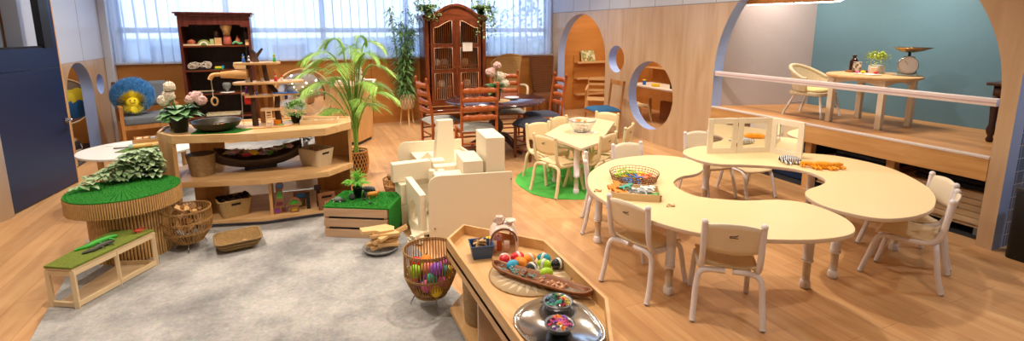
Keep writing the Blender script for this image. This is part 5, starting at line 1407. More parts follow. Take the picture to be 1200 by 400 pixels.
def quad(nm, label, p, rz, mb, s=1.0, neck=(.03, .03), horn=False, tail=.03, hump=0):
    t = thing(nm, label, 'toy animal', p, rz)
    P = [(-.04 * s, 0, .034 * s), (-.02 * s, 0, (.037 + hump) * s), (.015 * s, 0, (.036 + hump) * s), (.035 * s, 0, .038 * s), (.045 * s + neck[0] * .4 * s, 0, (.036 + neck[1]) * s), (.055 * s + neck[0] * s, 0, (.034 + neck[1]) * s)]
    MB().tube(smooth_path(P, 4), [.012 * s, .016 * s, .018 * s, .019 * s, .020 * s, .020 * s, .021 * s, .021 * s, .021 * s, .020 * s, .019 * s, .018 * s, .017 * s, .015 * s, .013 * s, .012 * s, .012 * s, .012 * s, .010 * s, .008 * s, .006 * s][:21], 10).build('body', mb, t)
    for x in (-.032, .03):
        for q in (-1, 1): MB().tube([(x * s, q * .011 * s, .03 * s), (x * s + (.002 if x > 0 else -.004) * s, q * .012 * s, .016 * s), (x * s, q * .012 * s, 0)], [.008 * s, .0055 * s, .005 * s], 7).build('leg', mb, t)
    MB().tube([(-.04 * s, 0, .036 * s), (-.052 * s, 0, .025 * s), (-.053 * s, 0, .012 * s)], [.003 * s, .002 * s, .0015 * s], 5).build('tail', mb, t)
    b = MB()
    for q in (-1, 1): b.leaf((.05 * s + neck[0] * .5 * s, q * .008 * s, (.040 + neck[1]) * s), (-.2, q, .8), .012 * s, .008 * s, 0, n=2)
    b.build('ear', mb, t)
    return t
quad('toy_rhinoceros', 'grey toy rhinoceros standing behind the fern on the crate', (.475, 4.20, ZC), 2.6, mat('rhino_grey', '#575d5e', .6), 1.15, (.012, .0))
quad('toy_cow', 'orange brown toy calf near the right edge of the crate', (.485, 4.08, ZC), .1, mat('calf_orange', '#d08a35', .6), .95, (.012, .012))
t = thing('toy_tortoise', 'grey toy tortoise at the left corner of the turf covered crate', 'toy animal', (.215, 4.10, ZC), 2.7)
MB().ell((0, 0, .018), (.035, .026, .020), 14, 8).build('shell', mat('tortoise_shell', '#71756f', .6, var=.5, scale=60), t)
MB().tube([(.028, 0, .012), (.045, 0, .018), (.053, 0, .017)], [.007, .006, .007], 8).build('head', mat('tortoise_skin', '#8b8f88', .7), t)
for sx in (-1, 1):
    for s in (-1, 1): MB().tube([(sx * .02, s * .018, .012), (sx * .028, s * .028, 0)], .007, 7).build('leg', _m['tortoise_skin'], t)

# metal dish of wooden pieces
t = thing('metal_dish', 'dull metal dish heaped with long wooden blocks on the rug', 'dish', (.47, 3.60, .012))
MB().lathe([(.08, 0), (.115, .012), (.135, .036), (.130, .036), (.105, .016), (.001, .010)], 32).build('dish', DISHM, t)
rn = random.Random(70); BP = mat('blond_block', '#deb77c', .5, var=.1, scale=8)
for k in range(13):
    L = rn.uniform(.15, .22); b = MB()
    if k in (0, 5): b.prism([(-.10, -.03), (-.02, -.03), (.0, -.055), (.09, -.05), (.11, .0), (.07, .05), (-.02, .04), (-.10, .035)], -.012, .012)
    elif k == 9:
        b.box(-.11, .11, -.03, -.02, -.014, .016); b.box(-.11, .11, .02, .03, -.014, .016)
        for q in range(8): b.box(-.10 + q * .027, -.09 + q * .027, -.022, .022, -.010, .0)
    else: b.cb((0, 0, 0), (L, .040, .024))
    o = b.build('wooden_block', BP, bevel=.002)
    a = rn.uniform(-.5, .7); o.location = (.47 + rn.uniform(-.05, .05), 3.60 + rn.uniform(-.05, .05), .045 + .0095 * k if k not in (9,) else .12); o.rotation_euler = (rn.uniform(-.2, .2), rn.uniform(-.15, .15) - (.35 if k == 9 else 0), a)
    if k == 0: o.location = (.45, 3.61, .175); o.scale = (1.2, 1.2, 1.1); o.rotation_euler = (.05, .1, .15)
    if k == 9: o.location = (.57, 3.60, .130); o['label'] = 'x'
    tag(o, {0: 'notched flat wooden block topping the heap in the metal dish', 5: 'arrow shaped wooden block inside the heap on the metal dish', 9: 'grooved wooden track piece sloping out of the metal dish to the right'}.get(k, 'plain long wooden block heaped in the metal dish'), 'block', None if k in (0, 5, 9) else 'plain blocks in the metal dish')
# slim cane basket behind
cane_basket('cane_basket', 'small cane basket of wood offcuts behind the turf covered crate', (.80, 4.98, 0), .07, .095, .09, .13, .01, n=26, rings=(0, .5, 1), wires=0)
rn = random.Random(71)
for k in range(7):
    o = MB().cb((0, 0, 0), (.03, .04, .12)).build('wood_offcut', [BL1, BL3][k % 2]); a = rn.uniform(0, 6); o.location = (.80 + .04 * math.cos(a), 4.98 + .04 * math.sin(a), .12); o.rotation_euler = (rn.uniform(-.4, .4), rn.uniform(-.4, .4), a)
    tag(o, ['pale', 'dark'][k % 2] + ' wood offcut in the small cane basket', 'block', ['pale', 'dark'][k % 2] + ' offcuts in the small cane basket')
# ball basket
BBP = (.635, 2.72, .012)
cane_basket('cane_basket', 'round cane basket on thin metal legs full of coloured toy fruit beside the tray table', BBP, .095, .150, .152, .275, .085, n=52, rings=(0, .12, .45, .97, 1))
rn = random.Random(72)
fc = [('red', RED), ('orange', ORG), ('yellow', YEL), ('pink', PNK), ('teal', TEA), ('purple', PUR), ('salmon', mat('salmon', '#e8806a', .5)), ('lime', LIM)]
for k in range(24):
    ring_ = k // 8; a = k * 2.4; r = .092 if k % 4 else .02
    cn, m_ = fc[(k * 5 + ring_) % 8]
    t = thing('toy_fruit', cn + ' toy fruit in the round cane basket beside the tray table', 'toy fruit', (BBP[0] + r * math.cos(a), BBP[1] + r * math.sin(a), .012 + .125 + .0062 * k), group=cn + ' toy fruits in the cane basket')
    q = .034 + .004 * (k % 3)
    MB().ell((0, 0, 0), (q, q, q * .97), 12, 8).build('fruit', m_, t); MB().tube([(0, 0, q * .9), (.004, 0, q * 1.25)], .003, 5).build('stalk', LEAF, t)
# ------------------------------------------------------------------ cream block cart
t = thing('block_cart', 'cream open cart with rounded panels holding big hollow blocks', 'cart', (1.15, 4.15, 0))
def panel(pts, z, nm, thick=.018, rnd=.09):
    """upright panel from pts[0] to pts[1] (plan), rounded at its first top corner"""
    p, q = Vector(pts[0]), Vector(pts[1]); L = (q - p).length; d = (q - p) / L; n_ = Vector((-d.y, d.x)) * thick / 2
    o = [(0, 0), (L, 0), (L, z)] + [(rnd - rnd * math.sin(a * PI / 12), z - rnd + rnd * math.cos(a * PI / 12)) for a in range(7)]
    m = len(o); vs = [tuple(p + d * x + n_) + (h,) for x, h in o] + [tuple(p + d * x - n_) + (h,) for x, h in o]
    b = MB(); b.add(vs, [tuple(range(m)), tuple(range(m, 2 * m))[::-1]] + [((i + 1) % m, i, m + i, m + (i + 1) % m) for i in range(m)])
    return b.build(nm, CREAMC, t, bevel=.003)
def L(*a): return [(x - 1.15, y - 4.15) for x, y in a]
pn = panel(L((.855, 3.655), (1.515, 3.53)), .53, 'side_panel')
b = MB()
for x, y, z in ((.895, 3.636, .10), (1.50, 3.520, .10), (1.50, 3.520, .47)): b.cyl((x - 1.15, y - 4.15, z), (x - 1.15 + .002, y - 4.15 - .006, z), .006, n=8)
b.build('screw_head', STEELD, pn)
panel(L((.855, 4.93), (1.50, 4.84)), .53, 'side_panel')
b = MB().prism([(.72 - 1.15, 3.68 - 4.15), (1.50 - 1.15, 3.56 - 4.15), (1.48 - 1.15, 4.84 - 4.15), (.88 - 1.15, 4.92 - 4.15)], .05, .07); b.build('base_board', CREAMC, t)
MB().prism(L((.98, 3.66), (1.49, 3.56), (1.475, 4.83), (.98, 4.90)), .40, .42).build('deck', CREAMC, t)
panel(L((1.515, 3.55), (1.49, 4.84)), .45, 'end_panel', rnd=.02)
def block(lbl, x0, x1, y0, y1, z0, z1, nm='hollow_block', rz=-.12):
    cx, cy = (x0 + x1) / 2, (y0 + y1) / 2
    o = MB().box(x0 - cx, x1 - cx, y0 - cy, y1 - cy, 0, z1 - z0).build(nm, CREAMC, bevel=.004)
    o.location = (cx, cy, z0); o.rotation_euler = (0, 0, rz); return tag(o, lbl, 'block')
block('tallest cream hollow block at the right end of the cart', 1.345, 1.50, 3.60, 3.98, .42, .80)
block('middle height cream hollow block left of the tallest one', 1.16, 1.32, 3.625, 3.97, .42, .62)
o = MB(); o.add([(-.10, -.06, 0), (.085, -.06, 0), (.085, .06, 0), (-.10, .06, 0), (-.06, -.02, .40), (.085, -.02, .40), (.085, .05, .40), (-.06, .05, .40)], [(0, 3, 2, 1), (4, 5, 6, 7), (0, 1, 5, 4), (1, 2, 6, 5), (2, 3, 7, 6), (3, 0, 4, 7)])
o = o.build('wedge_block', CREAMC, bevel=.003); o.location = (1.20, 4.42, .42); tag(o, 'tall tapering cream block standing upright at the back of the cart', 'block')
block('small cream box block in front of the tall tapering one', 1.01, 1.12, 4.10, 4.22, .44, .52)
block('flat wide cream block in the middle of the cart', 1.00, 1.24, 3.98, 4.08, .42, .50)
block('long low cream block just behind the front panel', .93, 1.15, 3.68, 3.80, .42, .515)
o = MB().add([(-.14, -.025, 0), (.14, -.025, 0), (.02, -.025, .13), (-.14, .025, 0), (.14, .025, 0), (.02, .025, .13)], [(0, 1, 2), (5, 4, 3), (0, 3, 4, 1), (1, 4, 5, 2), (2, 5, 3, 0)])
o = o.build('triangle_block', CREAMC, bevel=.003); o.location = (1.0, 4.36, .42); tag(o, 'triangular cream ramp block in the middle of the cart', 'block')
block('long cream slab lying on its edge at the front left of the cart', .66, .99, 4.10, 4.19, .37, .53, rz=.05)
block('cream column of stacked block under the slab, lower one', .70, .84, 4.03, 4.20, .0125, .19, rz=.1)
block('cream column of stacked block under the slab, upper one', .70, .84, 4.03, 4.20, .192, .368, rz=.1)
block('small upright cream post block beside the front panel', .915, .96, 3.82, 3.88, .42, .52)
t2 = thing('arch_block', 'cream arched bridge block sloping down at the left of the front panel', 'block', (.80, 3.86, 0), -1.45)
pr = [(-.17, .0125), (-.17, .43), (.17, .37), (.17, .0125), (.11, .0125)] + [(.11 * math.cos(PI * k / 12), .13 + .15 * math.sin(PI * k / 12)) for k in range(13)] + [(-.11, .0125)]
b = MB(); m = len(pr); b.add([(x, -.025, z) for x, z in pr] + [(x, .025, z) for x, z in pr], [tuple(range(m)), tuple(range(m, 2 * m))[::-1]] + [((i + 1) % m, i, m + i, m + (i + 1) % m) for i in range(m)])
b.build('arch_body', CREAMC, t2)
for k in range(3):
    zz_ = [(-.06 + .024 * i, -.03 + (.018 if i % 2 else 0)) for i in range(6)] + [(.06, .03), (-.06, .03)]
    o = MB().prism(zz_, 0, .022).build('notched_block', CREAMC, bevel=.002); o.location = (.735 + .012 * k, 3.62 + .01 * k, .0125 + .023 * k); o.rotation_euler = (0, 0, .5 * k - .4)
    tag(o, ['lowest', 'middle', 'topmost'][k] + ' notched cream block of the little stack left of the cart panel', 'block')
for k, (x, y, z, r, h) in enumerate([(.895, 3.95, .42, .03, .055), (.955, 3.96, .42, .028, .07)]):
    t2 = thing('cup_block', ['wider', 'taller'][k] + ' of two cream cup shaped pieces at the left of the cart', 'cup', (x + .08, y - .03, z))
    MB().lathe([(r * .8, 0), (r, h), (r * .85, h), (r * .65, .006), (.001, .005)], 20).build('cup', CREAMC, t2)

# ------------------------------------------------------------------ tray table
TT = [(.69, 2.54), (.84, 2.70), (1.19, 2.30), (1.165, 1.655), (.98, 1.34), (.69, 1.42)]
TX, TY = .95, 2.0
tl = [(x - TX, y - TY) for x, y in TT]
t = thing('tray_table', 'long pine table with clipped corners and a raised rim, holding trays and eggs', 'table', (TX, TY, 0))
MB().prism(tl, .425, .443).build('table_board', PINEY, t)
ring(tl, shrink(tl, .018), .385, .50).build('rim', PINEY, t, bevel=.002)
MB().prism(shrink(tl, .01), .05, .075).build('lower_shelf', PINEY, t)
for i in (1, 2, 3, 4): MB().prism(seg(shrink(tl, .010)[i], shrink(tl, .010)[(i + 1) % 6], .018), 0, .385).build('side_panel', PINEY, t)
MB().prism(seg((-.245, .06), (.0, .06), .016), .075, .425).build('divider', mat('frosted_acrylic', '#f6e4d4', .35, trans=.55, var=.0, ior=1.2), t)
MB().prism(shrink(tl, .04), 0, .05).build('plinth', mat('plinth_blue', '#8f9cc4', .6), t)
woven_tub('woven_pot', 'tall seagrass basket on the lower shelf of the tray table', (.825, 2.36, .075), .085, .098, .26, JUTE)
ZS = .4435
# blue box of wooden shapes
t = thing('blue_box', 'small blue plastic box of wooden shapes at the far left of the tray table', 'box', (.835, 2.37, ZS), -.18)
BX = mat('slate_blue_plastic', '#3d5a86', .4)
b = MB(); x0, y0, x1, y1, h = .048, .042, .062, .055, .075
vs = [(-x0, -y0, 0), (x0, -y0, 0), (x0, y0, 0), (-x0, y0, 0), (-x1, -y1, h), (x1, -y1, h), (x1, y1, h), (-x1, y1, h)]
vi = [(-x1 + .004, -y1 + .004, h), (x1 - .004, -y1 + .004, h), (x1 - .004, y1 - .004, h), (-x1 + .004, y1 - .004, h), (-x0 + .004, -y0 + .004, .004), (x0 - .004, -y0 + .004, .004), (x0 - .004, y0 - .004, .004), (-x0 + .004, y0 - .004, .004)]
b.add(vs + vi, [(0, 3, 2, 1), (0, 1, 5, 4), (1, 2, 6, 5), (2, 3, 7, 6), (3, 0, 4, 7), (4, 5, 9, 8), (5, 6, 10, 9), (6, 7, 11, 10), (7, 4, 8, 11), (8, 9, 13, 12), (9, 10, 14, 13), (10, 11, 15, 14), (11, 8, 12, 15), (12, 13, 14, 15)])
b.build('tub', BX, t); MB().tube([(-x1, -y1, h), (x1, -y1, h), (x1, y1, h), (-x1, y1, h)], .004, 6, closed=True).build('rim', BX, t)
rn = random.Random(80)
for k in range(10):
    b = MB(); s = k % 3
    if s == 0: b.prism([(.022 * math.cos(a * PI / 6), .022 * math.sin(a * PI / 6)) for a in range(12)], -.003, .003)
    elif s == 1: b.prism([(-.03, -.008), (.03, -.008), (.03, .008), (-.03, .008)], -.004, .004)
    else: b.prism([(-.022, -.018), (.022, -.018), (0, .024)], -.003, .003)
    o = b.build('wooden_shape', BP if k % 4 else mat('brown_shape', '#a5754a', .6)); o.location = (.835 + rn.uniform(-.03, .03), 2.37 + rn.uniform(-.025, .025), ZS + .055 + .004 * k); o.rotation_euler = (rn.uniform(-1, 1), rn.uniform(-1, 1), rn.uniform(0, 6))
    tag(o, ['round disc', 'flat bar', 'triangle'][s] + ' of wood in the small blue box', 'wood shape', 'wooden ' + ['discs', 'bars', 'triangles'][s] + ' in the blue box')
t = thing('paper_flower', 'small yellow flower lying on the blue box of shapes', 'flower', (.868, 2.345, ZS + .105))
b = MB()
for k in range(6): b.leaf((0, 0, 0), (math.cos(k * PI / 3), math.sin(k * PI / 3), .35), .018, .014, 0, n=3)
b.build('petals', YEL, t); MB().ell((0, 0, .004), (.005, .005, .004), 8, 5).build('centre', ORG, t)
# ceramic arch house with two pots on top
PW = mat('glazed_cream', '#ecd2c2', .25, var=.06, scale=14, coat=.4)
t = thing('ceramic_arch', 'cream ceramic barrel shaped arch toy with brown painted marks on the tray table', 'toy house', (.985, 2.42, ZS), -.35)
b = MB(); n = 16; Ro, Ri, Dp = .080, .062, .068
o_ = [(-Ro, 0)] + [(-Ro * math.cos(PI * k / n), .065 + Ro * math.sin(PI * k / n)) for k in range(n + 1)] + [(Ro, 0), (Ri, 0)] + [(Ri * math.cos(PI * k / n), .065 + Ri * math.sin(PI * k / n)) for k in range(n + 1)] + [(-Ri, 0)]
m = len(o_); h2 = m // 2
vs = [(x, -Dp, z) for x, z in o_] + [(x, Dp, z) for x, z in o_]; fs = [((i + 1) % m, i, m + i, m + (i + 1) % m) for i in range(m)]
for i in range(h2 - 1): a_, b_, c_2, d_ = i, i + 1, m - 2 - i, m - 1 - i; fs += [(a_, b_, c_2, d_), (m + d_, m + c_2, m + b_, m + a_)]
b.add(vs, fs); b.build('arch_shell', PW, t, bevel=.004, seg=3)
b = MB()
b.tube([(-(Ro - .009) * math.cos(PI * k / n), -Dp - .001, .065 + (Ro - .009) * math.sin(PI * k / n)) for k in range(n + 1)], .0035, 6)
b.build('painted_band', mat('fired_brown', '#6b3a26', .4), t)
for x in (-.055, .015):
    b = MB()
    b.prism(rrect(-.016, .016, -.006, .006, .005), 0, .06); q = b.build('doorway_relief', mat('glazed_rose', '#e2bfae', .3), t); q.location = (x, -Dp - .004, .012)
b = MB()
for x, z in ((-.03, .10), (.035, .112), (.05, .06)): b.ell((x, -Dp - .002, z), (.006, .003, .006), 8, 5)
b.build('painted_dot', mat('fired_ochre', '#a5682c', .4), t)
MB().cb((-.03, 0, .03), (.04, .09, .06)).build('inside', mat('orange_glaze', '#c85a26', .4), t)  # block inside in one even orange glaze colour
t = thing('ceramic_pot', 'small round cream ceramic pot with two handles on top of the arch toy, left', 'pot', (.965, 2.43, ZS + .138))
MB().lathe([(.016, 0), (.024, .012), (.026, .028), (.018, .040), (.021, .046), (.017, .046), (.013, .036), (.001, .03)], 18).build('body', PW, t)
for s in (-1, 1): MB().tube([(s * .022, 0, .034), (s * .034, 0, .032), (s * .034, 0, .020), (s * .024, 0, .014)], .0045, 6).build('handle', PW, t)
t = thing('ceramic_dish', 'small open cream ceramic dish on top of the arch toy, right', 'dish', (1.02, 2.405, ZS + .134))
MB().lathe([(.012, 0), (.014, .012), (.032, .030), (.029, .031), (.012, .016), (.001, .014)], 18).build('dish', PW, t)
# round woven mat with a light star burst
def burst_mat():
    m = bpy.data.materials.new('starburst_mat'); m.use_nodes = True; nt = m.node_tree; N = nt.nodes; L2 = nt.links; b = N['Principled BSDF']
    tc = N.new('ShaderNodeTexCoord'); g = N.new('ShaderNodeTexGradient'); g.gradient_type = 'RADIAL'; L2.new(tc.outputs['Object'], g.inputs[0])
    def mth(op, a, v=None, w=None):
        q = N.new('ShaderNodeMath'); q.operation = op
        for i, s in enumerate((a, v, w)):
            if s is None: continue
            if isinstance(s, (int, float)): q.inputs[i].default_value = s
            else: L2.new(s, q.inputs[i])
        return q.outputs[0]
    saw = mth('PINGPONG', mth('MULTIPLY', g.outputs['Fac'], 24), .5)
    ln = N.new('ShaderNodeVectorMath'); ln.operation = 'LENGTH'; L2.new(tc.outputs['Object'], ln.inputs[0])
    rad = mth('DIVIDE', mth('SUBTRACT', ln.outputs['Value'], .085), .10)
    inn = mth('LESS_THAN', mth('MULTIPLY', saw, 2), mth('SUBTRACT', 1, rad))
    out = mth('LESS_THAN', ln.outputs['Value'], .186); msk = mth('MULTIPLY', inn, out)
    mx = N.new('ShaderNodeMix'); mx.data_type = 'RGBA'; mx.inputs['A'].default_value = lin('#cdb48c'); mx.inputs['B'].default_value = lin('#e9dcc0'); L2.new(msk, mx.inputs['Factor'])
    L2.new(mx.outputs['Result'], b.inputs['Base Color']); b.inputs['Roughness'].default_value = .9; return m
t = thing('woven_mat', 'round straw mat with a pale starburst under the eggs on the tray table', 'mat', (.985, 2.07, ZS))
MB().lathe([(.202, 0), (.202, .004), (0, .004)], 56).build('mat', burst_mat(), t)
MB().tube([(.203 * math.cos(a * PI / 28), .203 * math.sin(a * PI / 28), .003) for a in range(56)], .004, 6, closed=True).build('edging', JUTE, t)
# eggs
def egg(x, y, c, lab, band=None, rz=0):
    t = thing('egg_shaker', lab, 'egg', (x, y, ZS + .006 + .0235), rot=(0, PI / 2, rz)); t.scale = (1.15, 1.15, 1.15)
    prof = [(.0001, -.034)] + [(.0235 * math.cos(a) * (1 - .13 * math.sin(a)), .034 * math.sin(a)) for a in [(-PI / 2 + PI * k / 14) for k in range(1, 14)]] + [(.0001, .034)]
    MB().lathe(prof, 22).build('shell', c, t)
    if band:
        MB().lathe([(.0243, -.007), (.0243, .006)], 24, close=True).build('stripe', band, t)
GP_ = mat('gloss_red', '#d8202e', .2, coat=.5); GO = mat('gloss_orange', '#f08e18', .2, coat=.5); GL = mat('gloss_lime', '#a4cf1e', .2, coat=.5); GC = mat('gloss_cyan', '#1f9fc8', .2, coat=.5); GT = mat('gloss_teal', '#1a97a8', .2, coat=.5); GK_ = mat('gloss_black', '#17191b', .2, coat=.5); SB = mat('stripe_pink', '#eed9d2', .4); SW = mat('stripe_white', '#e8e8e6', .4)
for a in [(.915, 2.235, GP_, 'red egg with a pale stripe, leftmost of the eggs', SB, 1.2), (.985, 2.225, GP_, 'red egg with a pale stripe, the second from the left', SB, .1), (.925, 2.150, GC, 'plain blue egg nearest the blue box', None, .5), (.975, 2.165, GO, 'plain orange egg in the middle of the group', None, 1.9),
          (1.035, 2.18, GO, 'orange egg with a pale stripe behind the plain one', SB, .3), (1.105, 2.155, GT, 'teal egg at the back right of the group', SW, 2.2), (1.00, 2.085, GK_, 'black egg with a white stripe between orange and lime ones', SW, .5), (1.075, 2.095, GL, 'lime egg with a stripe beside the teal one', SW, 2.2),
          (1.145, 2.075, GK_, 'black egg with a white stripe, rightmost of the eggs', SW, .2), (1.045, 2.01, GL, 'plain lime green egg in front, above the long wooden dish', None, .1)]: egg(*a)
# long wooden dish
t = thing('long_dish', 'long narrow brown wooden dish lying diagonally on the tray table', 'dish', (.985, 1.965, ZS + .006), math.atan2(1.725 - 2.165, 1.135 - .835))
def ldish(u, v, k=1.0):
    x = (u - .5) * 2; w = .052 * (1 - abs(x) ** 10) ** .5 * k * (1 - .35 * x * x) if abs(x) < 1 else 0; a = (v - .5) * 2
    return (x * .27, a * w, .008 + .026 * abs(a) ** 2.2 + .018 * abs(x) ** 8)
MB().grid(ldish, 36, 12).build('dish', mat('walnut_dish', '#8a5228', .35, var=.25, scale=16), t, solid=.010)
for i, x in enumerate((-.09, .09)):
    MB().add([(x, -.034, .012), (x, .034, .012), (x, .040, .028), (x, -.040, .028)], [(0, 1, 2, 3)]).build('partition', _m['walnut_dish'], t, solid=.006)
rn = random.Random(90); DA = math.atan2(1.725 - 2.165, 1.135 - .835)
for k in range(46):
    sec = 0 if k < 20 else 1
    u = rn.uniform(-.23, -.10) if k < 10 else rn.uniform(-.15, .02) if k < 20 else rn.uniform(.0, .14); v = rn.uniform(-.022, .022)
    if sec == 0: o = MB().tube([(0.008 * math.cos(a * PI / 6), .008 * math.sin(a * PI / 6), 0) for a in range(12)], .0028, 5, closed=True); m_, nm, lb, g = (GRYP, 'ring', 'grey ring in the left part of the long wooden dish', 'grey rings in the long dish') if k % 2 else (mat('teal_ring', '#5f9f9a', .4), 'ring', 'teal ring in the left part of the long wooden dish', 'teal rings in the long dish')
    else: o = MB().cb((0, 0, 0), (.016, .010, .007)); m_, nm, lb, g = mat('pale_chip', '#dca780', .6), 'wood_chip', 'small pinkish wood chip in the middle of the long wooden dish', 'wood chips in the long dish'
    o = o.build(nm, m_); o.location = (.985 + u * math.cos(DA) - v * math.sin(DA), 1.965 + u * math.sin(DA) + v * math.cos(DA), ZS + .026 + rn.uniform(0, .014)); o.rotation_euler = (rn.uniform(-.8, .8), rn.uniform(-.8, .8), rn.uniform(0, 6))
    tag(o, lb, 'ring' if sec == 0 else 'chip', g)
tag(MB().prism(rrect(-.075, .075, -.018, .018, .012), 0, .004).at().build('seed_layer', mat('seeds', '#cdbba0', .9, var=.6, scale=160, bump=1)), 'pale seeds spread in the right end of the long wooden dish', 'seeds', kind='stuff')
o = bpy.data.objects['seed_layer']; o.location = (.985 + .165 * math.cos(DA), 1.965 + .165 * math.sin(DA), ZS + .022); o.rotation_euler = (0, 0, DA)
# steel tray with two cups
t = thing('steel_tray', 'shiny oval steel tray with a raised rim at the near end of the tray table', 'tray', (.905, 1.63, ZS)); t.scale = (.90, .92, 1)
SO = closed([(-.19, .07), (-.10, .185), (.06, .215), (.17, .13), (.185, -.02), (.13, -.18), (-.05, -.22), (-.17, -.12)], 6)
n = len(SO); lv = [(1.0, .020), (.985, .022), (.90, .012), (.86, .004), (.0, .004)]
vs = []
for k, z in lv[:4]: vs += [(x * k, y * k, z) for x, y in SO]
b = MB().add(vs, [(k * n + i, k * n + (i + 1) % n, (k + 1) * n + (i + 1) % n, (k + 1) * n + i) for k in range(3) for i in range(n)] + [tuple(range(3 * n, 4 * n))], True)
b.build('tray', mat('polished_steel', '#c9c9c9', .14, metal=1, var=.03), t, solid=.003)
def tin(label, x, y, r, h, cols, seed, lab2):
    t = thing('metal_bowl', label, 'bowl', (x, y, ZS + .006))
    MB().lathe([(r * .75, 0), (r * .95, h * .7), (r, h), (r * 1.08, h + .002), (r * .9, h), (r * .85, h * .7), (r * .6, .005), (.001, .004)], 30).build('bowl', STEELD, t)
    rn = random.Random(seed)
    for k in range(20):
        cn, m_ = cols[k % len(cols)]; a = k * 2.4; q = r * .78 * math.sqrt((k + .5) / 20)
        b = MB(); 
        for j in range(5): an = j * 2 * PI / 5; b.leaf((0, 0, 0), (math.cos(an), math.sin(an), rn.uniform(-.2, .5)), .016, .009, .1, n=2)
        b.ell((0, 0, 0), .006, 6, 4)
        o = b.build('bead_flower', m_); o.location = (x + q * math.cos(a), y + q * math.sin(a), ZS + .006 + h * .85 + rn.uniform(0, .012) + (.012 if k < 8 else 0)); o.rotation_euler = (rn.uniform(-.6, .6), rn.uniform(-.6, .6), a)
        tag(o, cn + ' bead flower in the ' + lab2, 'bead', cn + ' bead flowers in the ' + lab2)
tin('round metal bowl of red, yellow and green pieces on the steel tray', .965, 1.745, .062, .035, [('red', RED), ('green', mat('deep_green', '#1f6a4c', .5)), ('teal', TEA), ('yellow', mat('straw_yellow', '#d8c45a', .5)), ('blue', mat('steel_blue', '#4f7f9c', .5))], 3, 'metal bowl with red pieces')
tin('round metal bowl of purple and pink pieces at the very front of the steel tray', .895, 1.60, .058, .03, [('purple', PUR), ('magenta', mat('magenta', '#c02a5e', .5)), ('pink', PNK), ('orange', ORG)], 4, 'front metal bowl')

# ------------------------------------------------------------------ things on the kidney tables
ZK = .5305
t = thing('wire_basket', 'shallow round copper wire basket of plastic shapes on the front kidney table', 'basket', (2.275, 2.96, ZK))
WR = mat('copper_wire', '#8c5a34', .35, metal=.8)
b = MB()
for z, r in ((.004, .165), (.022, .172), (.040, .178), (.058, .184)): b.tube([(r * math.cos(a * PI / 24), r * math.sin(a * PI / 24), z) for a in range(48)], .0024, 5, closed=True)
for k in range(44): a = 2 * PI * k / 44; b.tube([(.165 * math.cos(a), .165 * math.sin(a), .003), (.185 * math.cos(a), .185 * math.sin(a), .058)], .0018, 4)
b.build('side_wires', WR, t)
b = MB()
for k in range(-7, 8): w = math.sqrt(.165 ** 2 - (k * .022) ** 2); b.tube([(k * .022, -w, .003), (k * .022, w, .003)], .0018, 4); b.tube([(-w, k * .022, .003), (w, k * .022, .003)], .0018, 4)
b.build('base_wires', WR, t)
rn = random.Random(91)
pc = [('lime', LIM), ('yellow', YEL), ('blue', mat('sky_blue', '#3f8fd8', .4)), ('orange', mat('vermilion', '#ef6a3a', .4)), ('green', GRN)]
for k in range(34):
    a = k * 2.4; r = .135 * math.sqrt((k + .5) / 34); ang = math.atan2(math.sin(a), math.cos(a))
    yy = r * math.sin(a); xx = r * math.cos(a)
    cn, m_ = pc[0] if (yy > .03 and xx < .05) else pc[1] if yy > .02 else pc[2] if xx < -.01 else pc[3] if k % 3 else pc[1]
    b = MB()
    if k % 3 == 0: b.tube([(.020 * math.cos(q * PI / 6), .020 * math.sin(q * PI / 6), 0) for q in range(12)], .0045, 6, closed=True); nm = 'plastic_ring'
    elif k % 3 == 1: b.tube(smooth_path([(-.03, -.01, 0), (-.01, .012, .003), (.012, -.01, 0), (.03, .010, .002)], 4), .005, 6); nm = 'plastic_link'
    else: b.prism([((.024 if q % 2 else .012) * math.cos(q * PI / 5), (.024 if q % 2 else .012) * math.sin(q * PI / 5)) for q in range(10)], -.003, .003); nm = 'plastic_star'
    o = b.build(nm, m_); o.location = (2.275 + xx, 2.96 + yy, ZK + .014 + .010 * (k % 4)); o.rotation_euler = (rn.uniform(-.5, .5), rn.uniform(-.5, .5), a)
    tag(o, cn + ' ' + nm.replace('_', ' ') + ' in the copper wire basket', 'plastic shape', cn + ' ' + nm.replace('_', ' ') + 's in the wire basket')
t = thing('wooden_tray', 'square birch tray with comb joints holding toy animals on the front kidney table', 'tray', (2.045, 2.645, ZK), math.atan2(-.56, .83))
b = MB(); b.box(-.165, .165, -.105, .105, 0, .006)
b.build('tray_base', BIRCH, t)
BW = mat('birch_wall', '#d9bd92', .5, var=.08, scale=20)
for s in (-1, 1):
    MB().box(-.165, .165, s * .102 - .004, s * .102 + .004, 0, .048).build('long_wall', BW, t, bevel=.001)
    MB().box(s * .162 - .004, s * .162 + .004, -.105, .105, 0, .048).build('short_wall', BW, t, bevel=.001)
b = MB()
for sx in (-1, 1):
    for sy in (-1, 1):
        for z in (.008, .022, .036): b.cb((sx * .160, sy * .1065, z + .003), (.010, .001, .007)); b.cb((sx * .1665, sy * .099, z + .003), (.001, .010, .007))
b.build('comb_joint', mat('burnt_joint', '#5b3c22', .7), t)
TA = math.atan2(-.56, .83)
def at_tray(u, v, z=0): return (2.045 + u * math.cos(TA) - v * math.sin(TA), 2.645 + u * math.sin(TA) + v * math.cos(TA), ZK + .008 + z)
def flat_animal(nm, label, p, rz, m, s, out, th=.008, tilt=(0, 0)):
    t = thing(nm, label, 'toy animal', p, rot=(tilt[0], tilt[1], rz))
    pts = closed([(x * s, y * s) for x, y in out], 4)
    MB().prism(pts, 0, th).build('body', m, t, bevel=.002); return t
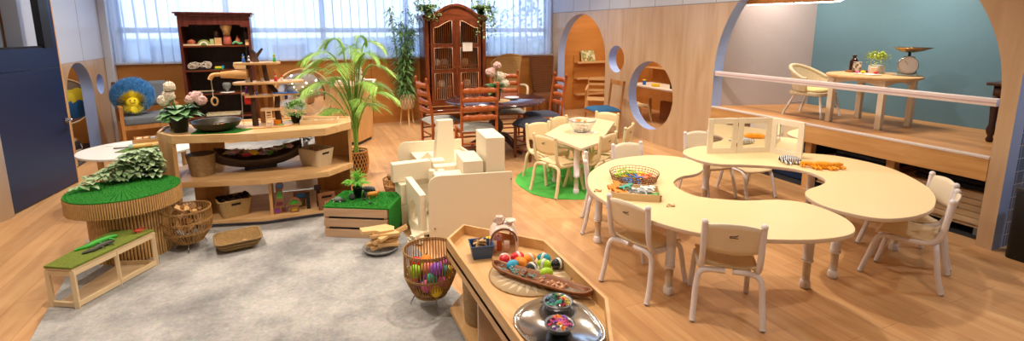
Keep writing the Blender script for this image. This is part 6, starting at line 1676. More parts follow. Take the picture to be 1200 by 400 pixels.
CAT = [(-1, .1), (-.7, .55), (-.55, .35), (-.1, .45), (.3, .4), (.55, .8), (.7, .55), (.95, .5), (1, .2), (.7, .05), (.45, -.1), (.5, -.6), (.3, -.6), (.2, -.15), (-.3, -.12), (-.4, -.6), (-.6, -.6), (-.6, -.1)]
flat_animal('toy_giraffe', 'orange plastic animal leaning on the left wall of the birch tray', at_tray(-.13, .03, .03), TA + 1.0, ORG, .075, CAT, .014, (.5, 0))
flat_animal('toy_dog', 'second orange plastic animal lying in the left of the birch tray', at_tray(-.10, -.03, .012), TA - .2, ORG, .06, CAT, .014, (.2, .2))
flat_animal('toy_turtle', 'green leaf shaped plastic animal beside the orange ones in the birch tray', at_tray(-.055, .02, .04), TA + .3, TEA, .05, CAT, .012, (.2, -.2))
for k, (u, v, r_, c) in enumerate([(.0, .0, -.3, 'grey'), (.035, .02, .2, 'white'), (.05, -.035, -.1, 'grey'), (.09, .01, .4, 'white')]):
    flat_animal('toy_elephant', ['grey plastic animal in the middle of the birch tray', 'white plastic animal at the back of the birch tray', 'second grey plastic animal near the front wall of the birch tray', 'white plastic animal at the right of the birch tray'][k], at_tray(u, v, .012 + .010 * k), TA + r_, GRYP if c == 'grey' else WHP, .06, CAT, .010, (.15, .1))
flat_animal('toy_crocodile', 'green plastic animal at the right end of the birch tray', at_tray(.12, -.03, .012), TA + .1, GRN, .055, CAT, .010)
rn = random.Random(92)
for k, (x, y, c, l) in enumerate([(1.865, 2.82, mat('tan_shell', '#cfa878', .6), 'small tan curl shape on the table left of the birch tray'), (2.13, 2.38, mat('tan_shell', '#cfa878', .6), 'small twig piece on the table in front of the birch tray')]):
    tag(MB().tube(smooth_path([(x - .03, y, ZK + .006), (x - .01, y + .015, ZK + .012), (x + .012, y - .008, ZK + .006), (x + .03, y + .006, ZK + .008)], 4), .006, 6).build('curl_shape', c), l, 'loose part')

# folding mirror
t = thing('folding_mirror', 'three panel folding mirror in cream wooden frames standing on the far kidney table', 'mirror', (3.64, 3.27, ZK))
MP = [((3.372, 3.345), (3.642, 3.265)), ((3.650, 3.262), (3.945, 3.160)), ((3.952, 3.155), (3.985, 2.862))]
for k, (p, q) in enumerate(MP):
    p, q = Vector(p) - Vector((3.64, 3.27)), Vector(q) - Vector((3.64, 3.27)); L_2 = (q - p).length; an = math.atan2((q - p).y, (q - p).x)
    b = MB(); H = .325; f = .050
    b.box(0, f, -.009, .009, 0, H); b.box(L_2 - f, L_2, -.009, .009, 0, H); b.box(f, L_2 - f, -.009, .009, 0, f); b.box(f, L_2 - f, -.009, .009, H - f, H)
    fr = b.build('frame_panel', mat('pale_frame', '#efe6d2', .45, var=.03), t, bevel=.002); fr.location = (p.x, p.y, 0); fr.rotation_euler = (0, 0, an)
    g = MB().box(f - .004, L_2 - f + .004, -.003, .003, f - .004, H - f + .004).build('mirror_glass', MIRROR, fr)
    if k < 2:
        hg = MB()
        for z in (.06, .25): hg.cyl((L_2 + .003, 0, z), (L_2 + .003, 0, z + .03), .006, n=8)
        hg.build('hinge', BLACK, fr)
def floppy(nm, label, p, rz, m, stripes=None, s=1.0):
    t = thing(nm, label, 'toy animal', p, rz)
    body = smooth_path([(-.07 * s, 0, .014), (-.03 * s, .004, .018), (.03 * s, -.004, .018), (.075 * s, 0, .016), (.10 * s, .004, .013)], 4)
    nb_ = len(body); b = MB().tube(body, [.010 * s + .010 * s * math.sin(PI * (i + .5) / nb_) for i in range(nb_)], 12); b.build('body', m, t)
    for k, (x, y) in enumerate([(-.06, -.05), (-.03, -.06), (.05, -.055), (.08, -.045)]):
        MB().tube(smooth_path([(x * .7 * s, 0, .014), (x * s, y * .5 * s, .011), ((x + .012) * s, y * s, .008)], 3), [.008 * s] * 7, 7).build('leg', m, t)
    b = MB(); b.ell((.105 * s, .008, .016), (.022 * s, .014 * s, .011 * s), 10, 6); hd = b.build('head', m, t)
    b = MB()
    for q in (-1, 1): b.leaf((.098 * s, .006 + q * .006, .022), (-.3, q * .8, .5), .018 * s, .010 * s, 0, n=2)
    b.build('ear', m, hd); t.scale = (1, 1.3, 1.7)
    return t
def zebra_mat():
    m = bpy.data.materials.new('zebra_stripes'); m.use_nodes = True; nt = m.node_tree; N = nt.nodes; L2 = nt.links; b = N['Principled BSDF']
    tc = N.new('ShaderNodeTexCoord'); w = N.new('ShaderNodeTexWave'); w.inputs['Scale'].default_value = 22; w.inputs['Distortion'].default_value = 2
    L2.new(tc.outputs['Object'], w.inputs['Vector']); cr = N.new('ShaderNodeValToRGB'); cr.color_ramp.interpolation = 'CONSTANT'
    cr.color_ramp.elements[0].color = lin('#17191c'); cr.color_ramp.elements[1].position = .45; cr.color_ramp.elements[1].color = lin('#eef0f2'); L2.new(w.outputs['Fac'], cr.inputs['Fac']); L2.new(cr.outputs['Color'], b.inputs['Base Color']); return m
ZM_ = zebra_mat()
floppy('toy_zebra', 'black and white striped toy zebra lying on the far kidney table', (3.79, 2.86, ZK), -.60, ZM_, s=.85)
floppy('toy_zebra', 'second striped toy zebra lying in front of the first one', (3.76, 2.80, ZK), -.50, ZM_, s=.8)
floppy('toy_tiger', 'orange toy animal lying on the far kidney table right of the zebras', (3.86, 2.60, ZK), -.65, mat('amber_plastic', '#f0a01c', .4, var=.15, scale=60), s=.95)
floppy('toy_tiger', 'orange toy animal lying at the far right beside the other orange one', (3.95, 2.55, ZK), -.2, _m['amber_plastic'], s=.75)
floppy('toy_tiger', 'orange toy animal lying closest to the zebras', (3.80, 2.68, ZK), -.9, _m['amber_plastic'], s=.7)

# glass bowl on doily on the small table
t = thing('lace_mat', 'round pale lace mat under the glass bowl on the small cream table', 'mat', (2.86, 4.62, ZK))
MB().prism([((.15 + .008 * math.cos(16 * a)) * math.cos(a), (.15 + .008 * math.cos(16 * a)) * math.sin(a)) for a in [2 * PI * k / 96 for k in range(96)]], 0, .002).build('lace', mat('lace', '#e5d8bf', .8, var=.2, scale=90), t)
t = thing('glass_bowl', 'clear fluted glass bowl of pale shells on the small cream table', 'bowl', (2.83, 4.64, ZK + .0025)); t.scale = (1.15, 1.15, 1.15)
def flute(u, v):
    a = 2 * PI * u; r = (.06 + .075 * v ** .7) * (1 + .012 * math.cos(20 * a) * v); return (r * math.cos(a), r * math.sin(a), .004 + .115 * v)
MB().grid(flute, 80, 8).build('glass', mat('bowl_glass', '#f6f6f2', .12, trans=.75, var=0, ior=1.35), t, solid=.004); MB().lathe([(.055, 0), (.06, .006), (0.001, .006)], 30).build('foot', _m['bowl_glass'], t)
rn = random.Random(95)
for k in range(40):
    a = k * 2.4; r = .078 * math.sqrt((k % 14 + .5) / 14) * (.7 + .12 * (k // 14)); z = .025 + .028 * (k // 14) + rn.uniform(0, .01)
    o = MB().ell((0, 0, 0), (.021, .015, .012), 8, 5).build('shell', [mat('blush_shell', '#e9cdb9', .5), mat('ivory_shell', '#efe6d6', .5)][k % 2]); o.location = (2.83 + r * math.cos(a), 4.64 + r * math.sin(a), ZK + z); o.rotation_euler = (rn.uniform(-1, 1), rn.uniform(-1, 1), a)
    tag(o, ['blush', 'ivory'][k % 2] + ' shell heaped in the clear glass bowl', 'shell', ['blush', 'ivory'][k % 2] + ' shells in the glass bowl')
for k, (x, y) in enumerate([(2.80, 4.66), (2.86, 4.63), (2.83, 4.70)]):
    o = MB().ell((0, 0, 0), (.026, .017, .010), 9, 5).build('orange_shell', ORG); o.location = (x, y, ZK + .118 + .002 * k); o.rotation_euler = (.2, .1, k)
    tag(o, 'orange shell on top of the heap in the glass bowl', 'shell', 'orange shells in the glass bowl')

# ------------------------------------------------------------------ palm, cabinet and big round mirror
t = thing('potted_palm', 'tall bright green areca palm in a woven lattice pot beside the shelf unit', 'potted plant', (.53, 5.72, 0))
MB().lathe([(.095, .02), (.115, .10), (.118, .20), (.105, .28), (.097, .28), (.105, .2), (.10, .08), (.001, .05)], 28).build('inner_pot', DARKW, t)
b = MB(); pr = [(.098, .0), (.118, .06), (.124, .14), (.120, .22), (.108, .29)]
LR = lambda q: .098 + .027 * math.sin(PI * min(1, q * 1.05) * .8)
for i in range(22):
    for s in (1, -1): b.tube([((LR(j / 8) + .004) * math.cos(2 * PI * (i + s * j / 2.6) / 22), (LR(j / 8) + .004) * math.sin(2 * PI * (i + s * j / 2.6) / 22), .01 + .28 * j / 8) for j in range(9)], .0045, 4)
for z, r in ((.01, .103), (.29, .122)):
    for dz in (0, .010): b.tube([(r * math.cos(a * PI / 16), r * math.sin(a * PI / 16), z + dz) for a in range(32)], .006, 5, closed=True)
b.build('woven_lattice', mat('rattan_orange', '#cf9350', .6, var=.2, scale=30), t)
rn = random.Random(101)
# side (-1 left, 1 right), reach, height of the tip arch, height where the frond leaves the bundle, turn
spec = [(-1, .50, .98, .62, .10), (-1, .46, 1.24, .80, .0), (-1, .40, 1.42, .92, -.25), (-1, .20, 1.55, 1.0, .3), (1, .16, 1.58, 1.0, .4), (1, .26, 1.52, .95, -.2), (1, .32, 1.26, .82, .05), (1, .36, .96, .60, -.15),
        (1, .34, 1.10, .74, -1.0), (-1, .34, 1.12, .76, .9), (-1, .34, 1.30, .86, -1.1), (1, .34, 1.36, .88, 1.0), (1, .28, 1.45, .95, -1.3), (-1, .42, .82, .55, -.6), (1, .34, .80, .52, .7), (-1, .10, 1.48, .95, -1.4), (-1, .44, 1.10, .70, -.3), (1, .30, 1.05, .66, .35), (-1, .36, 1.34, .84, .45), (1, .24, 1.40, .88, -.5), (-1, .30, .92, .60, 1.3), (1, .30, .92, .58, -1.3)]
fr_i = 0
for (sgn, reach, top, zc, yy) in spec:
    b = MB(); dx, dy = math.cos(yy) * sgn, math.sin(yy)
    base = Vector((rn.uniform(-.025, .025), rn.uniform(-.025, .025), .22))
    pts = smooth_path([base, Vector((dx * .015, dy * .015, zc * .6)), Vector((dx * .04, dy * .04, zc)), Vector((dx * reach * .45, dy * reach * .45, zc + (top - zc) * .85)), Vector((dx * reach * .85, dy * reach * .85, top)), Vector((dx * reach * 1.2, dy * reach * 1.2, top - reach * .16))], 9)
    n = len(pts); f = b.tube(pts, [.010 - .008 * i / n for i in range(n)], 6); fo = b.build('frond', PALMS, t)
    lf = MB()
    st0 = int(n * .44)
    for i in range(st0, n):
        q = (i - st0) / (n - st0); tg = (pts[min(i + 1, n - 1)] - pts[i - 1]).normalized(); sd = tg.cross(Vector((0, 0, 1)))
        if sd.length < .05: sd = Vector((-dy, dx, 0))
        sd.normalize(); ll = .10 + .12 * math.sin(PI * min(1, .15 + q * .72))
        for e in (0, .5):
            pp = pts[i] * (1 - e) + pts[i - 1] * e
            for s in (-1, 1): lf.leaf(pp, sd * s * 1.0 + tg * .85 + Vector((0, 0, .10 + rn.uniform(-.15, .15))), ll * rn.uniform(.85, 1.15), .0085, .42, n=3)
    lf.build('leaflets', PALM, fo)
    fr_i += 1
t = thing('low_cabinet', 'plain pine cabinet with angled front behind the palm', 'cabinet', (.76, 7.62, 0))
MB().prism([(-.36, -.20), (-.04, -.36), (.22, .04), (.22, .30), (-.36, .30)], .05, .84).build('body', PINEZ, t, bevel=.004)
MB().prism([(-.38, -.21), (-.04, -.38), (.24, .03), (.24, .32), (-.38, .32)], .84, .87).build('top', PINE, t, bevel=.003)
MB().prism([(-.32, -.16), (-.04, -.31), (.18, .05), (.18, .28), (-.32, .28)], 0, .05).build('plinth', DARKG, t)
t = thing('stuffed_rabbit', 'cream stuffed toy sitting on the pine cabinet behind the palm', 'stuffed toy', (.78, 7.45, .871), .3)
SF = mat('cream_plush', '#e8dccd', .95, var=.12, scale=50, bump=.6)
MB().ell((0, 0, .07), (.065, .055, .075), 14, 9).build('body', SF, t); MB().ell((0, -.015, .17), (.048, .045, .045), 14, 8).build('head', SF, t)
for s in (-1, 1):
    MB().ell((s * .035, 0, .215), (.018, .012, .028), 10, 6).build('ear', SF, t); MB().tube([(s * .04, -.02, .10), (s * .075, -.06, .05)], [.022, .018], 8).build('arm', SF, t); MB().tube([(s * .03, -.03, .03), (s * .05, -.11, .022)], [.028, .022], 8).build('leg', SF, t)
for k, (x0, l) in enumerate([(.40, 'white open box file leaning at the left of the pine cabinet top'), (.93, 'flat cream open tray at the right corner of the pine cabinet top')]):
    t = thing('open_tray', l, 'tray', (x0 + (.10 if k == 0 else -.02), 7.42 + (.16 if k else .12), .871), .5 - k)
    b = MB(); b.prism(rrect(-.09, .09, -.06, .06, .01), 0, .006); b.build('base', WHP, t)
    for s in (-1, 1): MB().add([(-.09, s * .06, .003), (.09, s * .06, .003), (.11, s * .085, .05), (-.11, s * .085, .05)], [(0, 1, 2, 3)]).build('side', WHP, t, solid=.004)
t = thing('large_round_mirror', 'large round mirror in a thin wooden rim leaning in front of the rear wall', 'mirror', (.03, 8.55, .60))
t.rotation_euler = Vector((.12, -1, .04)).to_track_quat('Z', 'Y').to_euler()
MB().lathe([(.425, -.015), (.425, 0), (0, 0)], 64).build('mirror_glass', MIRROR, t)
MB().tube([(.43 * math.cos(2 * PI * i / 64), .43 * math.sin(2 * PI * i / 64), 0) for i in range(64)], .012, 8, closed=True).build('rim', PINE, t)
MB().prism([(-.36, -.56), (.36, -.56), (.30, -.36), (-.30, -.36)], -.05, -.02).build('foot', PINE, t)

# ------------------------------------------------------------------ things in the dark bookcase
def bk_item(fn, nm, label, cat, x, z, m, grp=None, y=8.60):
    b = MB(); fn(b); o = b.build(nm, m); o.location = (x, y, z); return tag(o, label, cat, grp)
Z1, Z2, Z3, Z4, Z5 = 1.42, 1.06, .71, .36, .08
t = thing('hand_drum', 'upright wooden goblet drum on the top bookcase shelf', 'drum', (-.965, 8.58, Z1 + .145))
MB().lathe([(.045, 0), (.052, .05), (.078, .12), (.080, .17)], 24).build('shell', mat('striped_drum', '#b98a52', .5, var=.5, scale=20), t); MB().lathe([(.082, .165), (.080, .180), (0, .183)], 24).build('drum_skin', mat('drum_skin', '#e3cfae', .6), t)
b = MB()
for k in range(14): a = k * PI / 7; b.tube([(.080 * math.cos(a), .080 * math.sin(a), .165), (.050 * math.cos(a + .2), .050 * math.sin(a + .2), .04)], .003, 4)
b.build('cords', mat('drum_cord', '#5a3a22', .8), t)
bk_item(lambda b: b.lathe([(.05, 0), (.06, .02), (.052, .12), (.045, .14), (.0, .145)], 20), 'red_tin', 'pinkish red round tin under the goblet drum', 'tin', -.965, Z1 + .001, mat('brick_pink', '#b9604f', .6, var=.35, scale=30))
t = thing('rainbow_dome', 'green and cream half round wooden dome on the top bookcase shelf', 'toy', (-1.27, 8.57, Z1 + .002))
for k, (r, m_) in enumerate(((.082, mat('moss_dome', '#8f9a4a', .6)), (.058, WHP), (.036, mat('olive_dome', '#6e8a3c', .6)))):
    o_ = [(-r * math.cos(PI * i / 16), r * math.sin(PI * i / 16)) for i in range(17)]; m = 17
    MB().add([(x, -.02 - .002 * k, z) for x, z in o_] + [(x, .02, z) for x, z in o_], [tuple(range(m))[::-1], tuple(range(m, 2 * m))] + [(i, (i + 1) % m, m + (i + 1) % m, m + i) for i in range(m)]).build('arc', m_, t)
bk_item(lambda b: b.ell((0, 0, .045), (.055, .04, .045), 12, 8), 'clay_animal', 'brown round clay figure at the left of the top bookcase shelf', 'figure', -1.43, Z1, mat('clay_red', '#a5573c', .7))
bk_item(lambda b: b.box(-.10, .10, -.04, .04, 0, .02), 'flat_book', 'thin pale book lying at the left of the top bookcase shelf', 'book', -1.42, Z1, BIRCH, y=8.55)
bk_item(lambda b: b.box(-.025, .025, -.03, .03, 0, .09), 'green_box', 'small green box on the top bookcase shelf beside the dome', 'box', -1.165, Z1 + .001, mat('sage_box', '#9fb07a', .6))
bk_item(lambda b: b.box(-.045, .045, -.03, .03, 0, .11), 'brown_box', 'tan box on the top bookcase shelf beside the red tin', 'box', -1.085, Z1 + .001, mat('tan_box', '#c59a68', .6))
bk_item(lambda b: b.lathe([(.03, 0), (.045, .02), (.04, .16), (.042, .22), (.0, .22)], 18), 'dark_jar', 'dark brown tall jar behind the tan box on the top shelf', 'jar', -1.11, Z1 + .001, mat('jar_brown', '#4a2a1c', .4), y=8.68)
bk_item(lambda b: b.lathe([(.03, 0), (.04, .02), (.036, .17), (.04, .22), (.0, .22)], 18), 'dark_jar', 'dark jar with a pale band at the right of the top bookcase shelf', 'jar', -.72, Z1 + .001, mat('jar_dark', '#3a2620', .4), y=8.68)
bk_item(lambda b: b.lathe([(.02, 0), (.045, .03), (.03, .08), (.012, .12), (.0, .15)], 14), 'clay_vase', 'brown clay vase with a narrow neck on the top bookcase shelf', 'vase', -.83, Z1 + .001, mat('clay_red', '#a5573c', .7))
bk_item(lambda b: b.tube(smooth_path([(-.06, 0, .02), (-.02, .0, .045), (.03, 0, .02), (.07, 0, .03)], 4), .018, 8), 'green_cloth', 'green rolled cloth toy on the top bookcase shelf', 'toy', -.83, Z1 + .001, mat('jade', '#5b9a6a', .7), y=8.52)
bk_item(lambda b: b.cyl((0, 0, 0), (0, 0, .08), .028), 'tan_roll', 'tan upright roll at the right end of the top bookcase shelf', 'roll', -.70, Z1 + .001, mat('tan_box', '#c59a68', .6), y=8.53)
bk_item(lambda b: b.box(-.09, .09, -.03, .03, 0, .012), 'wooden_strip', 'pale wooden strip on the top bookcase shelf in front of the boxes', 'strip', -1.12, Z1 + .001, BIRCH, y=8.53)
t = thing('twig_bundle', 'bundle of white looped wicker rings on the second bookcase shelf', 'wicker bundle', (-1.35, 8.58, Z2 + .001))
b = MB(); rn = random.Random(110)
for k in range(16):
    cx, cz, r = rn.uniform(-.12, .12), rn.uniform(.045, .085), rn.uniform(.025, .045)
    b.tube([(cx + r * math.cos(a * PI / 8), rn.uniform(-.004, .004) + (k % 5) * .012 - .03, cz + r * .9 * math.sin(a * PI / 8)) for a in range(16)], .006, 5, closed=True)
b.build('rings', mat('bleached_twig', '#e0d3c2', .7, var=.2, scale=40), t)
MB().box(-.15, .15, -.05, .05, 0, .02).build('dish', BLACK, t)
t = thing('toy_train', 'yellow and blue toy vehicle on the second bookcase shelf', 'toy vehicle', (-1.10, 8.57, Z2 + .001))
MB().box(-.06, .03, -.02, .02, .015, .045).build('body', YEL, t, bevel=.006); MB().box(.03, .06, -.02, .02, .015, .055).build('cab', CYA, t, bevel=.004)
for x in (-.045, -.01, .04): MB().cyl((x, -.024, .014), (x, .024, .014), .014, n=14).build('wheel', GRN, t)
for k in range(3): bk_item(lambda b: b.box(-.10, .10, -.05, .05, 0, .018), 'wooden_plate', 'flat wooden board stacked at the right of the second bookcase shelf', 'board', -.80 - .01 * k, Z2 + .001 + .019 * k, PINE, 'boards on the second bookcase shelf')
t = thing('pebble_tray', 'black tray with a row of pale pebbles on the third bookcase shelf', 'tray', (-1.32, 8.57, Z3 + .001))
MB().prism(rrect(-.14, .14, -.05, .05, .04), 0, .022).build('tray', BLACK, t, bevel=.004)
for k in range(10): 
    o = MB().ell((0, 0, 0), (.013, .011, .010), 8, 5).build('pebble', mat('pebble_cream', '#d9c39a', .6)); o.location = (-1.43 + .024 * k, 8.545 + .012 * (k % 2), Z3 + .034); tag(o, 'pale pebble in the row on the black tray of the third shelf', 'pebble', 'pebbles on the black tray')
t = thing('glass_vessel', 'grey glass bowl on a foot with a white plate on the third bookcase shelf', 'bowl', (-1.03, 8.57, Z3 + .001))
MB().lathe([(.10, 0), (.10, .008), (.001, .008)], 28).build('plate', WHP, t); MB().lathe([(.03, .008), (.012, .03), (.055, .07), (.062, .12), (.05, .15), (.045, .148), (.056, .12), (.05, .075), (.001, .04)], 24).build('vessel', mat('smoke_glass', '#8f9490', .15, trans=.3, var=.1), t)
t = thing('flat_tray', 'pale flat tray of wood pieces on the fourth bookcase shelf', 'tray', (-1.10, 8.58, Z4 + .001))
b = MB(); b.box(-.23, .23, -.09, .09, 0, .008)
for s in (-1, 1): b.box(-.23, .23, s * .086 - .004, s * .086 + .004, 0, .045); b.box(s * .226 - .004, s * .226 + .004, -.09, .09, 0, .045)
b.build('tray', mat('pale_tray', '#c9c2a2', .6), t)
rn = random.Random(111)
for k in range(12): 
    o = MB().cb((0, 0, 0), (.05, .022, .016)).build('wood_piece', BIRCH); o.location = (-1.28 + .032 * k, 8.58 + rn.uniform(-.04, .04), Z4 + .040 + rn.uniform(0, .01)); o.rotation_euler = (rn.uniform(-.2, .2), rn.uniform(-.2, .2), rn.uniform(0, 3)); tag(o, 'pale wood piece in the flat tray of the fourth shelf', 'wood piece', 'wood pieces on the fourth shelf')
t = thing('fabric_plant', 'dark green leafy sprig at the left of the fourth bookcase shelf', 'plant', (-1.42, 8.58, Z4 + .001))
b = MB(); b.lathe([(.03, 0), (.04, .05), (.001, .05)], 14); b.build('pot', BLACK, t); b = MB()
for k in range(40): a = rn.uniform(0, 6.3); b.leaf((0, 0, .05 + rn.uniform(0, .12)), (math.cos(a), math.sin(a), rn.uniform(0, 1)), rn.uniform(.04, .08), .03, .3, n=3)
b.build('foliage', LEAFD, t)

# ------------------------------------------------------------------ alcove furniture
ZP = .7005
AL = mat('alcove_white', '#e2d4bd', .45, var=.03)
t = thing('alcove_table', 'round top table with cream legs standing on the raised platform', 'table', (5.31, 3.15, ZP))
MB().lathe([(.39, .475), (.405, .485), (.405, .50), (.395, .505), (0, .505)], 56).build('tabletop', PINE, t)
for sx in (-1, 1):
    for sy in (-1, 1): MB().cb((sx * .235, sy * .245, .237), (.052, .052, .475)).build('leg', AL, t, bevel=.003)
for (a_, b_) in (((-1, -1), (1, -1)), ((-1, 1), (1, 1)), ((-1, -1), (-1, 1)), ((1, -1), (1, 1))):
    b = MB(); n = 10; p = Vector((a_[0] * .235, a_[1] * .245)); q = Vector((b_[0] * .235, b_[1] * .245)); d = (q - p).normalized(); nn = Vector((-d.y, d.x)) * .010
    vs = []
    for i in range(n + 1): c = p + (q - p) * i / n; zb = .40 + .045 * math.sin(PI * i / n); vs += [tuple(c + nn) + (zb,), tuple(c - nn) + (zb,), tuple(c + nn) + (.475,), tuple(c - nn) + (.475,)]
    fs = []
    for i in range(n): o = i * 4; fs += [(o, o + 4, o + 6, o + 2), (o + 1, o + 3, o + 7, o + 5), (o, o + 1, o + 5, o + 4)]
    b.add(vs, fs).build('apron', AL, t)
t = thing('wicker_tub_chair', 'child size pale wicker tub chair at the round alcove table', 'chair', (5.27, 3.74, ZP), face(.18, -1))
def tub(u, v):
    a = PI * (1.12 * u - .06); r = .20 + .05 * v
    return (-r * math.cos(a) * 1.02, -.02 - r * math.sin(a) * .95 + .02, .27 + (.28 * (.55 + .45 * math.sin(max(0, min(PI, a))))) * v)
b = MB().grid(tub, 30, 8); b.build('shell', WICKL, t, solid=.010)
b = MB(); b.tube([tub(i / 30, 1) for i in range(31)], .020, 8); b.build('rim', WICKL, t)
b = MB(); wicker_shell(b, lambda u, v: tuple(Vector(tub(u, v)) * 1.012), 22, 9, .004); b.build('weave', mat('weave_tan', '#b5976a', .7), t)
MB().prism(rrect(-.20, .20, -.18, .19, .08), .235, .275).build('seat', WICKL, t, bevel=.008)
MB().prism(rrect(-.17, .17, -.15, .16, .07), .275, .30).build('cushion', mat('straw_cushion', '#dccb8e', .8), t, bevel=.01)
for x, y, x2, y2 in ((-.17, .16, -.21, .21), (.17, .16, .21, .21), (-.14, -.12, -.19, -.21), (.14, -.12, .19, -.21)): MB().tube([(x, y, .24), (x2, y2, 0)], .013, 8).build('leg', WHITE, t)
MB().tube([(-.19, .18, .12), (.19, .18, .12)], .007, 6).build('stretcher', WHITE, t); MB().tube([(-.165, -.17, .12), (.165, -.17, .12)], .007, 6).build('stretcher', WHITE, t)
ZA = ZP + .5055
t = thing('serving_board', 'small brown wooden board under the bottle and patterned box in the alcove', 'board', (5.43, 3.38, ZA), .25)
MB().prism(rrect(-.07, .13, -.10, .10, .02), 0, .018).build('board', mat('brown_board', '#9a5c34', .5, var=.2, scale=14), t, bevel=.003)
t = thing('brown_bottle', 'dark brown glass bottle on the wooden board in the alcove', 'bottle', (5.45, 3.44, ZA + .019))
MB().lathe([(.036, 0), (.040, .01), (.040, .09), (.030, .115), (.016, .125), (.016, .145), (.022, .148), (.022, .158), (.0, .158)], 22).build('bottle', mat('amber_glass', '#3a1c10', .12, trans=.25), t); MB().tube([(.04, 0, .10), (.062, 0, .09), (.060, 0, .05), (.04, 0, .04)], .006, 6).build('handle', _m['amber_glass'], t)
t = thing('patterned_box', 'small black and white patterned box in front of the bottle', 'box', (5.385, 3.36, ZA + .019), .5)
MB().cb((0, 0, .045), (.085, .075, .09)).build('box', blotch('speckle', ['#d9d2c2', '#6b6458', '#bdb5a5', '#8d8577'], 60), t, bevel=.003)
t = thing('potted_shrub', 'bushy yellow green plant in a white pot on the alcove table', 'potted plant', (5.47, 3.22, ZA))
MB().prism(rrect(-.055, .055, -.055, .055, .012), 0, .085).build('pot', WHP, t, bevel=.004)
rn = random.Random(120); b = MB()
for i in range(260):
    d = Vector((rn.gauss(0, 1), rn.gauss(0, 1), rn.gauss(.35, .7))).normalized(); r = rn.uniform(.45, 1); p = Vector((d.x * .105 * r, d.y * .105 * r, .145 + d.z * .075 * r)); b.leaf(p, d + Vector((rn.gauss(0, .4), rn.gauss(0, .4), .5)), .04, .016, .15, n=2)
b.build('foliage', LEAFY, t); b = MB(); puff(b, (0, 0, .16), (.10, .10, .075), 50, rn, .008); b.build('buds', mat('pale_buds', '#e3e2b0', .6), t)['kind'] = 'stuff'
t = thing('cream_box', 'small cream box at the front of the alcove table before the plant', 'box', (5.36, 3.18, ZA), .6)
MB().cb((0, 0, .035), (.10, .06, .07)).build('box', mat('cream_card_box', '#e8ccb2', .6), t, bevel=.004)
t = thing('food_plate', 'white rectangular plate with toy food on the near edge of the alcove table', 'plate', (5.20, 3.14, ZA), 1.35)
MB().prism(rrect(-.11, .11, -.065, .065, .02), 0, .012).build('plate', WHP, t, bevel=.004)
for k, (dx, dy, m_, l, r) in enumerate([(-.02, .03, YEL, 'yellow toy lemon slices on the white alcove plate', (.030, .022, .014)), (.03, -.06, RED, 'red toy tomato on the white alcove plate', (.026, .02, .012)), (-.03, .08, PNK, 'pink toy food piece on the white alcove plate', (.02, .016, .012))]):
    o = MB().ell((0, 0, 0), r, 12, 6).build('toy_food', m_); o.location = (5.20 + dx, 3.14 + dy, ZA + .013 + r[2]); tag(o, l, 'toy food')
t = thing('kitchen_scale', 'old style kitchen scale with round dial and metal pan on the alcove table', 'scale', (5.46, 2.93, ZA), face(-.87, -.45))
SC = mat('mint_enamel', '#bcd0cf', .3)
MB().prism(rrect(-.085, .085, -.06, .06, .015), 0, .018).build('base', SC, t, bevel=.003)
b = MB(); b.add([(-.075, -.05, .018), (.075, -.05, .018), (.075, .05, .018), (-.075, .05, .018), (-.045, -.02, .19), (.045, -.02, .19), (.045, .03, .19), (-.045, .03, .19)], [(0, 3, 2, 1), (4, 5, 6, 7), (0, 1, 5, 4), (1, 2, 6, 5), (2, 3, 7, 6), (3, 0, 4, 7)]); b.build('housing', mat('pale_glass_body', '#9fc0c0', .2, trans=.4), t)
b = MB(); b.cyl((0, .045, .105), (0, .070, .105), .078, n=40); dl = b.build('dial', mat('dial_grey', '#c9c4c2', .4), t)
b = MB(); b.tube([(.079 * math.cos(a * PI / 20), .070, .105 + .079 * math.sin(a * PI / 20)) for a in range(40)], .005, 6, closed=True); b.build('bezel', STEEL, dl)
b = MB(); b.bar((0, .0715, .105), (.030, .0715, .155), .004, .002)
for k in range(24): a = k * PI / 12; b.bar((.062 * math.cos(a), .0712, .105 + .062 * math.sin(a)), (.070 * math.cos(a), .0712, .105 + .070 * math.sin(a)), .002, .001)
b.build('pointer', BLACK, dl)
MB().cyl((0, 0, .19), (0, 0, .225), .012).build('stem', BLACK, t)
b = MB()
def pan(u, v):
    a = 2 * PI * u; r = .03 + .085 * v; k = 1 + .35 * max(0, -math.cos(a)) * v
    return (r * math.cos(a) * 1.15 * k, r * math.sin(a), .228 + .045 * v ** 1.8)
b.grid(pan, 36, 8); b.lathe([(.034, .227), (.0005, .227)], 20); b.build('pan', mat('brushed_bronze', '#b99a72', .25, metal=1), t, solid=.003)
t = thing('dark_side_table', 'dark mahogany side table with turned legs at the right end of the platform', 'table', (5.66, 2.07, ZP))
MB().prism(rrect(-.33, .33, -.17, .19, .02), .485, .51).build('tabletop', DARKW, t, bevel=.004); MB().prism(rrect(-.29, .29, -.13, .15, .01), .40, .485).build('apron', DARKW, t)
for sx in (-1, 1):
    for sy in (-1, 1): MB().lathe([(.020, 0), (.028, .02), (.018, .05), (.030, .08), (.034, .11), (.022, .15), (.028, .26), (.036, .34), (.024, .37), (.030, .40)], 14, c=(sx * .26, .01 + sy * .12, 0)).build('leg', DARKW, t)
for y_ in (.13, -.11): MB().bar((-.26, y_, .10), (.26, y_, .10), .02).build('stretcher', DARKW, t)
tag(MB().lathe([(.03, 0), (.035, .08), (.0, .08)], 16, c=(5.58, 2.04, ZP + .511)).build('dark_cup', mat('grey_cup', '#8d8f93', .4)), 'small grey cup on the dark side table by the pillar', 'cup')

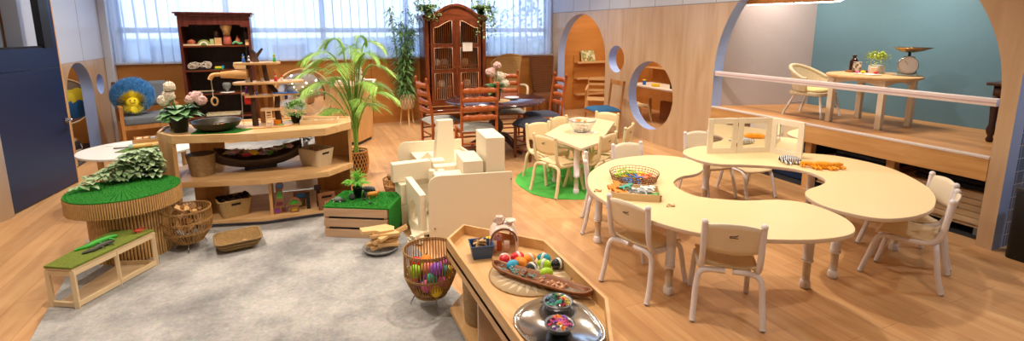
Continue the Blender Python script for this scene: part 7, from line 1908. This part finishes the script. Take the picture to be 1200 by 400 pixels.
# ------------------------------------------------------------------ nook seen through the portholes
t = thing('craft_desk', 'long low craft desk with a deep pine apron seen through the large porthole', 'desk', (6.05, 7.10, 0))
MB().box(-.28, .34, -.95, .80, .60, .63).build('desktop', mat('desk_white', '#e3d6c2', .45), t, bevel=.004); MB().box(-.26, -.23, -.92, .77, .43, .60).build('apron', PLYO, t)
for x in (-.22, .28):
    for y in (-.88, .74): MB().cb((x, y, .30), (.05, .05, .60)).build('leg', PINEZ, t)
for k, (y, m_, s, nm, l) in enumerate([(7.52, BLU, (.05, .05, .08), 'blue_tin', 'blue tin with yellow lid on the craft desk, leftmost'), (7.20, YEL, (.10, .12, .05), 'yellow_box', 'yellow box in the middle of the craft desk'), (6.78, BLACK, (.03, .06, .13), 'dark_bottle', 'black and white bottle at the right of the craft desk')]):
    o = MB().prism(rrect(-s[0] / 2, s[0] / 2, -s[1] / 2, s[1] / 2, .01), 0, s[2]).build(nm, m_, bevel=.003); o.location = (5.92, y, .631); tag(o, l, 'container')
    if k == 0: MB().prism(rrect(-.027, .027, -.027, .027, .01), .08, .10).build('lid', YEL, o)
t = thing('nook_shelf', 'pine wall shelf with a deep back board above the craft desk', 'shelf', (6.75, 7.3, .92))
MB().box(-.03, 0, -1.2, 1.0, -.02, .18).build('back_board', PLYO, t); MB().box(-.20, 0, -1.2, 1.0, -.045, -.02).build('shelf', PINE, t, bevel=.003)
t = thing('kraft_box', 'large brown storage box on the floor beneath the craft desk', 'box', (6.35, 7.05, 0))
MB().box(-.2, .2, -.28, .28, 0, .34).build('box', mat('kraft', '#a0673a', .8), t, bevel=.01)
nc = copy_tree(kc2, (5.60, 7.30, 0), face(1, -.1), 'small cream chair at the craft desk, seen low in the large porthole')
nc['group'] = 'chairs in the craft nook'
t = thing('rattan_chair', 'pale wooden framed low chair inside the arch beside the picture ledges', 'chair', (5.30, 8.15, 0), face(-.6, -.8))
for s in (-1, 1):
    MB().tube([(s * .2, -.2, 0), (s * .2, -.22, .35), (s * .19, -.27, .72)], .018, 8).build('back_post', PINEZ, t); MB().tube([(s * .2, .2, 0), (s * .2, .2, .50)], .018, 8).build('leg', PINEZ, t); MB().bar((s * .2, .22, .51), (s * .2, -.25, .56), .035, .02).build('arm', PINE, t)
MB().prism(rrect(-.2, .2, -.2, .2, .02), .30, .33).build('seat', PINE, t)
b = MB()
for z in (.46, .58, .68): b.bar((-.2, -.245, z), (.2, -.245, z), .014, .045)
b.build('back_rail', PINE, t)

# ------------------------------------------------------------------ curtains, view outside
CU = bpy.data.materials.new('sheer_voile'); CU.use_nodes = True
nt = CU.node_tree; N = nt.nodes; L2 = nt.links; N.remove(N['Principled BSDF'])
o_ = N['Material Output']; tr = N.new('ShaderNodeBsdfTransparent'); tl_ = N.new('ShaderNodeBsdfTranslucent'); df = N.new('ShaderNodeBsdfDiffuse')
tr.inputs[0].default_value = (.93, .96, 1, 1); tl_.inputs[0].default_value = (.74, .82, .96, 1); df.inputs[0].default_value = (.72, .80, .95, 1)
m1_ = N.new('ShaderNodeMixShader'); m1_.inputs[0].default_value = .45; L2.new(tl_.outputs[0], m1_.inputs[1]); L2.new(df.outputs[0], m1_.inputs[2])
m2_ = N.new('ShaderNodeMixShader'); m2_.inputs[0].default_value = .66; L2.new(tr.outputs[0], m2_.inputs[1]); L2.new(m1_.outputs[0], m2_.inputs[2]); L2.new(m2_.outputs[0], o_.inputs[0])
cuts = [(-2.42, -.95), (-.97, .55), (.53, 1.98), (1.96, 3.30), (3.28, 4.66)]
names = ['sheer blue white curtain at the left end of the window wall', 'sheer blue white curtain behind the dark bookcase', 'sheer blue white curtain behind the palm', 'sheer blue white curtain behind the armoire', 'sheer blue white curtain at the right corner of the window wall']
for k, ((x0, x1), l) in enumerate(zip(cuts, names)):
    t = thing('curtain', l, 'curtain', ((x0 + x1) / 2, 8.86, 1.168), group='sheer curtains along the window wall')
    rn = random.Random(130 + k); ph = rn.uniform(0, 6)
    def cf(u, v, x0=x0, x1=x1, ph=ph):
        x = (x0 + (x1 - x0) * u) - (x0 + x1) / 2; f = 70 * u
        y = .034 * math.sin(f + ph + .9 * math.sin(7 * u + ph)) + .012 * math.sin(2.3 * f + 1.3 * ph) + .010 * (1 - v) * math.sin(11 * u + 2 * ph)
        if k == 4 and u > .72: y += .018 * math.sin(90 * u)
        return (x + .034 * math.sin(f * .93 + v * .8 + 3 * ph), y, 1.72 * v)
    MB().grid(cf, 320, 6).build('voile', CU, t)
    MB().tube([cf(i / 120, .004) for i in range(121)], .004, 4).build('hem', mat('curtain_hem', '#dfe6f2', .8), t)
tag(MB().cyl((-2.42, 8.86, 2.885), (4.66, 8.86, 2.885), .012).build('curtain_rail', WHITE), 'white curtain rail under the ceiling above the sheer curtains', 'rail')
# garden behind the glass
struct(MB().box(-14, 16, 9.13, 40, -.4, -.3).build('ground_outside', mat('paving_outside', '#cfd3d6', .9)))
rn = random.Random(140)
for k, (x, y, h, r) in enumerate([(-4.2, 13.0, 2.1, .9), (-1.6, 14.5, 1.7, .8), (1.0, 14.0, 1.6, .8), (4.9, 13.5, 2.6, 1.0), (6.9, 15.0, 3.0, 1.1)]):
    t = thing('garden_shrub', ['leafy shrub outside behind the left curtain', 'smaller shrub outside left of the dark bookcase', 'shrub outside behind the palm curtain', 'shrub outside right of the armoire', 'tall shrub outside at the far right of the window'][k], 'shrub', (x, y, -.3))
    b = MB()
    for i in range(500):
        d = Vector((rn.gauss(0, 1), rn.gauss(0, 1), rn.gauss(0, 1))).normalized(); q = rn.uniform(.4, 1)
        b.leaf((d.x * r * q, d.y * r * q, h * .6 + d.z * h * .42 * q), d + Vector((rn.gauss(0, .5), rn.gauss(0, .5), 0)), .22, .10, .2, n=2)
    b.build('foliage', mat('garden_leaf', '#7f9c8c', .7, var=.4, scale=3), t); MB().tube([(0, 0, 0), (.05, 0, h * .6)], [.07, .04], 8).build('trunk', BRN, t)
hb = thing('neighbouring_house', 'pale house with dark window bands seen faintly through the curtains', 'house', (1.0, 24, -.3))
MB().box(-14, 14, 0, 4, 0, 1.55).build('wall', mat('house_blue', '#93a6bd', .8), hb)
b = MB()
for i in range(12): b.box(-13 + i * 2.2, -11.6 + i * 2.2, -.05, 0, .5, 1.3)
b.build('window', mat('house_window', '#4c5c70', .4), hb)

# ------------------------------------------------------------------ light
wd = bpy.data.worlds.new('world'); scene.world = wd; wd.use_nodes = True
wd.node_tree.nodes['Background'].inputs[0].default_value = (.62, .78, 1.0, 1); wd.node_tree.nodes['Background'].inputs[1].default_value = 3.1
def area(nm, loc, size, power, col, rot=(0, 0, 0), sy=None, spread=None):
    l = bpy.data.lights.new(nm, 'AREA'); l.energy = power; l.color = col; l.size = size
    if sy: l.shape = 'RECTANGLE'; l.size_y = sy
    if spread: l.spread = spread
    o = bpy.data.objects.new(nm, l); COL.objects.link(o); o.location = loc; o.rotation_euler = rot; return o
WARM = (1.0, .87, .74)
for i, (x, y) in enumerate([(-.8, 2.9), (1.3, 3.0), (3.3, 3.1), (-1.2, 4.9), (1.1, 4.8), (3.4, 4.7), (-1.2, 6.6), (1.3, 6.6), (3.4, 6.6), (-.8, 8.0), (2.6, 8.0)]):
    area('downlight', (x, y, 2.88), .12, 27, WARM, spread=R(140))
for x in (.2, 2.6): area('downlight', (x, .6, 2.88), .12, 13, WARM, spread=R(140))
area('downlight', (5.6, .9, 2.88), .14, 26, (.9, .93, 1))  # added cool lamp, brightens the tiled wall and partition end
area('nook_light', (5.8, 6.6, 2.27), .5, 26, WARM)
area('nook_light', (5.6, 8.1, 2.27), .4, 16, WARM)
area('alcove_light', (5.35, 3.0, 2.42), .20, 20, WARM)
area('alcove_spot', (5.35, 4.15, 2.40), .10, 14, WARM)
area('snug_light', (-3.1, 7.8, 1.95), .4, 9, WARM)
area('corridor_light', (-4.4, 6.5, 2.8), 1.0, 60, (.9, .95, 1))
scene.view_settings.view_transform = 'Standard'; scene.view_settings.look = 'None'
scene.view_settings.exposure = 0; scene.view_settings.gamma = 1; scene.view_settings.use_curve_mapping = False
